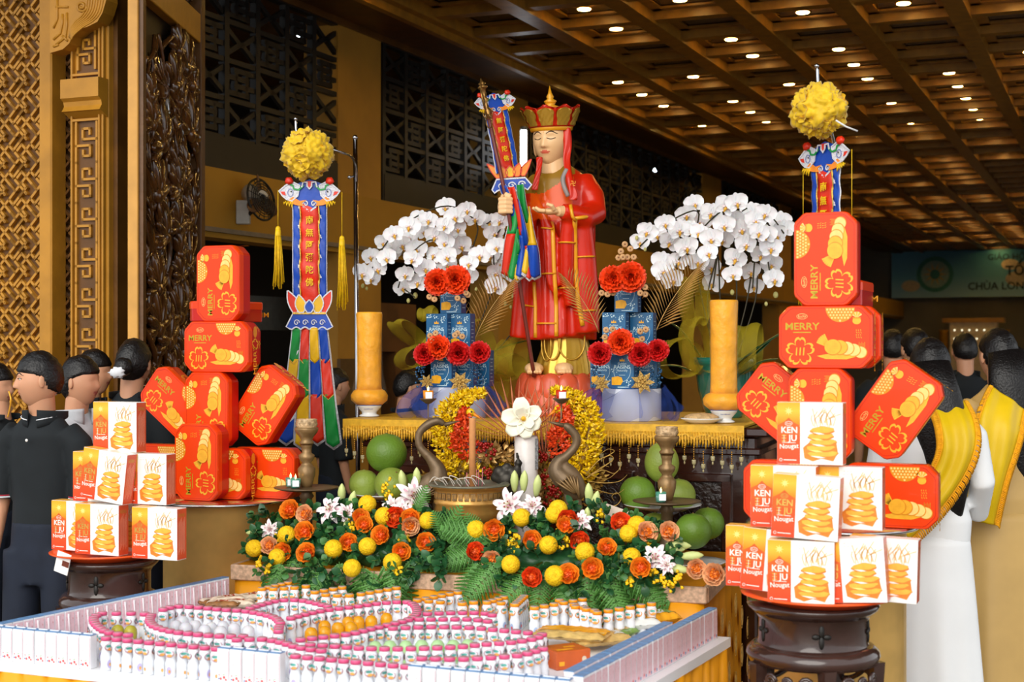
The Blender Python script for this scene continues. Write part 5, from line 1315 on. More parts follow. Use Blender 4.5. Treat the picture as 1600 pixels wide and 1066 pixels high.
orchid_plant('white moth orchid in a teal glazed pot at the right of the altar', bR, [(x, y, rq.uniform(-.24, .1)) for x, y in FLR],
    [[(1128, 600, 0), (1095, 460, 0), (1085, 380, 0), (1090, 330, -.04), (1040, 350, -.1), (1000, 385, -.12)], [(1128, 600, 0), (1105, 480, 0), (1120, 400, 0), (1130, 330, -.05), (1070, 390, -.12), (1048, 440, -.14)], [(1132, 600, 0), (1150, 480, 0), (1150, 400, 0), (1160, 330, -.05), (1200, 335, -.08), (1225, 365, -.1)], [(1132, 600, 0), (1165, 480, 0), (1178, 400, 0), (1190, 360, -.05), (1205, 440, -.12)], [(1136, 600, 0), (1180, 470, 0), (1180, 400, -.02), (1176, 450, -.1)], [(1130, 600, 0), (1125, 470, 0), (1122, 400, -.04), (1114, 450, -.14)]],
    [(995, 372, .9), (1008, 390, .8), (1070, 356, 1), (1082, 364, .9), (1144, 457, 1.1), (1212, 461, 1.3), (1197, 475, .9), (1160, 350, .8), (1152, 360, .8)],
    [([(1136, 600, -.08), (1180, 545, -.12), (1245, 505, -.1)], .026), ([(1130, 600, -.08), (1170, 560, -.12), (1205, 530, -.12)], .03), ([(1136, 600, -.1), (1185, 565, -.14), (1215, 560, -.14)], .028), ([(1126, 600, .05), (1070, 520, .05), (1040, 500, .05)], .03), ([(1136, 598, -.1), (1160, 560, -.15), (1185, 540, -.15)], .03), ([(1120, 600, 0), (1060, 570, 0), (1010, 575, 0)], .03)], True)
# yellow tulle bows
m_yt = mat('olive_yellow_tulle', (176, 156, 22), .7, 0, .15, 20, alpha=.45)
def tulle(name_label, q, loops):
    k = thing('tulle_bow', name_label, 'bow', q)
    for (x, y, rx, rz, rot, w_) in loops:
        c = P(x, y, q.y) - q; s = q.y / FL
        a = MB(); a.sheet(lambda u, v: (rx * s * math.cos(2 * PI * u) * math.cos(rot) - rz * s * math.sin(2 * PI * u) * math.sin(rot), (v - .5) * w_, rx * s * math.cos(2 * PI * u) * math.sin(rot) + rz * s * math.sin(2 * PI * u) * math.cos(rot) + .01 * math.sin(v * 6)), 22, 5, m_yt)
        o = a.build('loop', k); o.matrix_local = T(c) @ RZ(.9 + .3 * math.sin(x))
tulle('loose yellow tulle bow left of the blue raisin boxes', U(660, .5), [(638, 520, 34, 10, -.5, .10), (645, 558, 26, 16, .3, .10), (668, 490, 12, 10, .2, .08), (690, 530, 30, 12, .4, .1)])
tulle('large sheer yellow tulle bow between the left boxes and the statue', U(785, .62), [(785, 575, 34, 20, .2, .12), (800, 560, 40, 30, .3, .1), (770, 605, 20, 26, 0, .1), (745, 540, 26, 40, .3, .1)])
tulle('sheer yellow tulle bow around the right orchid pot', U(1100, .50), [(1092, 540, 26, 44, .25, .1), (1085, 470, 18, 40, .1, .1), (1170, 545, 26, 40, -.4, .1), (1060, 560, 40, 30, 0, .1)])
# ---------------------------------------------------------------- candlesticks
m_brz = mat('aged_bronze', (132, 104, 66), .38, .4, .3, 12, .15, 40); m_brd = mat('dark_bronze', (104, 84, 60), .42, .35, .3, 10, .15, 30)
m_flame = mat('candle_flame', (255, 214, 120), .5, 0, 0, emis=6); m_glassg = mat('green_votive_glass', (90, 170, 150), .08, 0, .05, 8, alpha=.5); m_lab = mat('white_label', (236, 236, 240), .5, 0, .02)
def stick(px, topy, dishy, footd, label, rot):
    q = Lw(px, footd); s = q.y / FL; H_ = Zp(topy, q.y) - q.z; zd = Zp(dishy, q.y) - q.z; k = thing('bronze_candlestick', label, 'candlestick', q)
    a = MB(); up = H_ - zd
    pr = [(0, 0), (.085, 0), (.09, .01), (.08, .02), (.04, .035), (.03, .06), (.034, .075), (.024, .09), (.022, zd - .045), (.03, zd - .035), (.022, zd - .022), (.026, zd - .01)]
    a.lathe(pr, m_brd, 28); a.build('foot', k)
    a = MB(); a.lathe([(.02, zd - .012), (.1, zd - .009), (.128, zd - .002), (.13, zd + .002), (.1, zd + .001), (0, zd + .003)], m_brd, 40); a.build('drip_dish', k)
    pr = [(.02, 0), (.026, .02), (.034, .05), (.036, .075), (.024, .09), (.018, .1), (.03, .115), (.032, .13), (.018, .14), (.02, .16), (.024, .17), (.022, .18), (.024, up * .62), (.03, up * .66), (.022, up * .69), (.03, up * .75), (.042, up * .80), (.048, up * .85), (.046, up * .88), (0, up * .87)]
    pr = [(r_, zd + z) for r_, z in pr if z <= up * .89]
    a = MB(); a.lathe(pr, m_brz, 28); a.build('stem', k)
    a = MB(); a.lathe([(.036, zd + up * .87), (.044, zd + up * .92), (.040, zd + up * .98), (.042, zd + up), (.039, zd + up), (.036, zd + up * .98), (.04, zd + up * .92), (.03, zd + up * .885)], mat('etched_amber_glass', (190, 160, 120), .25, .1, .4, 60, .6, 90), 28, cap=False, fn=lambda t, z: 1 + .03 * math.cos(8 * t)); a.build('candle_glass', k)
    a = MB(); a.ell((0, 0, zd + up * .93), (.007, .007, .014), m_flame); a.build('flame', k)
    return q, zd
q1, zd1 = stick(479, 655, 762, .34, 'bronze candlestick with wide dish left of the flowers', 0)
q2, zd2 = stick(1042, 667, 783, .46, 'bronze candlestick with wide dish before the right pomelos', 0)
def votive(p, label, glass=m_glassg):
    k = thing('votive_candle', label, 'candle', p)
    a = MB(); a.lathe([(.014, 0), (.019, .002), (.021, .038), (.0195, .038), (.017, .004), (0, .004)], glass, 18); a.build('glass', k)
    a = MB(); a.lathe([(0, .005), (.016, .005), (.0185, .022), (0, .022)], m_lab, 16); a.tube([(0, 0, .02), (0, 0, .03)], .001, m_blk, 5); a.build('wax', k)
    a = MB(); a.box((.004, -.0215, .02), (.026, .002, .024), m_lab); a.build('paper_label', k)
    a = MB(); a.ell((0, 0, .046), (.004, .004, .012), m_flame, None, 8, 7, fn=lambda x, y, z: 1 - .5 * max(0, z)); a.build('flame', k)
votive(q1 + Vector((-.036, -.055, zd1 + .003)), 'lit votive candle with white label on the left candlestick dish')
votive(q1 + Vector((-.062, -.01, zd1 + .003)), 'second small green votive glass at the rear of the left dish')
votive(q2 + Vector((-.03, -.07, zd2 + .003)), 'lit votive candle with white label on the right candlestick dish')
# ---------------------------------------------------------------- pomelos
m_pom = mat('green_pomelo_peel', (98, 132, 40), .42, 0, .18, 5, .2, 120); m_pom2 = mat('yellowish_pomelo_peel', (134, 152, 60), .42, 0, .2, 5, .2, 120)
def pomelo(px, py, r_px, base, dy, label, m=m_pom, tall=1.0, tilt=0):
    Y = base.y + dy; p = P(px, py, Y); r = r_px * Y / FL
    a = MB(); a.ell((0, 0, 0), (r, r, r * .97 * tall), m, None, 28, 18, fn=lambda x, y, z: 1 + .12 * max(0, z) ** 3 * (tall - 1) * 4 - .05 * max(0, z - .9) * 8)
    a.ell((0, 0, r * tall * .965), (r * .06, r * .06, r * .03), mat('dry_stem_scar', (120, 96, 50), .7), None, 8, 5)
    tag(a.build('pomelo', loc=p, rot=(tilt, tilt * .6, rnd(0, 6))), label, 'pomelo')
def plate(p, r, label, m=None):
    tag(MB().lathe([(0, 0), (r * .5, 0), (r * .85, .014), (r, .022), (r * 1.0, .025), (r * .83, .018), (r * .5, .006), (0, .006)], m or m_porc, 40).build('fruit_plate', loc=p), label, 'plate')
qp = Lw(606, .66); zpl = Zp(779, qp.y)
k = thing('plate_stand', 'dark round stand under the left pomelo plate', 'stand', qp); a = MB(); a.lathe([(0, 0), (.07, 0), (.05, .02), (.04, .05), (.05, zpl - qp.z - .02), (.08, zpl - qp.z - .002), (0, zpl - qp.z - .002)], m_mahog, 24); a.build('turned_foot', k)
plate(Vector((qp.x, qp.y, zpl)), .155, 'white plate under the left pile of pomelos')
pomelo(569, 757, 24, qp, -.02, 'green pomelo at the left of the left pile', m_pom2); pomelo(612, 757, 27, qp, -.11, 'pomelo in front of the left pile', m_pom2, tilt=.6)
pomelo(648, 762, 24, qp, .02, 'pomelo at the right of the left pile beside the bronze crane'); pomelo(604, 708, 32, qp, -.03, 'large dark green pomelo on top of the left pile', m_pom)
qp = Lw(1035, .72); zpl = Zp(797, qp.y); k = thing('plate_stand', 'dark round stand under the upper right pomelo plate', 'stand', qp); a = MB(); a.lathe([(0, 0), (.07, 0), (.05, .02), (.04, .05), (.05, zpl - qp.z - .02), (.08, zpl - qp.z - .002), (0, zpl - qp.z - .002)], m_mahog, 24); a.build('turned_foot', k)
plate(Vector((qp.x, qp.y, zpl)), .155, 'white plate under the upper right pomelos')
pomelo(996, 771, 28, qp, .0, 'green pomelo at the left of the upper right plate', m_pom); pomelo(1060, 774, 27, qp, .03, 'pomelo behind the right candlestick dish', m_pom2); pomelo(1034, 724, 27, qp, .03, 'pear-shaped pomelo on top of the upper right plate', m_pom2, 1.18)
qp = Lw(1082, .42); plate(Vector((qp.x, qp.y, qp.z + .002)), .125, 'pale plate under the lower right pomelos')
pomelo(1083, 830, 29, qp, -.0, 'green pomelo low at the right end of the altar', m_pom); pomelo(1106, 818, 26, qp, .14, 'pomelo behind the low right one', m_pom); pomelo(1024, 826, 26, Lw(1024, .5), .0, 'pomelo half hidden behind the roses at the right', m_pom2)
# ---------------------------------------------------------------- bronze censer
qc = Lw(733, .30); s = qc.y / FL; k = thing('incense_burner', 'wide bronze incense burner with a brass foot between the two flower arrangements', 'incense burner', qc)
zr = Zp(757, qc.y) - qc.z; m_cb = mat('polished_censer_brass', (196, 146, 74), .28, .5, .2, 8, .08, 40)
a = MB(); a.lathe([(.1, zr - .15), (.125, zr - .13), (.135, zr - .10), (.13, zr - .075), (.136, zr - .07), (.136, zr - .06), (.13, zr - .055), (.132, zr - .02), (.138, zr - .014), (.152, zr - .006), (.156, zr), (.15, zr + .004), (.136, zr), (.13, zr - .012), (0, zr - .015)], m_cb, 48); a.build('bowl', k)
a = MB(); a.lathe([(.140, zr - .008), (.157, zr - .002), (.157, zr + .003), (.148, zr + .006), (.136, zr + .001), (.128, zr - .010), (0, zr - .013)], mat('grey_green_patina_rim', (120, 118, 100), .45, .5, .2, 20), 48, cap=False); a.build('rim', k)
a = MB()
for i in range(16):
    M_ = RZ(-1.3 + i * .18) @ T(0, -.1335, zr - .037); a.box((0, 0, 0), (.018, .003, .026), m_brz, M_); a.line([(-.006, -.008), (-.006, .008), (.0, .008), (.0, -.004), (.006, -.004), (.006, .009)], .0018, m_cb, M_, -.002, .001)
a.build('embossed_band', k)
a = MB(); a.lathe([(.0, 0), (.11, 0), (.115, .012), (.10, .02), (.075, .025), (.07, .04), (.06, .05), (.085, .062), (.088, .072), (.07, .08), (.075, zr - .15), (.1, zr - .148)], m_cb, 40, cap=False); a.build('foot', k)
a = MB(); a.lathe([(0, -.004), (.125, -.002), (.128, .008), (.11, .013), (0, .013)], mat('grey_green_marble', (110, 116, 104), .3, 0, .3, 30), 40); a.build('marble_base', k)
# joss pillar and burnt-out curls
a = MB(); h = Zp(648, qc.y) - (qc.z + zr); a.lathe([(.012, 0), (.012, h * .97), (.0115, h), (0, h)], mat('tan_joss_paste', (206, 140, 84), .7, 0, .08, 40), 16, fn=lambda t, z: 1 + .06 * math.cos(z * 2 * PI / .010)); tag(a.build('joss_pillar', loc=qc + Vector((.013, -.02, zr - .012))), 'tall tan ribbed joss stick standing in the incense burner', 'incense')
a = MB()
for i in range(6):
    x = -.11 + i * .028; a.tube(spline([(x, -.03, zr - .01), (x - .02, -.05, zr + .02 + .008 * (i % 3)), (x + .012, -.06, zr + .028), (x + .03, -.05, zr + .004)], 5), .0018, mat('pale_ash_curl', (210, 200, 186), .8), 5)
a.tube(spline([(-.09, 0, zr), (-.13, -.02, zr + .03), (-.15, -.03, zr + .01)], 4), .0018, MATS['pale_ash_curl'], 5)
tag(a.build('ash_curls', loc=qc), 'curled pale incense ash on the censer rim', 'ash')
a = MB()
for x in (-.01, .0, .028, .036, .05): a.tube([(x, -.02, zr - .012), (x + .002, -.021, zr + .05 + x * .3)], .0012, mat('pink_joss_stub', (210, 110, 130), .7), 5)
tag(a.build('joss_stubs', loc=qc), 'pink joss stick stubs in the censer beside the tan pillar', 'incense', kind='stuff')
# ---------------------------------------------------------------- bronze cranes
def crane(px, dep, path, body, legs, cup, label, flip):
    q = Lw(px, dep); Y = q.y; k = thing('bronze_crane', label, 'crane figure', q); s = Y / FL
    L = lambda x, y, dy=0: P(x, y, Y + dy) - q
    mb = MB(); C_ = spline([L(x, y) for x, y, r_ in path], 6); rs = []
    n_ = len(path) - 1
    for i in range(len(C_)):
        f = i / (len(C_) - 1) * n_; j = min(n_ - 1, int(f)); rs.append(lerp(path[j][2], path[j + 1][2], f - j) * s)
    mb.tube(C_, rs, m_brd, 14)
    bx, by, brx, brz, rot = body
    mb.ell((0, 0, 0), (brx * s, brx * s * .62, brz * s), m_brd, T(L(bx, by)) @ RY(rot), 20, 14)
    o = organic(mb, 'crane_body', m_brd, k, .0045, 2)
    a = MB(); hx, hy, _ = path[0]; bdir = flip
    a.tube([L(hx, hy), L(hx + bdir * 12, hy - 3), L(hx + bdir * 24, hy - 6)], [.010, .006, .0015], m_brd, 8); a.build('beak', k)
    a = MB()
    for i in range(7): 
        f = i / 6; a.ell((0, 0, 0), (.006, .02, .045), m_brz, T(L(bx + flip * -2 + (i - 3) * 3.4, by + (4 + 2 * abs(i - 3)), -.028)) @ RY(rot + .15 * (i - 3)), 8, 6)
    a.build('wing_feathers', k)
    for i, pts in enumerate(legs):
        a = MB(); a.tube(spline([L(x, y) for x, y in pts], 4), [.013 * (1 - .5 * t / (4 * (len(pts) - 1))) for t in range(4 * (len(pts) - 1) + 1)], m_brd, 8); x, y = pts[-1]
        for t_ in (-.5, 0, .5): a.tube([L(x, y), L(x + flip * 9 * math.cos(t_), y + 2) + Vector((0, .03 * math.sin(t_), 0))], [.006, .003], m_brd, 6)
        a.build('leg', k)
    cx, cy = cup
    a = MB(); a.tube([L(hx + flip * 8, hy - 2), L(cx, cy + 30), L(cx, cy + 8)], .0035, m_brd, 6); a.lathe([(0, 0), (.012, .004), (.032, .02), (.034, .023), (.03, .022), (0, .012)], m_brd, 20, T(L(cx, cy + 8))); a.build('cup_holder', k)
    return q, L(cx, cy + 8)
q1, c1 = crane(668, .36, [(694, 664, 4), (684, 658, 6.5), (668, 664, 7), (655, 678, 6), (656, 698, 6), (672, 716, 8), (684, 734, 13), (684, 752, 18)], (672, 762, 22, 33, .9), [[(664, 778), (662, 815), (665, 850)], [(680, 780), (682, 815), (682, 850)]], (669, 624), 'bronze crane with curved neck bearing a candle cup, left of the censer', 1)
q2, c2 = crane(892, .36, [(880, 665, 4), (888, 668, 7), (900, 682, 7), (899, 697, 6.5), (886, 712, 7), (873, 722, 10), (870, 736, 14), (882, 750, 18)], (891, 752, 20, 34, -.55), [[(886, 772), (889, 810), (886, 846)], [(902, 774), (908, 805), (912, 846)]], (877, 624), 'bronze crane standing with lowered head and candle cup, right of the censer', -1)
votive(q1 + c1 + Vector((0, 0, .016)), 'lit orange candle cup on the left bronze crane', mat('amber_votive_glass', (240, 150, 30), .1, 0, .05, 8, alpha=.8))
votive(q2 + c2 + Vector((0, 0, .016)), 'lit red candle cup on the right bronze crane', mat('red_votive_glass', (210, 50, 20), .1, 0, .05, 8, alpha=.8))
a = MB()
for i in range(5): a.tube(spline([(0, 0, 0), (-.02 - .008 * i, 0, .035), (-.05 - .012 * (4 - i), 0, .06 + .012 * i)], 5), [.008 - .0005 * t for t in range(11)], mat('gilt_feather', (196, 150, 60), .35, .6, .2, 30), 6, T(0, -.03 + .01 * i, 0), flat=.5)
tag(a.build('gilded_leaf_spray', loc=Lw(662, .46) + Vector((0, -.02, .14))), 'pointed gilded leaves curling behind the left crane', 'leaf decoration')
# ================================================================ statue
m_red = mat('glossy_vermilion_robe', (204, 36, 8), .3, 0, .06, 6, spec=.4, coat=.15); m_org = mat('glossy_orange_robe', (226, 84, 8), .32, 0, .05, 6, spec=.4, coat=.1)
m_olv = mat('olive_gold_collar', (150, 110, 24), .4, 0, .06, 6); m_gl = mat('gilded_skirt', (200, 156, 52), .28, .55, .12, 6, coat=.2); m_trim = mat('painted_gold_trim', (232, 160, 28), .3, .1, .04, 6)
m_fl = mat('painted_peach_skin', (236, 190, 136), .35, 0, .02, 4); m_lip = mat('painted_coral_lip', (206, 96, 70), .4); m_ink = mat('painted_black_line', (30, 22, 20), .4)
m_lot = mat('coral_lotus_paint', (206, 84, 50), .35, 0, .12, 5, coat=.2); m_shaft = mat('maroon_wood_shaft', (110, 44, 34), .35, 0, .15, 10)
SP = U(872, .66); sY = SP.y; ss = sY / FL; SZ = Zp(585, sY)
def sx_(px): return (px - 872) * ss
def sz_(py): return Zp(py, sY)
kS = thing('buddhist_statue', 'red-robed standing temple statue with lotus crown, on a coral lotus base', 'statue', (SP.x, SP.y, 0))
# lotus base
a = MB(); R0 = 67 * ss; zb = SP.z - .001
a.lathe([(0, zb), (R0 * 1.0, zb), (R0 * 1.06, zb + .02), (R0 * .8, zb + .06), (R0 * .85, SZ - .012), (R0 * .84, SZ), (0, SZ)], m_lot, 44)
for ring, (zc, rr, n_, out, hh) in enumerate(((zb + .085, R0 * .92, 13, .3, .07), (zb + .135, R0 * .9, 13, .25, .065))):
    for i in range(n_):
        A = 2 * PI * (i + .5 * ring) / n_
        a.ell((0, 0, 0), (rr * .30, .022, hh), m_lot, RZ(A) @ T(0, -rr * .98, zc) @ RX(-out), 12, 9)
a.build('lotus_base', kS)
lev = [(600, 838, 920), (585, 836, 930), (570, 838, 928), (545, 846, 922), (520, 850, 915), (500, 850, 912)]
def loft(lv, dep, m, fold, nf, hem=0, n=72, ph=0, front=None, cy=0):
    def f(u, v):
        k = v * (len(lv) - 1); i = min(len(lv) - 2, int(k)); q = k - i; q = q * q * (3 - 2 * q) if 0 else q
        y_, l, r_ = [lerp(lv[i][j], lv[i + 1][j], q) for j in range(3)]
        A = 2 * PI * u; cx = sx_((l + r_) / 2); a_ = (r_ - l) / 2 * ss; fv = fold * (1 - v)
        w_ = 1 + fv * math.cos(nf * A + ph) + fv * .5 * math.cos(nf * 2.3 * A + 1)
        return (cx + math.sin(A) * a_ * w_, cy - math.cos(A) * a_ * dep * w_, sz_(y_) + (hem * math.cos(nf * .5 * A + 1) * max(0, 1 - v * 5)))
    a = MB(); a.sheet(f, n, 40, m); return a, f
a, _f = loft(lev, .8, m_gl, .05, 9); a.build('gilded_skirt', kS)
a = MB()
for (x0, w_, h_) in ((853, 7, 50), (862, 12, 62), (892, 20, 62)):
    for rr in (1,):
        pts = []
        for i in range(15):
            t = PI * i / 14; px = x0 + w_ * rr * math.cos(t); py = 570 - h_ * .55 + h_ * rr * .42 * (math.sin(t))
            pts.append((sx_(px), -math.sqrt(max(.01, 1 - ((px - 882) / 46) ** 2)) * 41 * ss * .8 - .006, sz_(py)))
        pts = [(pts[0][0], pts[0][1], sz_(515))] + pts + [(pts[-1][0], pts[-1][1], sz_(515))]
        a.tube(pts, .0045, m_gl, 6)
a.build('skirt_folds', kS)
for (x0, n_) in ((832, 4), (878, 4)):
    mb = MB(); mb.ell((sx_(x0 + 2), -.10, SZ + .028), (.045, .06, .03), m_fl)
    for i in range(5): mb.ell((sx_(x0 - 7 + i * 4.6), -.155 + .004 * abs(i - 2), SZ + .014), (.0085, .02, .012), m_fl)
    organic(mb, 'foot', m_fl, kS, .004, 2)
# red robe: body + sleeves fused
bl_ = [(530, 808, 930), (505, 809, 929), (470, 813, 927), (420, 818, 928), (370, 824, 930), (330, 828, 931), (300, 833, 927), (282, 838, 921), (270, 846, 908), (262, 852, 896), (256, 856, 888)]
def robe_y(px, py):
    lv = sorted(bl_, key=lambda q: q[0]);
    for i in range(len(lv) - 1):
        if lv[i][0] <= py <= lv[i + 1][0]:
            q = (py - lv[i][0]) / (lv[i + 1][0] - lv[i][0]); l = lerp(lv[i][1], lv[i + 1][1], q); r_ = lerp(lv[i][2], lv[i + 1][2], q); break
    else: l, r_ = lv[-1][1:]
    c = (l + r_) / 2; h_ = (r_ - l) / 2; k = max(0, 1 - ((px - c) / h_) ** 2)
    return -h_ * ss * .66 * math.sqrt(k)
mb = MB(); n_ = 56; vs = []; fs = []
rings = []
for i in range(len(bl_) - 1):
    for q in range(4): rings.append([lerp(bl_[i][j], bl_[i + 1][j], q / 4) for j in range(3)])
rings.append(bl_[-1])
for j, (y_, l, r_) in enumerate(rings):
    f_ = max(0, (y_ - 300) / 230)
    for i in range(n_):
        A = 2 * PI * i / n_; w_ = 1 + .035 * f_ * math.cos(8 * A + 1) + .02 * f_ * math.cos(13 * A)
        hem = (8 * abs(math.cos(1.6 * A + .6)) - 6) if j == 0 else 0
        vs.append((sx_((l + r_) / 2) + math.sin(A) * (r_ - l) / 2 * ss * w_, -math.cos(A) * (r_ - l) / 2 * ss * .66 * w_, sz_(y_ + hem)))
for j in range(len(rings) - 1):
    for i in range(n_): k = (i + 1) % n_; fs.append((j * n_ + i, (j + 1) * n_ + i, (j + 1) * n_ + k, j * n_ + k))
fs.append(tuple(reversed(range(n_)))); fs.append(tuple(range((len(rings) - 1) * n_, len(rings) * n_)))
fs = [tuple(reversed(f)) for f in fs]
mb.add(vs, fs, m_red)
E = lambda x, y, dy: (sx_(x), dy, sz_(y))
# viewer-right arm with wide hanging sleeve, forearm across to the palm
mb.tube([E(908, 282, .01), E(922, 310, -.03), E(926, 336, -.07), E(910, 345, -.15), E(890, 340, -.20), E(876, 337, -.225)], [.062, .068, .062, .052, .045, .036], m_red, 16)
mb.tube([E(905, 345, -.14), E(910, 400, -.12), E(914, 460, -.11), E(916, 520, -.10)], [.05, .058, .06, .058], m_red, 14, flat=.8)
mb.tube([E(886, 345, -.19), E(884, 380, -.17), E(884, 430, -.15), E(888, 480, -.14)], [.032, .036, .034, .02], m_red, 12)
# viewer-left arm raised to the staff
mb.tube([E(842, 284, .0), E(830, 308, -.06), E(824, 334, -.12), E(812, 334, -.17), E(804, 332, -.2)], [.052, .055, .05, .04, .034], m_red, 16)
mb.tube([E(824, 340, -.11), E(820, 400, -.08), E(816, 470, -.07), E(812, 528, -.06)], [.045, .045, .045, .05], m_red, 12)
for i in range(6): mb.tube(spline([E(838 + 3 * i, 318 + 5 * i, -.115), E(856, 356 + 16 * i, -.145), E(872, 384 + 16 * i, -.13)], 5), .016, m_red, 8)
for (x0, y0, x1, y1) in ((850, 320, 852, 525), (876, 350, 880, 525), (922, 350, 925, 525), (828, 350, 822, 525)): mb.tube([E(x0, y0, robe_y(x0, y0) + .004), E((x0 + x1) / 2, (y0 + y1) / 2, robe_y((x0 + x1) / 2, (y0 + y1) / 2) + .004), E(x1, y1, robe_y(x1, y1) + .004)], .016, m_red, 8)
mb.ell(E(846, 545, -.12), (.06, .03, .05), m_red) if 0 else None
def oreg(c, n):
    px = 872 + c.x / ss; py = HOR + (CH - c.z) / ss
    return c.y < .03 and 262 < py < 348 and px < 898 - (py - 262) * .10 and px > 836 - (py > 305) * 8 and py > 276 + (px - 836) * .04 and px + py * .0 > 0 and c.y > -.178 and py < 385 - (px - 836) * .55
def vreg(c, n):
    px = 872 + c.x / ss; py = HOR + (CH - c.z) / ss
    return c.y < .05 and py < 312 - (px - 836) * .62 and px < 898 and py < 306
rb_ = organic(mb, 'red_robe', m_red, kS, .0075, 6, extra=[(m_org, oreg), (m_olv, vreg)])
from mathutils.bvhtree import BVHTree
bvh = BVHTree.FromPolygons([v.co[:] for v in rb_.data.vertices], [tuple(p.vertices) for p in rb_.data.polygons])
def hit(x, y):
    h = bvh.ray_cast(Vector((sx_(x), -1, sz_(y))), Vector((0, 1, 0)))[0]; return h.y if h else robe_y(x, y)
# gold trim lines on the robe
a = MB()
def trim(pts, off=.012, w_=.009):
    C_ = []
    for i in range(len(pts) - 1):
        for q in range(6):
            x, y = lerp(pts[i][0], pts[i + 1][0], q / 6), lerp(pts[i][1], pts[i + 1][1], q / 6); C_.append((sx_(x), hit(x, y) - .003, sz_(y)))
    x, y = pts[-1]; C_.append((sx_(x), hit(x, y) - .003, sz_(y))); a.tube(C_, w_, m_trim, 8, flat=.5)
trim([(834, 442), (836, 480), (836, 528)]); trim([(862, 350), (864, 420), (868, 480), (868, 526)], .016, .010); trim([(895, 350), (897, 420), (901, 470), (908, 510)], .05, .011)
trim([(838, 430), (866, 430)]); trim([(838, 506), (868, 506)], .014); trim([(818, 478), (834, 480)]); trim([(872, 383), (895, 384)], .03); trim([(872, 452), (897, 452)], .03)
trim([(900, 405), (926, 404)], .075, .009); trim([(903, 487), (928, 486)], .055); trim([(846, 360), (862, 362)], .02)
a.tube([E(888, 328, -.245), E(891, 346, -.252), E(896, 352, -.235)], .008, m_trim, 8); a.tube([E(893, 348, -.235), E(908, 346, -.215), E(922, 342, -.16), E(931, 332, -.10)], .009, m_trim, 8)
a.build('gold_trim', kS)
a = MB(); a.tube(spline([E(884, 270, -.13), E(878, 284, -.14), E(880, 298, -.15), E(886, 312, -.15)], 4), .011, mat('grey_cord_paint', (150, 140, 136), .4), 8); a.build('shoulder_cord', kS)
# neck, hands
mb = MB(); mb.tube([E(866, 272, .0), E(865, 250, -.005), E(866, 240, 0)], [.062, .052, .05], m_fl, 18)
for i in range(2): mb.tube([(sx_(866) + .054 * math.sin(t), -.054 * math.cos(t) , sz_(254 + 5 * i)) for t in [R(-100) + R(200) * j / 12 for j in range(13)]], .006, m_fl, 6)
organic(mb, 'neck', m_fl, kS, .005, 2)
def fist(c, ax, side):                                       # closed hand round a shaft
    mb = MB(); c = Vector(c)
    mb.ell(c + Vector((-.012 * side, -.0, 0)), (.030, .030, .042), m_fl)
    for i in range(4):
        z = .032 - i * .019
        mb.tube([c + Vector((-.03 * side, .0, z)), c + Vector((-.030 * side, -.034, z)), c + Vector((-.004 * side, -.046, z)), c + Vector((.022 * side, -.036, z)), c + Vector((.020 * side, -.014, z))], [.0105, .0105, .010, .0095, .009], m_fl, 8)
    mb.tube([c + Vector((-.02 * side, -.01, .045)), c + Vector((0, -.035, .055)), c + Vector((.02 * side, -.038, .045))], [.012, .011, .009], m_fl, 8)
    return mb
mb = fist(E(792, 331, -.235), None, 1); mb.tube([E(796, 333, -.23), E(806, 334, -.19)], [.026, .030], m_fl, 12); organic(mb, 'gripping_hand', m_fl, kS, .0035, 1)
mb = MB(); c = Vector(E(858, 338, -.245)); mb.ell(c, (.040, .034, .016), m_fl); mb.tube([c + Vector((.03, 0, 0)), Vector(E(880, 337, -.215))], [.022, .028], m_fl, 12)
for i in range(4):
    y = -.03 + i * .017; L_ = (.05, .062, .06, .05)[i]
    mb.tube([c + Vector((-.025, y, .0)), c + Vector((-.025 - L_ * .5, y - .004, .002)), c + Vector((-.02 - L_, y - .002, .016))], [.010, .0095, .0075], m_fl, 8)
mb.tube([c + Vector((.015, -.03, .005)), c + Vector((.005, -.046, .022)), c + Vector((-.02, -.044, .03))], [.011, .010, .008], m_fl, 8)
organic(mb, 'open_hand', m_fl, kS, .0035, 1)
# head
def head_pt(d, o=None):
    """unit direction -> point on a human head one unit high (chin -.5 .. crown .5), face towards -Y"""
    x, y, z = d; X, Y, Z = x * .335, y * .41, z * .5
    if Z < 0: k = (-Z / .5); X *= 1 - .30 * k ** 1.6; Y = Y * (1 - .18 * k ** 1.5) - .05 * k
    fr = max(0, -y)
    if fr > 0:
        Y *= 1 - .06 * fr
        g = lambda a, s_: math.exp(-(a / s_) ** 2)
        br = max(0, min(1, (.08 - Z) / .2)) if Z > -.13 else max(0, 1 - (-.13 - Z) / .035)
        Y -= fr * .085 * br * g(X, .040 + .028 * max(0, min(1, -Z / .12)))
        Y += fr * .030 * (g(X - .125, .065) + g(X + .125, .065)) * g(Z - .035, .045)
        Y -= fr * .012 * (g(X - .125, .045) + g(X + .125, .045)) * g(Z - .022, .024)
        Y -= fr * .014 * (g(X - .12, .09) + g(X + .12, .09)) * g(Z - .105, .03)
        Y -= fr * .024 * g(X, .085) * (g(Z + .212, .017) + g(Z + .248, .019)) ; Y += fr * .010 * g(X, .07) * g(Z + .230, .006)
        Y -= fr * .030 * g(X, .10) * g(Z + .40, .07); Y -= fr * .010 * (g(X - .17, .07) + g(X + .17, .07)) * g(Z + .1, .09)
    return (X, Y, Z)
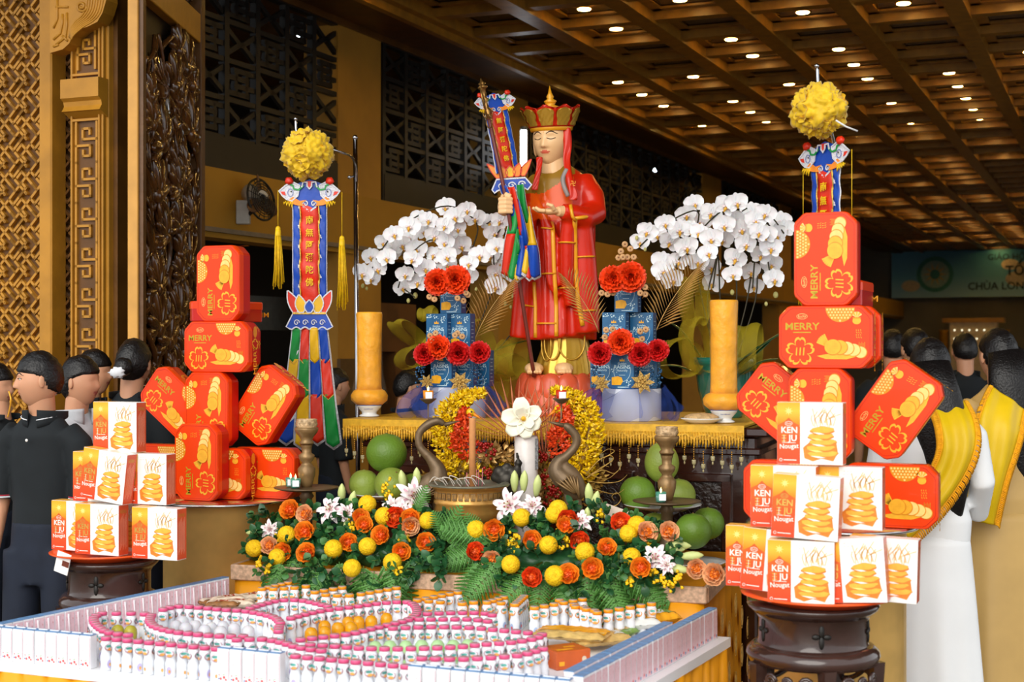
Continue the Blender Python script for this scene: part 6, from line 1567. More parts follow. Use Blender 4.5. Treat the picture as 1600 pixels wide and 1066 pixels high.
def head_mb(m, lip, H=1.0, nu=72, nv=64, ear=1.0):
    mb = MB(); vs = [head_pt((0, 0, -1))]; fs = []
    for j in range(1, nv):
        ph = -PI / 2 + PI * j / nv
        for i in range(nu): A = 2 * PI * i / nu; vs.append(head_pt((math.cos(ph) * math.cos(A), math.cos(ph) * math.sin(A), math.sin(ph))))
    vs.append(head_pt((0, 0, 1))); top = len(vs) - 1
    for i in range(nu):
        k = (i + 1) % nu; fs.append((0, 1 + k, 1 + i)); fs.append((1 + (nv - 2) * nu + i, 1 + (nv - 2) * nu + k, top))
        for j in range(nv - 2): fs.append((1 + j * nu + i, 1 + j * nu + k, 1 + (j + 1) * nu + k, 1 + (j + 1) * nu + i))
    def islip(f):
        c = sum((Vector(vs[i]) for i in f), Vector()) / len(f); return c.y < -.2 and ((c.x / .085) ** 2 + ((c.z + .23) / .036) ** 2) < 1
    A_ = [f for f in fs if not islip(f)]; B_ = [f for f in fs if islip(f)]
    mb.add([tuple(H * q for q in v) for v in vs], A_, m); o = len(mb.v) - len(vs); k = mb.mi(lip)
    for f in B_: mb.f.append([i + o for i in f]); mb.fm.append(k); mb.fs.append(True)
    for sx in (-1, 1):
        M_ = T(sx * .338 * H, .035 * H, -.02 * H - .06 * H * (ear - 1)) @ RZ(sx * .35)
        mb.ell((0, 0, 0), (.030 * H, .062 * H, .115 * H * ear), m, M_, 12, 10); mb.ell((sx * .012 * H, -.012 * H, .01 * H), (.014 * H, .035 * H, .07 * H * ear), m, M_, 10, 8)
    return mb
def fy(X, Z):                                               # front surface depth of the unit head
    best = None
    for i in range(60):
        ph = math.asin(max(-1, min(1, Z / .5)))
        xx = X / (.335 * (1 - .30 * (max(0, -Z) / .5) ** 1.6)); 
        c_ = math.cos(ph); xx = max(-c_, min(c_, xx)); y = -math.sqrt(max(0, c_ * c_ - xx * xx))
        return head_pt((xx, y, math.sin(ph)))[1]
def features(mb, H, closed=True, white=None):
    off = .006
    for sx in (-1, 1):
        P_ = lambda x, z, o=off: (sx * x * H, (fy(sx * x, z) - o) * H, z * H)
        mb.tube([P_(.055 + .15 * t, .022 - .022 * math.sin(PI * t) if closed else .042 - .008 * (2 * t - 1) ** 2) for t in [i / 8 for i in range(9)]], .0065 * H, m_ink, 5)
        mb.tube([P_(.045 + .19 * t, .095 + .045 * math.sin(PI * min(1, t * 1.1))) for t in [i / 8 for i in range(9)]], [(.004 + .006 * math.sin(PI * i / 8)) * H for i in range(9)], m_ink, 5)
        if not closed:
            mb.ell(P_(.125, .025, -.012), (.045 * H, .02 * H, .018 * H), white, None, 10, 8); mb.ell(P_(.125, .025, .006), (.018 * H, .006 * H, .017 * H), m_ink, None, 8, 6)
        mb.ell(P_(.03, -.135, -.004), (.010 * H, .006 * H, .005 * H), m_lip, None, 6, 5)
H_ = .255; hc = Vector((sx_(862), -.012, sz_(219)))
hM = T(hc) @ RZ(R(-24)) @ RX(R(6)); mb = head_mb(m_fl, m_lip, H_, ear=1.9); features(mb, H_); mb.ell((0, (fy(0, .13) - .003) * H_, .13 * H_), (.008 * H_, .004 * H_, .008 * H_), MATS['painted_gold_trim'], None, 8, 6)
o = mb.build('head', kS); o.matrix_local = hM
# crown
a = MB(); cz = .085 * H_ + .0; R1 = .385 * H_
a.lathe([(R1 * .95, .15 * H_), (R1 * 1.0, .16 * H_), (R1 * 1.05, .24 * H_), (R1 * 1.0, .25 * H_)], m_trim, 40, cap=False)
for i in range(9):
    A = 2 * PI * i / 9 + .2
    def f(u, v, A=A):
        x = (u - .5) * 2; wv = .42 * (1 + .25 * v) * (1 if v < .75 else math.sqrt(max(0, 1 - ((v - .75) / .25) ** 2)) * .85 + .15)
        r = R1 * (1.0 + .34 * v) + .006; B_ = A + x * wv * .85; return (r * math.sin(B_), -r * math.cos(B_), .22 * H_ + .38 * H_ * v * (1 - .06 * x * x))
    a.sheet(f, 8, 10, m_red, th=.006)
    def g(u, v, A=A):
        x = (u - .5) * 2; wv = .30 * (1 + .25 * v) * (1 if v < .7 else math.sqrt(max(0, 1 - ((v - .7) / .3) ** 2)) * .9 + .1)
        r = R1 * (1.0 + .32 * v) + .011 + .004 * math.sin(14 * v) * math.cos(9 * x); B_ = A + x * wv * .85; return (r * math.sin(B_), -r * math.cos(B_), .24 * H_ + .31 * H_ * v)
    a.sheet(g, 8, 10, m_gl)
a.ell((0, 0, .42 * H_), (R1 * .9, R1 * .9, .16 * H_), m_red)
a.lathe([(.035, .56 * H_), (.04, .6 * H_), (.02, .63 * H_), (.026, .67 * H_), (.03, .70 * H_), (.014, .74 * H_), (.018, .78 * H_), (.009, .84 * H_), (.001, .98 * H_)], m_trim, 16)
o = a.build('lotus_crown', kS); o.matrix_local = hM
# crown ribbons
a = MB()
def ribbon(mb, pts, w_, m, tw=0):
    C_ = spline([Vector(p) for p in pts], 5); L_ = len(C_) - 1
    def f(u, v):
        i = min(L_ - 1, int(v * L_)); p = C_[i].lerp(C_[i + 1], v * L_ - i); return p + Vector(((u - .5) * w_ * (1 + .1 * math.sin(v * 9)), .004 * math.sin(u * 6 + v * 14), 0))
    mb.sheet(f, 4, L_ * 2, m, th=.003)
ribbon(a, [E(884, 204, -.08), E(886, 230, -.09), E(884, 256, -.11), E(888, 285, -.15), E(894, 310, -.165), E(892, 318, -.165)], .034, m_red)
ribbon(a, [E(842, 250, -.10), E(842, 262, -.11), E(838, 285, -.13), E(834, 302, -.14)], .026, m_red)
for pts in ([(-.01, -.01), (-.01, 0), (.01, 0), (.01, .01)], [(0, -.01), (0, .01)], [(-.01, .01), (0, .01)], [(0, -.01), (.01, -.01)]):
    a.line(pts, .003, m_trim, T(E(893, 293, -.176)), 0, .002)
a.build('crown_ribbon', kS)
# ringed staff
a = MB(); top = Vector(E(753, 138, -.25)); bot = Vector(E(834, 588, -.16)); wp = Vector((SP.x, SP.y, 0))
kT = thing('ringed_staff', 'maroon staff with bronze ringed finial held by the statue', 'staff', wp + bot)
top -= bot; grip = Vector(E(793, 331, -.262)) - bot
ctr = lambda t: (Vector((0, 0, 0)).lerp(grip, t * 2) if t < .5 else grip.lerp(top, t * 2 - 1))
a.tube(spline([(0, 0, 0), ctr(.25), grip, ctr(.72), ctr(.86)], 4), .009, m_shaft, 10); a.build('shaft', kT)
d = (top - grip).normalized(); M0 = T(ctr(.84)) @ aim(d)
L0_ = (top - ctr(.84)).length
a = MB(); m_sb = mat('antique_brass', (150, 112, 60), .3, .8, .2, 20)
a.lathe([(0, 0), (.012, 0), (.018, .01), (.012, .02), (.02, .035), (.012, .05), (.008, .07), (.008, L0_ * .42), (.018, L0_ * .48), (.008, L0_ * .54), (.008, L0_ * .72), (.02, L0_ * .76), (.024, L0_ * .79), (.012, L0_ * .83), (.018, L0_ * .87), (.007, L0_ * .92), (.003, L0_), (0, L0_)], m_sb, 14, M0)
a.build('finial', kT)
a = MB()
for sx in (-1, 1):
    for (cx, cz, r_, a0, a1) in ((.045, L0_ * .62, .045, -60, 170), (.09, L0_ * .42, .048, -110, 100), (.05, L0_ * .22, .045, -170, 60)):
        a.tube([(sx * (cx + r_ * math.cos(R(t))), 0, cz + r_ * math.sin(R(t))) for t in [a0 + (a1 - a0) * i / 14 for i in range(15)]], .0045, m_sb, 6, M0)
a.build('scroll_frame', kT)
rp = None
for (x, z, r_, ay) in ((-.115, .05, .026, 0), (.04, -.02, .026, .6), (.0, .03, .024, 1.2), (-.03, -.03, .024, -.7), (-.11, .10, .012, 0)):
    M_ = M0 @ T(x, 0, z) @ RZ(ay)
    if rp is None:
        a = MB(); a.tube([(.026 * math.cos(2 * PI * i / 20), 0, .026 * math.sin(2 * PI * i / 20)) for i in range(21)], .003, m_sb, 6); rp = a.build('ring', kT); rp.matrix_local = M_
    else: part(rp, kT, M_ @ S(r_ / .026))
# ================================================================ embroidered banners
m_s = {'r': mat('red_satin', (214, 44, 12), .4, 0, .12, 8, .3, 14), 'b': mat('royal_blue_satin', (8, 66, 168), .4, 0, .12, 8, .3, 14), 'y': mat('yellow_satin', (226, 176, 6), .4, 0, .12, 8, .3, 14), 'g': mat('green_satin', (18, 140, 58), .4, 0, .12, 8, .3, 14), 'w': mat('white_braid', (226, 226, 232), .7, 0, .06, 90, .8, 200), 'o': mat('orange_embroidery', (240, 140, 40), .5, 0, .1, 40), 'k': mat('gold_sequin_braid', (206, 166, 70), .35, .4, .3, 120), 't': mat('yellow_tassel_thread', (232, 188, 8), .6, 0, .12, 60)}
def banner(k, M, mainlen=1.0, tails=1, crop_z=None, char='南無阿彌陀佛'):
    """unit: metres at the left banner's size; hangs down from z=0 of M; faces -Y"""
    th = .003
    # head with twin phoenix heads
    a = MB()
    a.poly([(-.105, -.035), (-.06, .01), (0, .03), (.06, .01), (.105, -.035), (.07, -.09), (.03, -.105), (0, -.125), (-.03, -.105), (-.07, -.09)], m_s['b'], M, -.004, th)
    a.line([(-.07, -.085), (-.045, -.082), (-.03, -.105), (0, -.125), (.03, -.105), (.045, -.082), (.07, -.085)], .008, m_s['w'], M, -.006, .002)
    for sx in (-1, 1):
        a.line([(sx * (.012 + (.026 - i * .0016) * .55 * math.cos(i * .55)) + sx * .008, -.088 + (.026 - i * .0016) * .6 * math.sin(i * .55)) for i in range(14)], .006, m_s['w'], M, -.008, .002)
        hd = [(sx * .05, -.0), (sx * .09, .018), (sx * .125, -.002), (sx * .158, -.028), (sx * .14, -.05), (sx * .118, -.068), (sx * .09, -.075), (sx * .06, -.05)]
        a.poly(hd, m_s['w'], M, -.009, .004); a.line(hd, .007, m_s['w'], M, -.012, .002, closed=True)
        a.poly([(sx * .128, -.03), (sx * .15, -.03), (sx * .14, -.044), (sx * .122, -.05)], m_s['r'], M, -.011, .001)
        a.line([(sx * .03, .0), (sx * .055, -.022), (sx * .08, -.018), (sx * .085, -.002), (sx * .10, .004)], .009, m_s['g'], M, -.013, .002)
        a.line(circ(sx * .098, -.035, .014, 12, 0, .018), .002, m_s['b'], M, -.0125, .001, closed=True); a.poly(circ(sx * .094, -.03, .004, 8), m_ink, M, -.013)
        a.poly([(sx * .11, -.07), (sx * .085, -.055), (sx * .05, -.075), (sx * .015, -.07), (sx * .04, -.085), (sx * .03, -.10), (sx * .07, -.095), (sx * .10, -.085)], m_s['o'], M, -.0105, .003)
        a.ell((sx * .105, -.012, .02), (.022, .012, .018), m_s['r'], M, 10, 7, fn=lambda x, y, z: 1 + .15 * math.sin(9 * x + 5 * z))
        for i in range(4): a.tube([(sx * (.085 + i * .012), -.01, -.075), (sx * (.09 + i * .014), -.014, -.11 + i * .006), (sx * (.096 + i * .012), -.01, -.08)], .003, m_s['t'], M=M, n=5)
    a.line([(-.04, -.01), (-.032, .016), (-.012, .014), (-.012, -.004), (0, -.018), (.012, -.004), (.012, .014), (.032, .016), (.04, -.01)], .008, m_s['w'], M, -.014, .002)
    a.poly([(-.02, .02), (.02, .02), (.01, -.01), (-.01, -.01)], m_s['r'], M, -.012, .002)
    a.build('phoenix_head', k)
    a = MB(); L_ = mainlen * .47; zb = -.09 - L_
    def strip(x0, x1, m, dy=0, z0=-.085, z1=None):
        z1 = z1 or zb
        a.sheet(lambda u, v: (lerp(x0, x1, u), dy + .005 * math.sin(v * 9 + 1) * (1 - v) + .0025 * math.sin(v * 31 + u * 3), lerp(z1, z0, v)), 4, 40, m, M, th=.002)
    strip(-.09, .09, m_s['w']); strip(-.085, -.05, m_s['b'], -.003); strip(.05, .085, m_s['b'], -.003); strip(-.047, .047, m_s['r'], -.004)
    for sx in (-1, 1): strip(sx * .0485 - .004, sx * .0485 + .004, m_s['k'], -.006)
    a.build('main_strip', k)
    a = MB(); cs = char; st = L_ * .76 / max(1, len(cs))
    for i, c in enumerate(cs): a.text(c, .042, m_s['t'], M, -.0125, 0, -.09 - L_ * .12 - st * (i + .4), th=.002, bold=.012)
    a.build('lettering', k)
    if tails:
        a = MB(); z = zb - .02
        a.poly([(-.10, z), (-.075, z - .03), (.075, z - .03), (.10, z), (.09, z + .05), (.05, z + .02), (0, z + .04), (-.05, z + .02), (-.09, z + .05)], m_s['w'], M, -.006, .002) if 0 else None
        def pet(cx, lean, w_, h_, m, y):
            pts = [(cx + lean * h_ * t * t + w_ * math.sin(PI * min(1, t * .85 + .12)) * sx, z - .032 + h_ * t) for sx, rng in ((1, [i / 8 for i in range(9)]), (-1, [1 - i / 8 for i in range(9)])) for t in rng]
            a.poly(pts, m, M, y, .003); a.line(pts, .006, m_s['w'], M, y - .002, .003, closed=True)
        for sx in (-1, 1): pet(sx * .075, sx * .35, .028, .105, m_s['r'], -.010); 
        for sx in (-1, 1): pet(sx * .042, sx * .15, .028, .085, m_s['y'], -.014)
        pet(0, 0, .024, .06, m_s['b'], -.018)
        a.build('lotus_applique', k)
        a = MB(); z2 = z - .035
        pts = [(-.085, z2), (.085, z2), (.12, z2 - .065), (.10, z2 - .075)] + [(.09 - .18 * i / 16, z2 - .078 + .012 * abs(math.sin(PI * i / 4))) for i in range(17)] + [(-.10, z2 - .075), (-.12, z2 - .065)]
        a.poly(pts, m_s['b'], M, -.010, .004); a.line(pts, .007, m_s['w'], M, -.013, .003, closed=True); a.line([(-.085, z2), (.085, z2)], .009, m_s['k'], M, -.015, .003)
        for i in range(4): a.line([(-.066 + i * .044 + (.016 - q * .001) * math.cos(q * .6), z2 - .045 + (.016 - q * .001) * math.sin(q * .6)) for q in range(14)], .0045, m_s['w'], M, -.015, .002)
        a.build('cloud_collar', k)
        for ti, cols in enumerate(('gyb', 'rgy', 'ybr', 'brg')):
            a = MB(); zt = z2 - .07; segs = ((.15, cols[0]), (.17, cols[1]), (.22 + .02 * (ti % 2), cols[2])); x0 = -.068 + ti * .0455; sp = (ti - 1.5) * .036; tot = sum(s_[0] for s_ in segs)
            def X(v, e): return x0 + sp * v ** 1.1 + e * (.022 + .016 * v)
            def wave(v, u=0): return .006 * math.sin(v * 8 + ti * 2) + .003 * math.sin(v * 22 + u * 4 + ti)
            acc = 0
            a.sheet(lambda u, v: (X(v, (u - .5) * 2.3), -.002 + .004 * ti % 2 + wave(v), zt - tot * v - (0.03 * (1 - abs(2 * u - 1)) * (v > .98))), 4, 24, m_s['w'], M, th=.002)
            for si, (h_, c) in enumerate(segs):
                v0, v1 = acc / tot, (acc + h_) / tot; acc += h_; vend = v1 * .988 if si == 2 else v1
                a.sheet(lambda u, v: (X(lerp(v0, vend, v), (u - .5) * 1.8), -.006 - .001 * (2 - si) + wave(lerp(v0, vend, v), u), zt - tot * lerp(v0, vend, v) - .022 * (1 - abs(2 * u - 1)) * v), 6, 12, m_s[c], M, th=.0015)
                if si < 2: a.line([(X(v1, -.9), zt - tot * v1), (X(v1, 0), zt - tot * v1 - .024), (X(v1, .9), zt - tot * v1)], .004, m_s['k'], M, -.011 + wave(v1), .002)
            a.build('tail', k)
def tassel(k, M, L_):
    a = MB(); a.tube([(0, 0, 0), (0, 0, -L_ * .42)], .0014, m_s['t'], 5, M); z = -L_ * .42; a.ell((0, 0, z), (.012, .012, .014), m_s['t'], M, 10, 7); a.lathe([(.012, z - .004), (.014, z - .03), (.011, z - .035)], m_s['t'], 12, M)
    r2 = random.Random(2)
    for i in range(26):
        A = i * 2.4; r_ = .012 * (i / 26) ** .5; e = r2.uniform(.85, 1.05); a.tube([(r_ * math.cos(A), r_ * math.sin(A), z - .03), (r_ * 1.5 * math.cos(A) + .003, r_ * 1.5 * math.sin(A), z - L_ * .3), (r_ * 2.0 * math.cos(A) + r2.uniform(-.006, .006), r_ * 1.6 * math.sin(A), z - L_ * .62 * e)], .0022, m_s['t'], 4, M)
    a.build('tassel', k)
def puff(q, r, label, seed):
    a = MB(); r2 = random.Random(seed)
    def f(x, y, z):
        v = Vector((x, y, z)) * 2.4 + Vector((seed, 0, 0)); return .86 + .34 * abs(noise.noise(v)) + .28 * abs(noise.noise(v * 2.3)) + .14 * abs(noise.noise(v * 5))
    a.ell((0, 0, 0), (r, r, r * .98), mat('yellow_organza', (226, 184, 8), .6, 0, .1, 14, sheen=.3), None, 72, 48, fn=f)
    for i in range(22):
        d = Vector((r2.gauss(0, 1), r2.gauss(0, 1) - .6, r2.gauss(0, 1))).normalized(); c = d * r * .86
        M_ = T(c) @ aim(d) @ RZ(r2.uniform(0, 6)); w_ = r * r2.uniform(.22, .4)
        a.sheet(lambda u, v: ((.35 + .65 * v) * w_ * math.cos(2 * PI * u), (.35 + .65 * v) * w_ * math.sin(2 * PI * u), w_ * .5 * v ** .6 + w_ * .14 * math.sin(14 * PI * u + i) * v), 26, 5, MATS['yellow_organza'], M_)
    return tag(a.build('organza_pompom', loc=q), label, 'pompom')
m_chr = mat('polished_chrome_tube', (180, 180, 184), .12, 1, .04, 10)
# left banner on a chrome stand
Yb_ = 6.6; s6 = Yb_ / FL; q = P(556, 540, Yb_ + .25)
k = thing('banner_stand', 'chrome pole with curved hook arms beside the left banner', 'pole stand', (q.x, q.y, 0))
pt = lambda x, y, d=0: P(x, y, Yb_ + d) - Vector((q.x, q.y, 0))
a = MB(); a.tube([Vector((pt(563, 540, .25).x, pt(563, 540, .25).y, .01)), pt(559, 700, .25), pt(555, 218, .25)], .011, m_chr, 14); a.ell(pt(555, 215, .25), .013, m_chr); a.lathe([(0, 0), (.1, 0), (.1, .015), (.03, .03), (.012, .06)], m_chr, 32, T(pt(563, 540, .25).x, pt(563, 540, .25).y, 0)); a.build('pole', k)
a = MB(); a.tube(spline([pt(556, 290, .25), pt(556, 262, .22), pt(549, 245, .12), pt(530, 237, .0), pt(500, 228, 0), pt(475, 222, 0), pt(464, 208, 0), pt(462, 188, 0)], 5), .006, m_chr, 10); a.ell(pt(462, 186), .009, m_chr); a.tube([pt(555, 275, .25), pt(547, 277, .2)], .004, m_chr, 8); a.ell(pt(546, 277, .2), .009, m_chr); a.build('hook_arm', k)
puff(P(481, 241, Yb_ - .04), 36 * s6, 'crumpled yellow organza pompom on the left banner hook', 3)
q = P(484, 290, Yb_ - .02); k = thing('embroidered_banner', 'long embroidered prayer banner with red, blue, yellow and green tails, hanging left', 'banner', q)
bs = s6 / (6.9 / FL) * .98
banner(k, S(bs * .93, 1, bs))
tassel(k, T(-.053 * 2.7, 0, -.02), .42); tassel(k, T(.05 * 2.9, 0, -.03), .50)
# right banner, turned away, behind the right tower
Yr = 5.45; s5 = Yr / FL; q = P(1290, 540, Yr + .1)
k = thing('banner_stand', 'chrome hook pole rising behind the right tower of tins', 'pole stand', (q.x, q.y, 0)); pt = lambda x, y, d=0: P(x, y, Yr + d) - Vector((q.x, q.y, 0))
a = MB(); a.tube([pt(1308, 540, .12) * Vector((1, 1, 0)) if 0 else Vector((pt(1308, 540, .12).x, pt(1308, 540, .12).y, .02)), pt(1306, 300, .12), pt(1305, 225, .12)], .011, m_chr, 14); a.lathe([(0, 0), (.15, 0), (.15, .015), (.03, .03), (.012, .06)], m_chr, 32, T(pt(1308, 540, .12).x, pt(1308, 540, .12).y, 0)); a.build('pole', k)
a = MB(); a.tube(spline([pt(1306, 240, .12), pt(1300, 210, .06), pt(1290, 190, 0), pt(1283, 160, 0), pt(1278, 130, 0), pt(1277, 106, 0)], 5), .006, m_chr, 10); a.ell(pt(1276, 103), .009, m_chr); a.tube([pt(1306, 188, -.13), pt(1322, 198, -.13), pt(1340, 205, -.13)], .0035, mat('white_wire', (220, 220, 220), .4), 8); a.build('hook_arm', k)
puff(P(1280, 172, Yr - .03), 39 * s5, 'crumpled yellow organza pompom above the right banner', 9)
q = P(1290, 232, Yr); k = thing('embroidered_banner', 'embroidered prayer banner hanging half hidden behind the right tower', 'banner', q, (0, 0, R(-62)))
banner(k, S(.9, 1, .86), 1.0, 0); tassel(k, T(.145, 0, -.02), .62); tassel(k, T(-.13, 0, -.06), .5)
# tilted banner beside the staff
q = Vector((SP.x, SP.y, 0)) + Vector(E(772, 165, -.225)); k = thing('embroidered_banner', 'tilted embroidered banner with lotus patch hanging from the statue staff', 'banner', q)
Mt = RY(R(-11)) @ RZ(R(26)) @ S(.66, .8, .66); banner(k, Mt, .92, 0, char='無阿彌陀佛')
def bz(x, y, dy=0): return Vector(E(x, y, -.235 + dy)) - Vector(E(772, 165, -.225))
a = MB(); c = bz(797, 276); Ml = T(c) @ RY(R(-6))
for sx in (-1, 1):
    for (cx, lean, w_, h_) in ((.058, .6, .018, .07), (.03, .25, .02, .058)): pts = [(sx * (cx + lean * h_ * t * t + w_ * math.sin(PI * min(1, t * .85 + .12)) * e), -.03 + h_ * t) for e, rng in ((1, [i / 8 for i in range(9)]), (-1, [1 - i / 8 for i in range(9)])) for t in rng]; a.poly(pts, m_s['o'], Ml, -.004, .003); a.line(pts, .004, m_s['r'], Ml, -.007, .003, closed=True)
pts = [(.022 * math.sin(PI * min(1, t * .85 + .12)) * e, -.03 + .05 * t) for e, rng in ((1, [i / 8 for i in range(9)]), (-1, [1 - i / 8 for i in range(9)])) for t in rng]; a.poly(pts, m_s['y'], Ml, -.006, .003); a.line(pts, .004, m_s['r'], Ml, -.009, .003, closed=True); a.build('lotus_applique', k)
a = MB(); pts = [(-.065, -.035), (.065, -.04), (.09, -.075)] + [(.07 - .15 * i / 12, -.095 + .012 * abs(math.sin(PI * i / 4))) for i in range(13)] + [(-.09, -.08)]
a.poly(pts, m_s['b'], Ml, -.008, .003); a.line(pts, .007, m_s['w'], Ml, -.010, .003, closed=True)
for i in range(3): a.line([(-.045 + i * .045 + (.018 - q_ * .001) * math.cos(q_ * .6), -.068 + (.016 - q_ * .001) * math.sin(q_ * .6)) for q_ in range(14)], .006, m_s['w'], Ml, -.012, .002)
a.build('cloud_collar', k)
for (pts, c1, c2, w_) in (([(786, 300), (800, 340), (806, 380), (800, 440)], 'b', 'g', .05), ([(798, 302), (808, 345), (815, 390), (812, 436)], 'r', 'b', .05), ([(812, 298), (816, 330), (824, 372), (820, 432)], 'g', 'y', .045), ([(792, 310), (802, 350), (797, 385), (792, 434)], 'g', 'r', .055), ([(820, 330), (826, 370), (832, 400), (834, 436)], 'y', 'b', .055), ([(806, 320), (818, 370), (822, 400), (826, 438)], 'b', 'r', .035), ([(800, 360), (808, 390), (806, 410), (808, 440)], 'g', 'y', .03)):
    a = MB(); C_ = spline([bz(x, y, rnd(-.03, .02)) for x, y in pts], 5); L_ = len(C_) - 1
    def f(u, v, w2=1.0, off=0.0):
        i = min(L_ - 1, int(v * L_)); p = C_[i].lerp(C_[i + 1], v * L_ - i); return p + Vector(((u - .5) * w_ * w2 * (.75 + .35 * v), -off + .012 * math.sin(u * 5 + v * 3), -.018 * (1 - abs(2 * u - 1)) * v ** 8))
    a.sheet(lambda u, v: f(u, v, 1.0), 6, 20, m_s['w'], th=.002); a.sheet(lambda u, v: f(u, v * .55, .88, .008), 6, 12, m_s[c1], th=.001); a.sheet(lambda u, v: f(u, .55 + v * .42, .88, .008), 6, 12, m_s[c2], th=.001); a.build('tail', k)
# ================================================================ tinsel phoenixes and dried decorations behind the censer
m_tin_g = mat('yellow_gold_tinsel', (250, 196, 14), .4, .05, .3, 60); m_tin_r = mat('coral_tinsel', (230, 78, 30), .35, .1, .2, 60); m_tin_a = mat('antique_gold_tinsel', (176, 140, 66), .4, .4, .35, 60)
m_ppalm = mat('rosy_dried_palm', (200, 120, 84), .6, 0, .2, 30); m_rber = mat('glossy_red_berry', (150, 22, 14), .2, .1, .2, 10)
def scales(mb, path, Yb, dy, m, n_, L_, q, seed, jit=1.0):
    r2 = random.Random(seed); C_ = [Vector((x, y, r_)) for x, y, r_ in path]; C_ = spline(C_, 6)
    for i in range(n_):
        c = C_[r2.randrange(len(C_) - 1)]; j = C_.index(c); t = (C_[j + 1] - c); A = r2.uniform(0, 2 * PI); rr = c.z * r2.random() ** .5 * jit
        p = P(c.x + rr * math.cos(A), c.y + rr * math.sin(A), Yb + dy + r2.uniform(-.03, .02)) - q
        d = Vector((math.cos(A) + r2.uniform(-.3, .3), r2.uniform(-.9, -.2), -math.sin(A) * .8 + .5)); l_ = L_ * r2.uniform(.7, 1.2)
        mb.add([(0, 0, 0), (l_ * .28, 0, l_ * .45), (0, -.0015, l_), (-l_ * .28, 0, l_ * .45), (0, .25 * l_, l_ * .45)], [(0, 1, 4), (1, 2, 4), (2, 3, 4), (3, 0, 4)], m, T(p) @ aim(d) @ RZ(r2.uniform(0, 6)), False)
for sd, gp, rp_, hd, lab in ((0, [(752, 616, 3), (728, 622, 9), (706, 640, 19), (698, 672, 23), (703, 705, 23), (722, 738, 22)], [(727, 646, 5), (722, 668, 9), (722, 692, 15), (736, 705, 16)], (735, 645), 'yellow tinsel phoenix with coral breast standing left behind the censer'),
                           (1, [(868, 612, 3), (890, 620, 9), (912, 640, 18), (920, 672, 22), (914, 706, 22), (898, 738, 20)], [(880, 642, 6), (884, 662, 8), (874, 682, 14), (872, 704, 14)], (873, 640), 'yellow tinsel phoenix with coral breast standing right behind the bronze crane')):
    q = Lw(710 if sd == 0 else 905, .66); k = thing('tinsel_phoenix', lab, 'decoration', q)
    a = MB(); scales(a, gp, q.y, 0, m_tin_g, 1300, .026, q, sd, .9); a.tube(spline([P(x, y, q.y + .03) - q for x, y, r_ in gp], 4), [lerp(.01, .04, min(1, t_ / 8)) for t_ in range(21)], m_tin_a, 10, flat=.5); a.build('gold_plumage', k)
    a = MB(); scales(a, rp_, q.y, -.04, m_tin_r, 420, .026, q, sd + 5); a.build('coral_breast', k)
    a = MB(); sg = 1 if sd == 0 else -1; c = P(hd[0], hd[1], q.y - .06) - q; a.ell(c, (.018, .014, .018), m_tin_g); a.lathe([(.009, 0), (.003, .03), (0, .045)], mat('orange_beak', (236, 140, 20), .4), 10, T(c + Vector((sg * .012, 0, -.004))) @ RY(sg * 2.2)); a.ell(c + Vector((sg * .005, -.013, .004)), .004, m_ink); a.build('phoenix_head', k)
# gold garland at their feet, berries, scrolls
q = Lw(770, .58); k = thing('gold_garland', 'antique gold tinsel garland with red berries between the phoenixes', 'decoration', q)
a = MB(); scales(a, [(680, 745, 14), (720, 752, 20), (760, 735, 14), (800, 725, 12), (840, 735, 18), (862, 770, 22), (900, 770, 20), (930, 745, 14)], q.y + .05, 0, m_tin_a, 900, .032, q, 21)
scales(a, [(690, 730, 10), (720, 740, 10), (900, 730, 12), (912, 745, 10)], q.y + .03, 0, m_tin_g, 260, .03, q, 22); scales(a, [(760, 712, 8), (790, 712, 8), (850, 750, 10), (856, 790, 8)], q.y, 0, m_palm, 140, .04, q, 23); a.build('tinsel_leaves', k)
r2 = random.Random(4)
for (x, y, n_) in ((755, 698, 24), (770, 706, 10), (762, 738, 14), (842, 716, 22), (832, 720, 8), (850, 748, 14), (862, 768, 26), (870, 776, 8), (858, 785, 8)):
    a = MB()
    for i in range(n_): a.ell(P(x + r2.gauss(0, 5), y + r2.gauss(0, 4.5), q.y - .05 + r2.uniform(-.015, .015)) - q, .0065, m_rber, None, 8, 6)
    a.build('berry_cluster', k)
q = Lw(940, .60); k = thing('gold_scroll_spray', 'curling gilded tendrils fanning out at the right of the tinsel phoenix', 'decoration', q)
a = MB()
for i, pts in enumerate(([(915, 742), (935, 720), (950, 712), (960, 705), (950, 702), (938, 710)], [(915, 748), (940, 735), (960, 740), (970, 728), (968, 718)], [(918, 752), (945, 755), (968, 752), (980, 742)], [(915, 758), (940, 768), (962, 772), (975, 765)], [(918, 745), (945, 728), (958, 718), (954, 712), (944, 716), (944, 726), (952, 730)], [(915, 765), (930, 780), (945, 790), (962, 790), (970, 780), (964, 770), (956, 776), (960, 783)], [(915, 762), (928, 785), (925, 800)], [(920, 768), (938, 778), (944, 795)], [(912, 735), (930, 745), (950, 748), (966, 735)])):
    a.tube(spline([P(x, y, q.y - .02 * (i % 3)) - q for x, y in pts], 6), [.0055 - .004 * t / (6 * (len(pts) - 1)) for t in range(6 * (len(pts) - 1) + 1)], m_tin_a, 6, flat=.5)
a.build('tendrils', k)
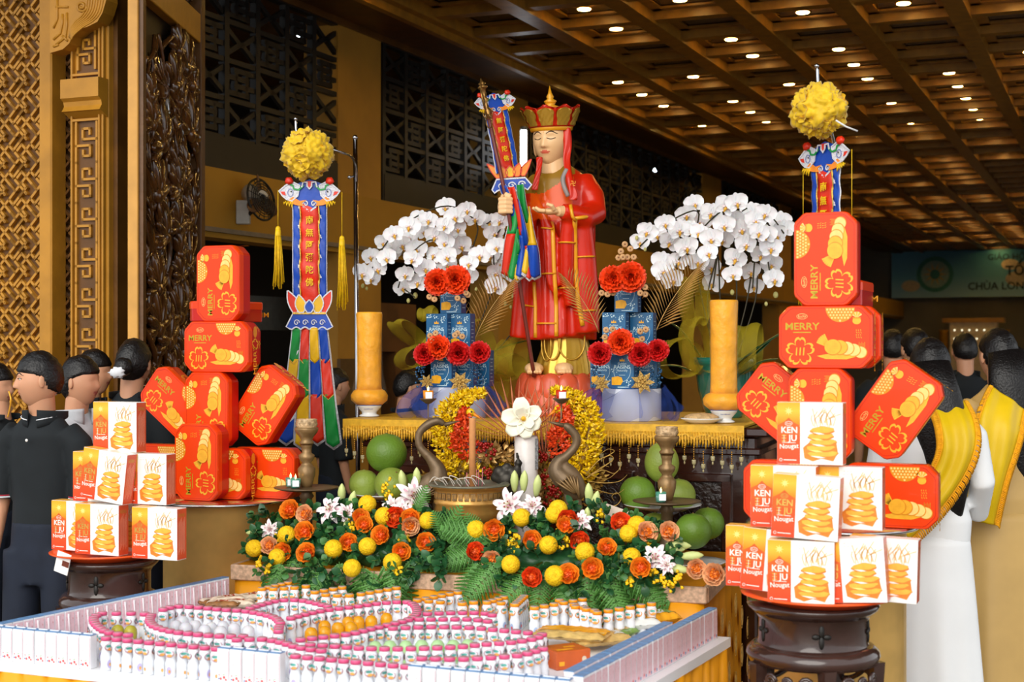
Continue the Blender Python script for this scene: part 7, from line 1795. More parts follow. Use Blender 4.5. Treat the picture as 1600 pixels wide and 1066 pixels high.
# magnolia in a white vase with rosy palm fans
q = Lw(822, .52); k = thing('white_vase', 'white cylindrical vase with silver panel behind the lilies', 'vase', q); zt_ = Zp(681, q.y) - q.z
a = MB(); a.lathe([(.04, 0), (.046, .01), (.046, zt_ - .005), (.042, zt_), (.038, zt_ - .01), (0, zt_ - .02)], mat('pearly_white_vase', (222, 214, 208), .25, 0, .06, 20), 28); a.build('vase_body', k)
a = MB(); a.box((.03, -.04, zt_ - .07), (.012, .008, .12), mat('silver_glitter_panel', (150, 150, 150), .3, .5, .4, 120), RZ(.3)); a.build('silver_strip', k)
k = thing('magnolia_bloom', 'large white magnolia with yellow heart in the middle of the altar', 'flower', P(819, 655, q.y - .03)); m_mag = mat('ivory_magnolia_petal', (240, 234, 212), .45, 0, .03, 20, sss=.1)
M0 = aim((-.15, -1, .1))
for i, (A, L_, w_) in enumerate(((1.75, .085, .034), (.55, .078, .030), (-.35, .072, .036), (-1.35, .078, .032), (-2.35, .085, .034), (3.0, .088, .034))):
    a = MB(); a.sheet(lambda u, v: ((u - .5) * 2 * w_ * math.sin(PI * min(.97, .1 + .82 * v)) ** .6, L_ * v, .02 * v + .022 * ((u - .5) * 2) ** 2 * (1 - v) + .01 * math.sin(v * 3)), 8, 8, m_mag, M0 @ RZ(A - PI / 2), th=.0015); a.build('petal', k)
a = MB(); a.sheet(lambda u, v: ((u - .5) * .045 * math.sin(PI * min(.97, .1 + .82 * v)) ** .6, .045 * v, .035 * v + .01), 6, 6, m_mag, M0 @ RZ(.3), th=.0015); a.sheet(lambda u, v: ((u - .5) * .045 * math.sin(PI * min(.97, .1 + .82 * v)) ** .6, .05 * v, .035 * v + .01), 6, 6, m_mag, M0 @ RZ(-2.2), th=.0015); a.build('inner_petal', k)
a = MB(); a.ell((0, 0, .02), (.010, .010, .016), mat('pollen_yellow', (232, 176, 40), .6, 0, .2, 80), M0, 12, 8); a.build('stamen', k)
a = MB(); a.tube([(0, .01, 0), (.0, .04, -.04), (0, .04, -.12)], .005, m_stemg, 6); a.build('stem', k)
q2 = Lw(822, .60); k = thing('dried_palm_fans', 'rosy dried palm leaves fanning out behind the white magnolia', 'leaf decoration', q2)
for (cx, cy, L_, n_, sp, rot) in ((808, 690, .27, 19, 1.3, -.25), (855, 680, .24, 17, 1.2, .2), (850, 720, .2, 13, 1.2, .9)):
    a = MB(); b = P(cx, cy, q2.y) - q2
    for i in range(n_):
        A = rot + (i / (n_ - 1) - .5) * 2 * sp; l_ = L_ * (1 - .25 * abs(i / (n_ - 1) - .5)); d = Vector((math.sin(A), -.15, math.cos(A)))
        a.add([b, b + d * l_ * .5 + Vector((.005, 0, 0)), b + d * l_, b + d * l_ * .5 - Vector((.005, 0, 0)), b + d * l_ * .5 + Vector((0, -.005, 0))], [(0, 1, 4), (1, 2, 4), (2, 3, 4), (3, 0, 4)], m_ppalm, None, False)
    a.build('palm_fan', k)
q = Lw(792, .42); mb = MB(); zc = Zp(742, q.y) - q.z
for (x, z, r_) in ((0, zc - .02, .04), (-.03, zc + .01, .026), (.03, zc, .03), (.045, zc + .045, .016), (.04, zc + .02, .018), (-.045, zc - .01, .02), (.0, zc + .03, .018), (0, .06, .035), (0, .02, .05)): mb.ell((x, 0, z), (r_, r_ * .8, r_), m_brd)
mb.tube([(0, 0, 0), (0, 0, zc)], .03, m_brd, 10); mb.tube([(.045, 0, zc + .03), (.04, 0, zc + .09)], .007, m_brd, 6)
o = organic(mb, 'bronze_lion', mat('blackened_bronze', (56, 52, 46), .4, .6, .3, 12), None, .006, 2); o.location = q; tag(o, 'small blackened bronze guardian figure right behind the censer', 'figurine')
# ================================================================ fresh flower arrangements along the front of the lower altar
m_pp = mat('yellow_pompom_floret', (250, 198, 6), .7, 0, .12, 90, .6, 160); m_ro = mat('orange_rose_petal', (248, 134, 26), .5, 0, .22, 26); m_roc = mat('deep_orange_rose_heart', (240, 100, 18), .5, 0, .2, 26)
m_rp = mat('peach_rose_petal', (240, 176, 124), .5, 0, .2, 26); m_rr = mat('red_orange_rose_petal', (222, 66, 18), .5, 0, .25, 26); m_lil = mat('white_lily_petal', (242, 232, 230), .5, 0, .06, 40); m_lip2 = mat('pink_lily_streak', (226, 176, 192), .5, 0, .15, 60)
m_lbud = mat('pale_green_lily_bud', (206, 218, 140), .45, 0, .08, 20); m_lf = mat('deep_green_leaf', (34, 84, 44), .4, 0, .25, 14, coat=.1); m_lf2 = mat('mid_green_leaf', (62, 112, 52), .45, 0, .25, 14); m_fern = mat('fern_green', (84, 138, 60), .55, 0, .25, 16); m_spy = mat('yellow_spray_blossom', (244, 196, 10), .6, 0, .1, 40)
def A3(px, py, d=0):
    dep = .02 + (880 - py) / 110 * .26 if py < 880 else -.03 - (py - 880) / 60 * .05
    q = Lw(px, dep + d); return P(px, py, q.y)
def f_pom(mb): mb.ell((0, 0, 0), .0305, m_pp, None, 30, 20, fn=lambda x, y, z: 1 + .05 * math.sin(17 * math.atan2(y, x) + 9 * z) * math.cos(22 * z) - .06 * (z > .93))
def f_rose(c1, c2):
    def f(mb):
        for ring, (n_, tl, sc) in enumerate(((6, -.35, 1.0), (6, -.62, .96), (5, -.85, .88), (5, -1.08, .76), (4, -1.28, .6), (3, -1.42, .42))):
            for i in range(n_): petalcup(mb, .034 * sc, .021 * sc, .012, tl, 2 * PI * (i + .5 * (ring % 2)) / n_ + .2 * ring, c1 if ring < 3 else c2, T(0, 0, -.010), .12)
        mb.ell((0, 0, -.004), (.019, .019, .020), c2, None, 12, 8)
    return f
def f_lily(mb):
    for i in range(11):
        A = 2 * PI * i / 6 + (i > 5) * .5; tl = 0 if i < 6 else .45; L_ = .062 if i < 6 else .048; M_ = RZ(A) @ RX(tl)
        g = lambda u, v, e=1: ((u - .5) * 2 * .0125 * e * math.sin(PI * min(.98, .12 + .84 * v)) ** .8, L_ * v, .028 * math.sin(v * 2.2) - .02 * v * v + .003 * math.sin(9 * v) + .003 * (u - .5) ** 2 * 4)
        mb.sheet(lambda u, v: g(u, v), 4, 8, m_lil, M_); mb.sheet(lambda u, v: Vector(g(u, .1 + v * .5, .2)) + Vector((0, 0, .0012)), 2, 5, m_lip2, M_)
    for i in range(5): A = i * 1.25; mb.tube([(0, 0, .005), (.01 * math.cos(A), .01 * math.sin(A), .04)], .0012, m_lbud, 4); mb.ell((.01 * math.cos(A), .01 * math.sin(A), .041), (.003, .002, .0045), mat('rust_anther', (150, 74, 30), .6), None, 6, 4)
def f_bud(mb): mb.lathe([(.003, -.04), (.009, -.03), (.0135, -.008), (.0145, .008), (.011, .026), (.005, .037), (.001, .042)], m_lbud, 14, fn=lambda t, z: 1 + .06 * math.cos(3 * t))
def fern(mb, L_, W_, m, droop):
    n_ = 11; C_ = [Vector((0, L_ * t / 12, -droop * L_ * (t / 12) ** 2)) for t in range(13)]; mb.tube(C_, [.0022 * (1 - t / 14) for t in range(13)], m, 4)
    for i in range(n_):
        f = (i + .6) / n_; j = f * 12; b = C_[int(j)].lerp(C_[min(12, int(j) + 1)], j % 1); l_ = W_ * math.sin(PI * (.22 + .76 * f)) ** .9
        for sx in (-1, 1):
            d = Vector((sx * .86, .5, -.12 - .2 * droop)).normalized(); nd = Vector((-sx * .5, .86, 0)); pts = [b]; k_ = 6
            up_, dn_ = [], []
            for s_ in range(1, k_ + 1):
                e = s_ / k_; w_ = L_ * .062 * (1 - e * .75); c = b + d * l_ * e + Vector((0, 0, -.12 * l_ * e * e))
                up_ += [b + d * l_ * (e - .12) + nd * w_ * .35, c + nd * w_]; dn_ += [b + d * l_ * (e - .12) - nd * w_ * .35, c - nd * w_]
            tip = b + d * l_ * 1.08; mid = b.lerp(tip, .5)
            pts = up_ + [tip] + list(reversed(dn_)); vs = [b] + pts; mb.add(vs, [(0, i_, i_ + 1) for i_ in range(1, len(pts))] if sx > 0 else [(0, i_ + 1, i_) for i_ in range(1, len(pts))], m, None, False)
def f_fern(mb): fern(mb, .21, .075, m_fern, .25)
def sprig(mb, p, d, r2, m, n_=5, L_=.036, w_=.014, st=.018):
    d = Vector(d).normalized(); M_ = T(p) @ aim(d)
    mb.tube([(0, 0, -.02), (0, 0, st * n_ * .6)], .0013, m_stemg, 4, M_)
    for i in range(n_):
        A = i * 2.4 + r2.uniform(-.4, .4); t = .55 + r2.uniform(-.25, .35); l_ = L_ * r2.uniform(.8, 1.25); w2 = w_ * l_ / L_
        M2 = M_ @ T(0, 0, st * i * .6) @ RZ(A) @ RX(-t)
        mb.sheet(lambda u, v: ((u - .5) * 2 * w2 * math.sin(PI * min(.97, .04 + .93 * v)) ** .8, .3 * w2 * abs(u - .5) + .12 * l_ * v * v, l_ * v), 2, 5, m, M2)
def arrange(k_label, cx, box, pom, roses, lilies, buds, ferns, sprays, nleaf, seed):
    q = Lw(cx, .16); k = thing('flower_arrangement', k_label, 'flower arrangement', q); r2 = random.Random(seed)
    a = MB(); xs = box
    for i in range(10): x = lerp(xs[0] + 25, xs[1] - 25, i / 9); a.ell(Lw(x, .16) + Vector((0, 0, .045)) - q, (.085, .10, .06), m_lf, None, 12, 8, fn=lambda x, y, z: 1 + .15 * math.sin(9 * x + 7 * z + 5 * y))
    a.build('moss_base', k)
    def put_(kind, fn, x, y, d, sc=1.0, dd=0, spin=None):
        p = A3(x, y, dd) - q; flower_child(kind, fn, k, facing(p, d, rnd(0, 6) if spin is None else spin, sc))
    for x, y in pom: put_('pompom_bloom', f_pom, x, y, (rnd(-.3, .3), -1, rnd(.1, .5)), rnd(1.05, 1.2), -.06)
    for x, y, c in roses: put_('rose_bloom|' + c, f_rose(*{'o': (m_ro, m_roc), 'p': (m_rp, m_ro), 'r': (m_rr, m_roc)}[c]), x, y, (rnd(-.5, .5), -1, rnd(-.1, .7)), rnd(1.2, 1.45), -.05)
    for x, y, sc in lilies: put_('lily_bloom', f_lily, x, y, (rnd(-.4, .4), -1, rnd(.1, .6)), sc, -.03)
    for x, y, ax, az in buds: put_('lily_bud', f_bud, x, y, (ax, -.25, az), 1.1, 0)
    for x, y, ax, az, sc in ferns:
        p = A3(x, y, -.02) - q; d = Vector((ax, -.22, az)).normalized(); n_ = Vector((0, -1, .35)); x_ = d.cross(n_).normalized(); z_ = x_.cross(d).normalized()
        flower_child('fern_frond', f_fern, k, T(p) @ Matrix((x_, d, z_)).transposed().to_4x4() @ S(sc))
    for x, y in sprays:
        a = MB(); a.ell(A3(x, y, -.01) - q, (.012, .01, .012), m_spy, None, 6, 4)
        for i in range(9): p = A3(x + r2.gauss(0, 5), y + r2.gauss(0, 6), -.03) - q; a.ell(p, (.006, .004, .006), m_spy, None, 6, 4, fn=lambda x, y, z: 1 + .4 * math.cos(5 * math.atan2(z, x))); a.tube([p, A3(x, y, -.01) - q], .0008, m_stemg, 3)
        a.build('yellow_spray', k)
    for mm, nn in ((m_lf, nleaf), (m_lf2, nleaf // 2)):
        a = MB()
        for i in range(nn):
            x = r2.uniform(*xs[:2]); e = abs((x - (xs[0] + xs[1]) / 2) / ((xs[1] - xs[0]) / 2)); y = r2.uniform(xs[2] + 30 * e ** 2, xs[3] - 22 * e)
            p = A3(x, y, r2.uniform(-.01, .03)) - q; sprig(a, p, (r2.uniform(-.8, .8), -.8, r2.uniform(-.1, 1) if y < 885 else r2.uniform(-.9, .2)), r2, mm, 5, .034 if mm is m_lf else .026, .013)
        a.build('foliage' if mm is m_lf else 'light_foliage', k)
arrange('long arrangement of orange roses, yellow pompoms and ferns left of the censer', 550, (394, 706, 785, 918),
    [(574, 788), (600, 807), (669, 814), (448, 836), (397, 857), (433, 871), (521, 858), (574, 854), (550, 888), (613, 879)],
    [(477, 832, 'o'), (569, 821, 'o'), (596, 837, 'o'), (642, 811, 'o'), (665, 848, 'o'), (627, 863, 'o'), (544, 848, 'o'), (444, 862, 'o'), (421, 853, 'p'), (480, 865, 'o'), (478, 804, 'p'), (454, 798, 'o'), (616, 808, 'r'), (563, 810, 'o'), (640, 822, 'p')],
    [(518, 799, 1), (644, 776, 1.25), (541, 802, .7), (423, 828, .7), (616, 792, .8), (628, 800, .8)], [(534, 773, .05, 1), (550, 784, .25, 1), (629, 752, -.12, 1), (651, 748, .02, 1), (403, 834, -1, .1), (541, 815, .1, -1)],
    [(500, 872, -.3, -.5, .9), (530, 878, .1, -.75, .9), (470, 872, -.6, -.7, .8), (568, 885, .0, -.9, .9), (600, 880, .4, -.7, 1), (640, 872, .3, -.8, 1.1), (655, 868, .9, -.35, .9), (690, 846, .3, .6, .7), (700, 858, .7, .1, 1), (700, 850, .3, .5, .55), (722, 854, .5, .3, .6), (650, 800, .3, .8, .5), (698, 838, -.3, .6, .5), (480, 890, .4, -.9, .9), (510, 893, -.6, -.9, .9), (585, 893, -.2, -.9, 1), (440, 880, -.3, -.8, .7), (712, 846, 0, -.5, .9), (728, 850, -.2, .6, .5), (620, 885, -.1, -1, 1.0)],
    [(552, 820), (548, 832), (607, 775), (600, 762), (636, 838), (630, 842), (648, 800), (438, 840), (418, 888), (404, 880), (560, 818), (618, 893)], 120, 3)
arrange('long arrangement of roses, pompoms, lilies and ferns right of the censer', 900, (752, 1050, 795, 922),
    [(743, 828), (815, 809), (872, 796), (866, 804), (857, 852), (914, 863), (798, 882), (867, 900), (982, 834), (995, 821), (987, 871)],
    [(772, 828, 'o'), (770, 876, 'p'), (830, 844, 'o'), (830, 903, 'r'), (888, 899, 'o'), (903, 845, 'r'), (889, 812, 'r'), (948, 857, 'o'), (925, 889, 'o'), (1002, 887, 'o'), (1010, 833, 'p'), (1044, 832, 'p'), (1088, 889, 'p'), (1117, 898, 'p'), (742, 863, 'r'), (970, 818, 'r'), (884, 822, 'o')],
    [(799, 791, 1.2), (830, 794, .9), (908, 817, .8), (1025, 876, 1), (1040, 885, .6)], [(804, 753, 0, 1), (819, 753, .05, 1), (920, 773, -.05, 1), (930, 785, .2, 1), (917, 811, .05, 1), (1060, 852, 1, -.05), (1050, 860, 1, .1), (1079, 869, 1, .1), (1057, 889, 1, -.15), (839, 760, .1, 1)],
    [(765, 872, -.3, -.9, .95), (780, 880, -.5, -.5, .9), (850, 895, -.2, -.9, .9), (840, 890, -.7, -.6, .9), (875, 905, .2, -.8, .9), (920, 898, .0, -1, 1.1), (945, 892, .3, -.8, 1.1), (965, 885, .7, -.4, 1.1), (985, 890, .6, -.7, .9), (930, 890, .6, -.7, 1.2), (770, 840, -.7, .2, .9), (752, 842, -.3, .6, .5), (760, 860, -.9, -.2, .8), (900, 895, -.4, -1, .9), (750, 880, -.4, -.6, .7)],
    [(800, 848), (806, 852), (806, 838), (880, 838), (886, 845), (1008, 850), (1020, 895), (1035, 905), (1060, 903), (1050, 915), (940, 805), (1000, 848), (985, 905), (880, 830)], 120, 9)
# spare lily leaves and a folded note tucked among the flowers
k = tag(MB().box((0, 0, 0), (.11, .002, .05), mat('pale_banknote_paper', (214, 196, 176), .7, 0, .08, 60)).box((.03, -.0015, .0), (.02, .001, .03), mat('green_note_print', (130, 160, 140), .7)).build('paper_note', loc=A3(962, 803, .05), rot=(-.3, R(18), -.2)), 'pale printed note tucked between the roses before the right pomelos', 'paper note')
# ================================================================ people
m_skin = mat('warm_tan_skin', (206, 150, 116), .5, 0, .05, 8, sss=.1); m_hair = mat('black_hair', (16, 13, 13), .38, 0, .3, 60, .4, 120); m_wh = mat('eye_white', (230, 226, 220), .3, 0, .01); m_lps = mat('natural_lip', (178, 100, 86), .5)
m_blkc = mat('black_cotton', (20, 26, 30), .85, 0, .15, 8, .15, 20); m_navy = mat('dark_navy_trousers', (20, 28, 44), .8, 0, .15, 8, .2, 16); m_whc = mat('white_cotton', (226, 228, 232), .8, 0, .04, 6, .1, 14)
m_aod = mat('white_silk_dress', (236, 238, 240), .5, 0, .02, 5, .12, 9); m_bei = mat('beige_gold_silk', (196, 160, 96), .5, 0, .06, 5, .15, 9); m_sash = mat('bright_yellow_sash', (224, 186, 8), .5, 0, .06, 5, .25, 12); m_frg = mat('amber_fringe', (238, 168, 10), .8, 0, .12, 60); m_shoe = mat('black_shoe', (18, 18, 18), .4)
def hairmesh(mb, H, M, front=.34, back=-.62, vol=1.10, seed=1):
    vs = []; fs = []; nu, nv = 56, 44; it = [(-1, front), (-.5, front * .9), (-.2, .22), (.12, .10), (.4, back * .6), (1, back)]
    def dirp(d):
        x, y, z = d
        for i in range(5):
            if y <= it[i + 1][0]: t = (y - it[i][0]) / (it[i + 1][0] - it[i][0]); zt = lerp(it[i][1], it[i + 1][1], t); break
        k = max(0, min(1, (z - zt) / .10 + .5)); k = k * k * (3 - 2 * k); q = Vector(head_pt(d)); n_ = noise.noise(Vector((x * 4 + seed, y * 4, z * 9))) + .5 * noise.noise(Vector((x * 14, y * 14, z * 20 + seed)))
        return q * ((.90 + (vol - .90) * k) + .035 * n_ * k) * H
    for j in range(nv + 1):
        ph = -PI / 2 + PI * j / nv
        for i in range(nu): A = 2 * PI * i / nu; vs.append(dirp((math.cos(ph) * math.cos(A), math.cos(ph) * math.sin(A), math.sin(ph))))
    for j in range(nv):
        for i in range(nu): k = (i + 1) % nu; fs.append((j * nu + i, j * nu + k, (j + 1) * nu + k, (j + 1) * nu + i))
    mb.add(vs, fs, m_hair, M)
def hand(mb, c, side, s=1.0):
    c = Vector(c); mb.ell(c, (.016 * s, .036 * s, .045 * s), m_skin)
    for i in range(4):
        y = -.026 + i * .0165; L_ = (.06, .072, .068, .052)[i] * s; b = c + Vector((0, y, -.035)); mb.tube([b, b + Vector((-side * .008, -.004, -L_ * .5)), b + Vector((-side * .022, -.004, -L_ * .92))], [.0095, .009, .007], m_skin, 8)
    mb.tube([c + Vector((0, -.03, .015)), c + Vector((-side * .012, -.056, -.02)), c + Vector((-side * .02, -.058, -.048))], [.011, .010, .008], m_skin, 8)
def person(label, px, Y, top, turn, look, shirt, bottom, hair='short', detail=1, sleeves='short', group=None, dress=None, wide=1.0, nod=0):
    h = Zp(top, Y); s = h / 1.70; X = (px - PCX) / FL * Y; k = thing('person', label, 'person', (X, Y, 0), (0, 0, R(turn)), group); vx = .009 if detail else .014
    H = .228 * s; v = lambda *a_: Vector(a_) * s; hc = v(0, -.015, 1.70) - Vector((0, 0, .5 * H + .008)); HM = T(hc) @ RZ(R(look - turn)) @ RX(R(nod))
    mb = MB(); mb.tube([v(0, .02, 1.34), v(0, .012, 1.44), v(0, -.005, 1.53)], [.062 * s, .055 * s, .058 * s], m_skin, 14); mb.tube([v(0, .01, .95), v(0, .01, 1.2), v(0, .01, 1.36)], [.11 * s, .12 * s, .10 * s], m_skin, 12, flat=.6)
    if not dress:
        for sx in (-1, 1):
            mb.tube([v(sx * .13, .01, 1.34), v(sx * .17, .015, 1.30), v(sx * .195, .02, 1.10), v(sx * .205, -.03, .86)], [.045 * s, .046 * s, .038 * s, .026 * s], m_skin, 12); hand(mb, v(sx * .207, -.04, .80), sx, s)
            mb.tube([v(sx * .06, .01, .92), v(sx * .085, .0, .5), v(sx * .09, .01, .08)], [.05 * s, .05 * s, .04 * s], m_skin, 12)
    else:
        for sx in (-1, 1):
            mb.tube([v(sx * .14, .01, 1.34), v(sx * .20, .015, 1.12), v(sx * .16, -.12, .98), v(sx * .06, -.22, 1.0)], [.04 * s, .036 * s, .03 * s, .025 * s], m_skin, 12); hand(mb, v(sx * .03, -.25, 1.0), sx, s)
            mb.tube([v(sx * .07, .0, .9), v(sx * .07, .0, .08)], [.06 * s, .04 * s], m_skin, 12)
    organic(mb, 'body', m_skin, k, vx, 3)
    mb = head_mb(m_skin, m_lps, H, 72 if detail else 40, 60 if detail else 32)
    if detail: features(mb, H, False, m_wh)
    o = mb.build('head', k); o.matrix_local = HM
    a = MB(); hairmesh(a, H, ID4, .30 if hair == 'short' else .34, -.5 if hair == 'short' else -.8, 1.10 if hair == 'short' else 1.12, px)
    if hair == 'long': a.tube([(0, .30 * H, .1 * H), (-.06 * H, .45 * H, -.5 * H), (-.26 * H, .46 * H, -1.2 * H), (-.38 * H, .44 * H, -2.0 * H), (-.42 * H, .40 * H, -2.9 * H)], [.36 * H, .50 * H, .46 * H, .34 * H, .10 * H], m_hair, 20, flat=.5)
    if hair == 'bun': a.ell((0, .52 * H, -.05 * H), (.2 * H, .17 * H, .2 * H), m_hair, None, 16, 12, fn=lambda x, y, z: 1 + .06 * math.sin(20 * z + 8 * x)); 
    o = a.build('hair', k); o.matrix_local = HM
    if hair == 'bun': a = MB(); a.ell((.08 * H, .66 * H, -.16 * H), (.17 * H, .09 * H, .12 * H), m_whc, None, 16, 10, fn=lambda x, y, z: 1 + .25 * math.sin(9 * x) * math.cos(8 * z)); o = a.build('hair_scrunchie', k); o.matrix_local = HM
    mb = MB(); W_ = wide
    if dress:
        mb.tube([v(0, .01, .80), v(0, .01, .96), v(0, .01, 1.10), v(0, .01, 1.24), v(0, .01, 1.36), v(0, .01, 1.42), v(0, .0, 1.455)], [.155 * s * W_, .165 * s * W_, .125 * s * W_, .15 * s * W_, .155 * s * W_, .10 * s, .064 * s], shirt, 26, flat=.66)
        for sx in (-1, 1): mb.tube([v(sx * .12, .01, 1.36), v(sx * .175, .015, 1.30), v(sx * .215, .015, 1.12), v(sx * .17, -.12, .98), v(sx * .08, -.20, 1.0)], [.06 * s, .064 * s, .052 * s, .044 * s, .042 * s], shirt, 14)
    else:
        mb.tube([v(0, .01, .80), v(0, .01, .9), v(0, .01, 1.08), v(0, .01, 1.24), v(0, .01, 1.35), v(0, .01, 1.41), v(0, .005, 1.45)], [.152 * s * W_, .142 * s * W_, .134 * s * W_, .148 * s * W_, .150 * s * W_, .10 * s, .062 * s], shirt, 26, flat=.62)
        for sx in (-1, 1): mb.tube([v(sx * .11, .01, 1.36), v(sx * .160, .015, 1.31), v(sx * .188, .02, 1.19), v(sx * .202, .015, 1.08)], [.060 * s, .066 * s, .064 * s, .068 * s], shirt, 14)
    organic(mb, 'silk_dress' if dress else 'shirt', shirt, k, vx, 4)
    if not dress:
        a = MB()
        for sx in (-1, 1): a.sheet(lambda u, t: v(sx * (.022 + .066 * math.sin(u * 2.2)), .02 - .085 * math.cos(u * 2.4), 1.455 - .045 * t - .022 * u * (1 - t) - .03 * (1 - u) * t + .012 * u), 10, 4, shirt, th=.004)
        a.build('collar', k)
        if detail:
            for sx in (-1, 1):
                a = MB(); a.tube([v(sx * (.022 + .067 * math.sin(u / 8 * 2.2)), .018 - .088 * math.cos(u / 8 * 2.4), 1.43 - .018 * (1 - u / 8) + .012 * u / 8) for u in range(9)], .0022, m_whc, 5)
                C_ = [v(sx * .202, .015, 1.083) + v(.069 * math.cos(t), .069 * math.sin(t), 0) for t in [2 * PI * i / 20 for i in range(21)]]; a.build('white_piping', k); a = MB(); a.tube(C_, .0035, m_whc, 5); a.tube([c + Vector((0, 0, .007)) for c in C_], .0022, m_sash if 0 else mat('red_stripe', (190, 40, 60), .7), 5); a.build('cuff_stripe', k)
            a = MB(); a.ell(v(.0, -.108, 1.33), (.006, .003, .006), m_wh); a.build('button', k)
        mb = MB(); mb.tube([v(0, .01, .72), v(0, .01, .84), v(0, .01, .98)], [.135 * s, .142 * s, .135 * s], bottom, 20, flat=.68)
        for sx in (-1, 1): mb.tube([v(sx * .085, .01, .86), v(sx * .095, .0, .5), v(sx * .10, .01, .05)], [.088 * s, .078 * s, .070 * s], bottom, 16)
        organic(mb, 'trousers', bottom, k, vx * 1.2, 3)
    else:
        a = MB()
        def f(u, t):
            A = 2 * PI * u; r_ = lerp(.155, .225, (1 - t) ** .8) * s * W_; w_ = 1 + .05 * (1 - t) * math.cos(7 * A) + .03 * (1 - t) * math.cos(12 * A + 1)
            return (math.sin(A) * r_ * w_, .01 - math.cos(A) * r_ * w_ * .68, lerp(.04, .90, t) * s)
        a.sheet(f, 56, 20, shirt, th=.003); a.build('skirt', k)
    for sx in (-1, 1): a = MB(); a.ell(v(sx * .095, -.05, .035), (.045 * s, .13 * s, .036 * s), m_shoe); a.build('shoe', k)
    return k
person('boy in black polo shirt with white piping, looking left, at the left edge', 64, 5.72, 549, -14, -70, m_blkc, m_navy, wide=.98)
kp = person('person with black hair and thin gold chain cut by the left edge of the view', -4, 6.45, 566, -100, 80, m_blkc, m_navy, detail=0)
a = MB(); a.tube(spline([P(14, 612, 6.05), P(17, 625, 6.03), P(15, 640, 6.05), P(12, 652, 6.07)], 5), .0035, m_tg, 6); tag(a.build('thin_chain'), 'thin gold chain hanging before the face of the leftmost person', 'chain')
person('dark-haired girl in grey and black shirt facing right behind the boy', 122, 6.25, 556, 60, 78, mat('grey_white_shirt', (190, 192, 196), .8), m_navy, 'bun', 0)
person('dark-haired person facing right half hidden behind the girl', 143, 6.98, 546, 70, 80, m_blkc, m_navy, 'short', 0)
person('person seen from behind with black hair, white collar and pale scrunchie', 207, 6.74, 530, 165, 170, m_blkc, m_navy, 'bun', 0)
w1 = person('woman from behind in white silk dress with bright yellow sash, right side', 1452, 5.75, 529, 150, 160, m_aod, m_aod, 'long', 1, dress=1, wide=1.05)
w2 = person('woman from behind in beige gold dress with yellow sash near the right edge', 1562, 6.35, 514, 190, 190, m_bei, m_bei, 'long', 1, dress=1, wide=1.15)
def sash(label, Y, path, width, th=.012):
    q = P(path[0][0], path[0][1], Y); C_ = spline([P(x, y, Y + d) - q for x, y, d in path], 6); L_ = len(C_) - 1; k = thing('silk_sash', label, 'sash', q)
    def f(u, v):
        i = min(L_ - 1, int(v * L_)); p = C_[i].lerp(C_[i + 1], v * L_ - i); t = (C_[min(L_, i + 1)] - C_[max(0, i - 1)]).normalized(); n_ = Vector((t.z, 0, -t.x)).normalized()
        return p + n_ * (u - .5) * width * (1 + .1 * math.sin(v * 7)) + Vector((0, .012 * math.sin(u * 11 + v * 3) + .5 * width * (u - .5) ** 2, 0))
    a = MB(); a.sheet(f, 12, L_ * 2, m_sash, th=th); a.build('sash_cloth', k)
    for e in (0, 1):
        a = MB()
        for i in range(90):
            v = i / 90; p = Vector(f(e, v)); o_ = Vector(f(.5, v)); d = (p - o_).normalized(); a.tube([p, p + d * .014 + Vector((0, -.004, -.004)), p + d * .022 + Vector((0, 0, -.014))], .0035, m_frg, 4)
        a.tube([f(e, i / 30) for i in range(31)], .004, m_frg, 5); a.build('fringe', k)
sash('yellow silk sash with amber fringe worn across the white dress', 5.56, [(1484, 628, .08), (1498, 662, -.02), (1500, 700, -.06), (1484, 742, -.06), (1450, 786, -.05), (1404, 826, .0)], .125)
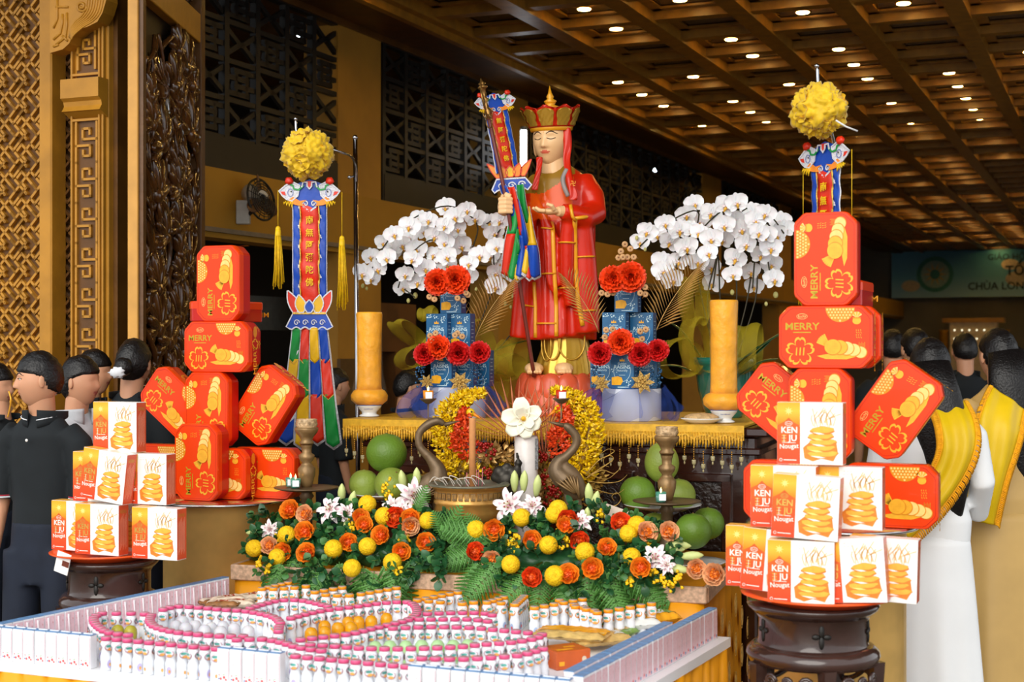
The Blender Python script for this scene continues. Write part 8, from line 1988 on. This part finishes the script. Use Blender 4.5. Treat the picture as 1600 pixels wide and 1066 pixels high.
sash('broad yellow sash with fringe worn over the beige dress', 6.12, [(1578, 622, .05), (1566, 660, -.04), (1556, 710, -.06), (1542, 760, -.05), (1524, 815, .0)], .17)
person('dark-haired person in black at the very right edge of the view', 1640, 6.95, 508, 200, 200, mat('olive_brown_cloth', (90, 80, 40), .8), m_navy, 'long', 0, dress=1)
for (x, Y, t_, tr, g) in ((1395, 9.0, 515, 170, 'person with black hair in the crowd, left of the two women'), (1432, 8.2, 513, 190, 'dark-haired person in the crowd right behind the white-dressed woman'), (1508, 9.5, 520, 175, 'dark-haired person in the crowd between the two women'), (1585, 8.6, 540, 190, 'dark-haired person in the crowd right of the beige-dressed woman'), (522, 8.6, 575, 120, 'dim dark-haired figure behind the left banner tails'), (634, 8.3, 578, 110, 'dim figure with black hair behind the left blue raisin boxes')):
    person(g, x, Y, t_, tr, tr, m_blkc, m_navy, 'short', 0)
# wall fan on the ochre band and small clutter
w_, Y = onL(408, WL + .18); q = P(408, 312, Y); k = thing('wall_fan', 'dark wall-mounted fan with white motor on the ochre wall at left', 'fan', q); sF = Y / FL
a = MB(); M_ = RZ(R(62)) @ RX(R(-10))
for i in range(7): r_ = (33 - i * 4.4) * sF; a.tube([(r_ * math.cos(t), -.02 * (i > 0), r_ * math.sin(t)) for t in [2 * PI * j / 28 for j in range(29)]], .008 if i == 0 else .004, m_blk, 5, M_)
for i in range(16): A = i * PI / 8; a.tube([(0, -.03, 0), (33 * sF * math.cos(A), 0, 33 * sF * math.sin(A))], .003, m_blk, 4, M_)
a.build('cage', k)
a = MB()
for i in range(3): a.ell((0, 0, 0), (.05, .008, .085), m_cab, M_ @ RY(i * 2.1) @ T(0, 0, .09) @ RZ(.4), 10, 7)
a.build('blades', k)
a = MB(); a.tube([(0, .0, 0), (-.10, .08, .06)], .06, mat('white_motor_shell', (190, 186, 176), .5), 16, RZ(0)); a.build('motor', k)
a = MB(); a.box((-.13, .06, -.08), (.09, .06, .16), MATS['white_motor_shell'], None, .006); a.tube([(-.10, .05, -.10), (-.04, .02, -.06), (0, .02, -.01)], .014, m_blk, 8); a.build('bracket', k)
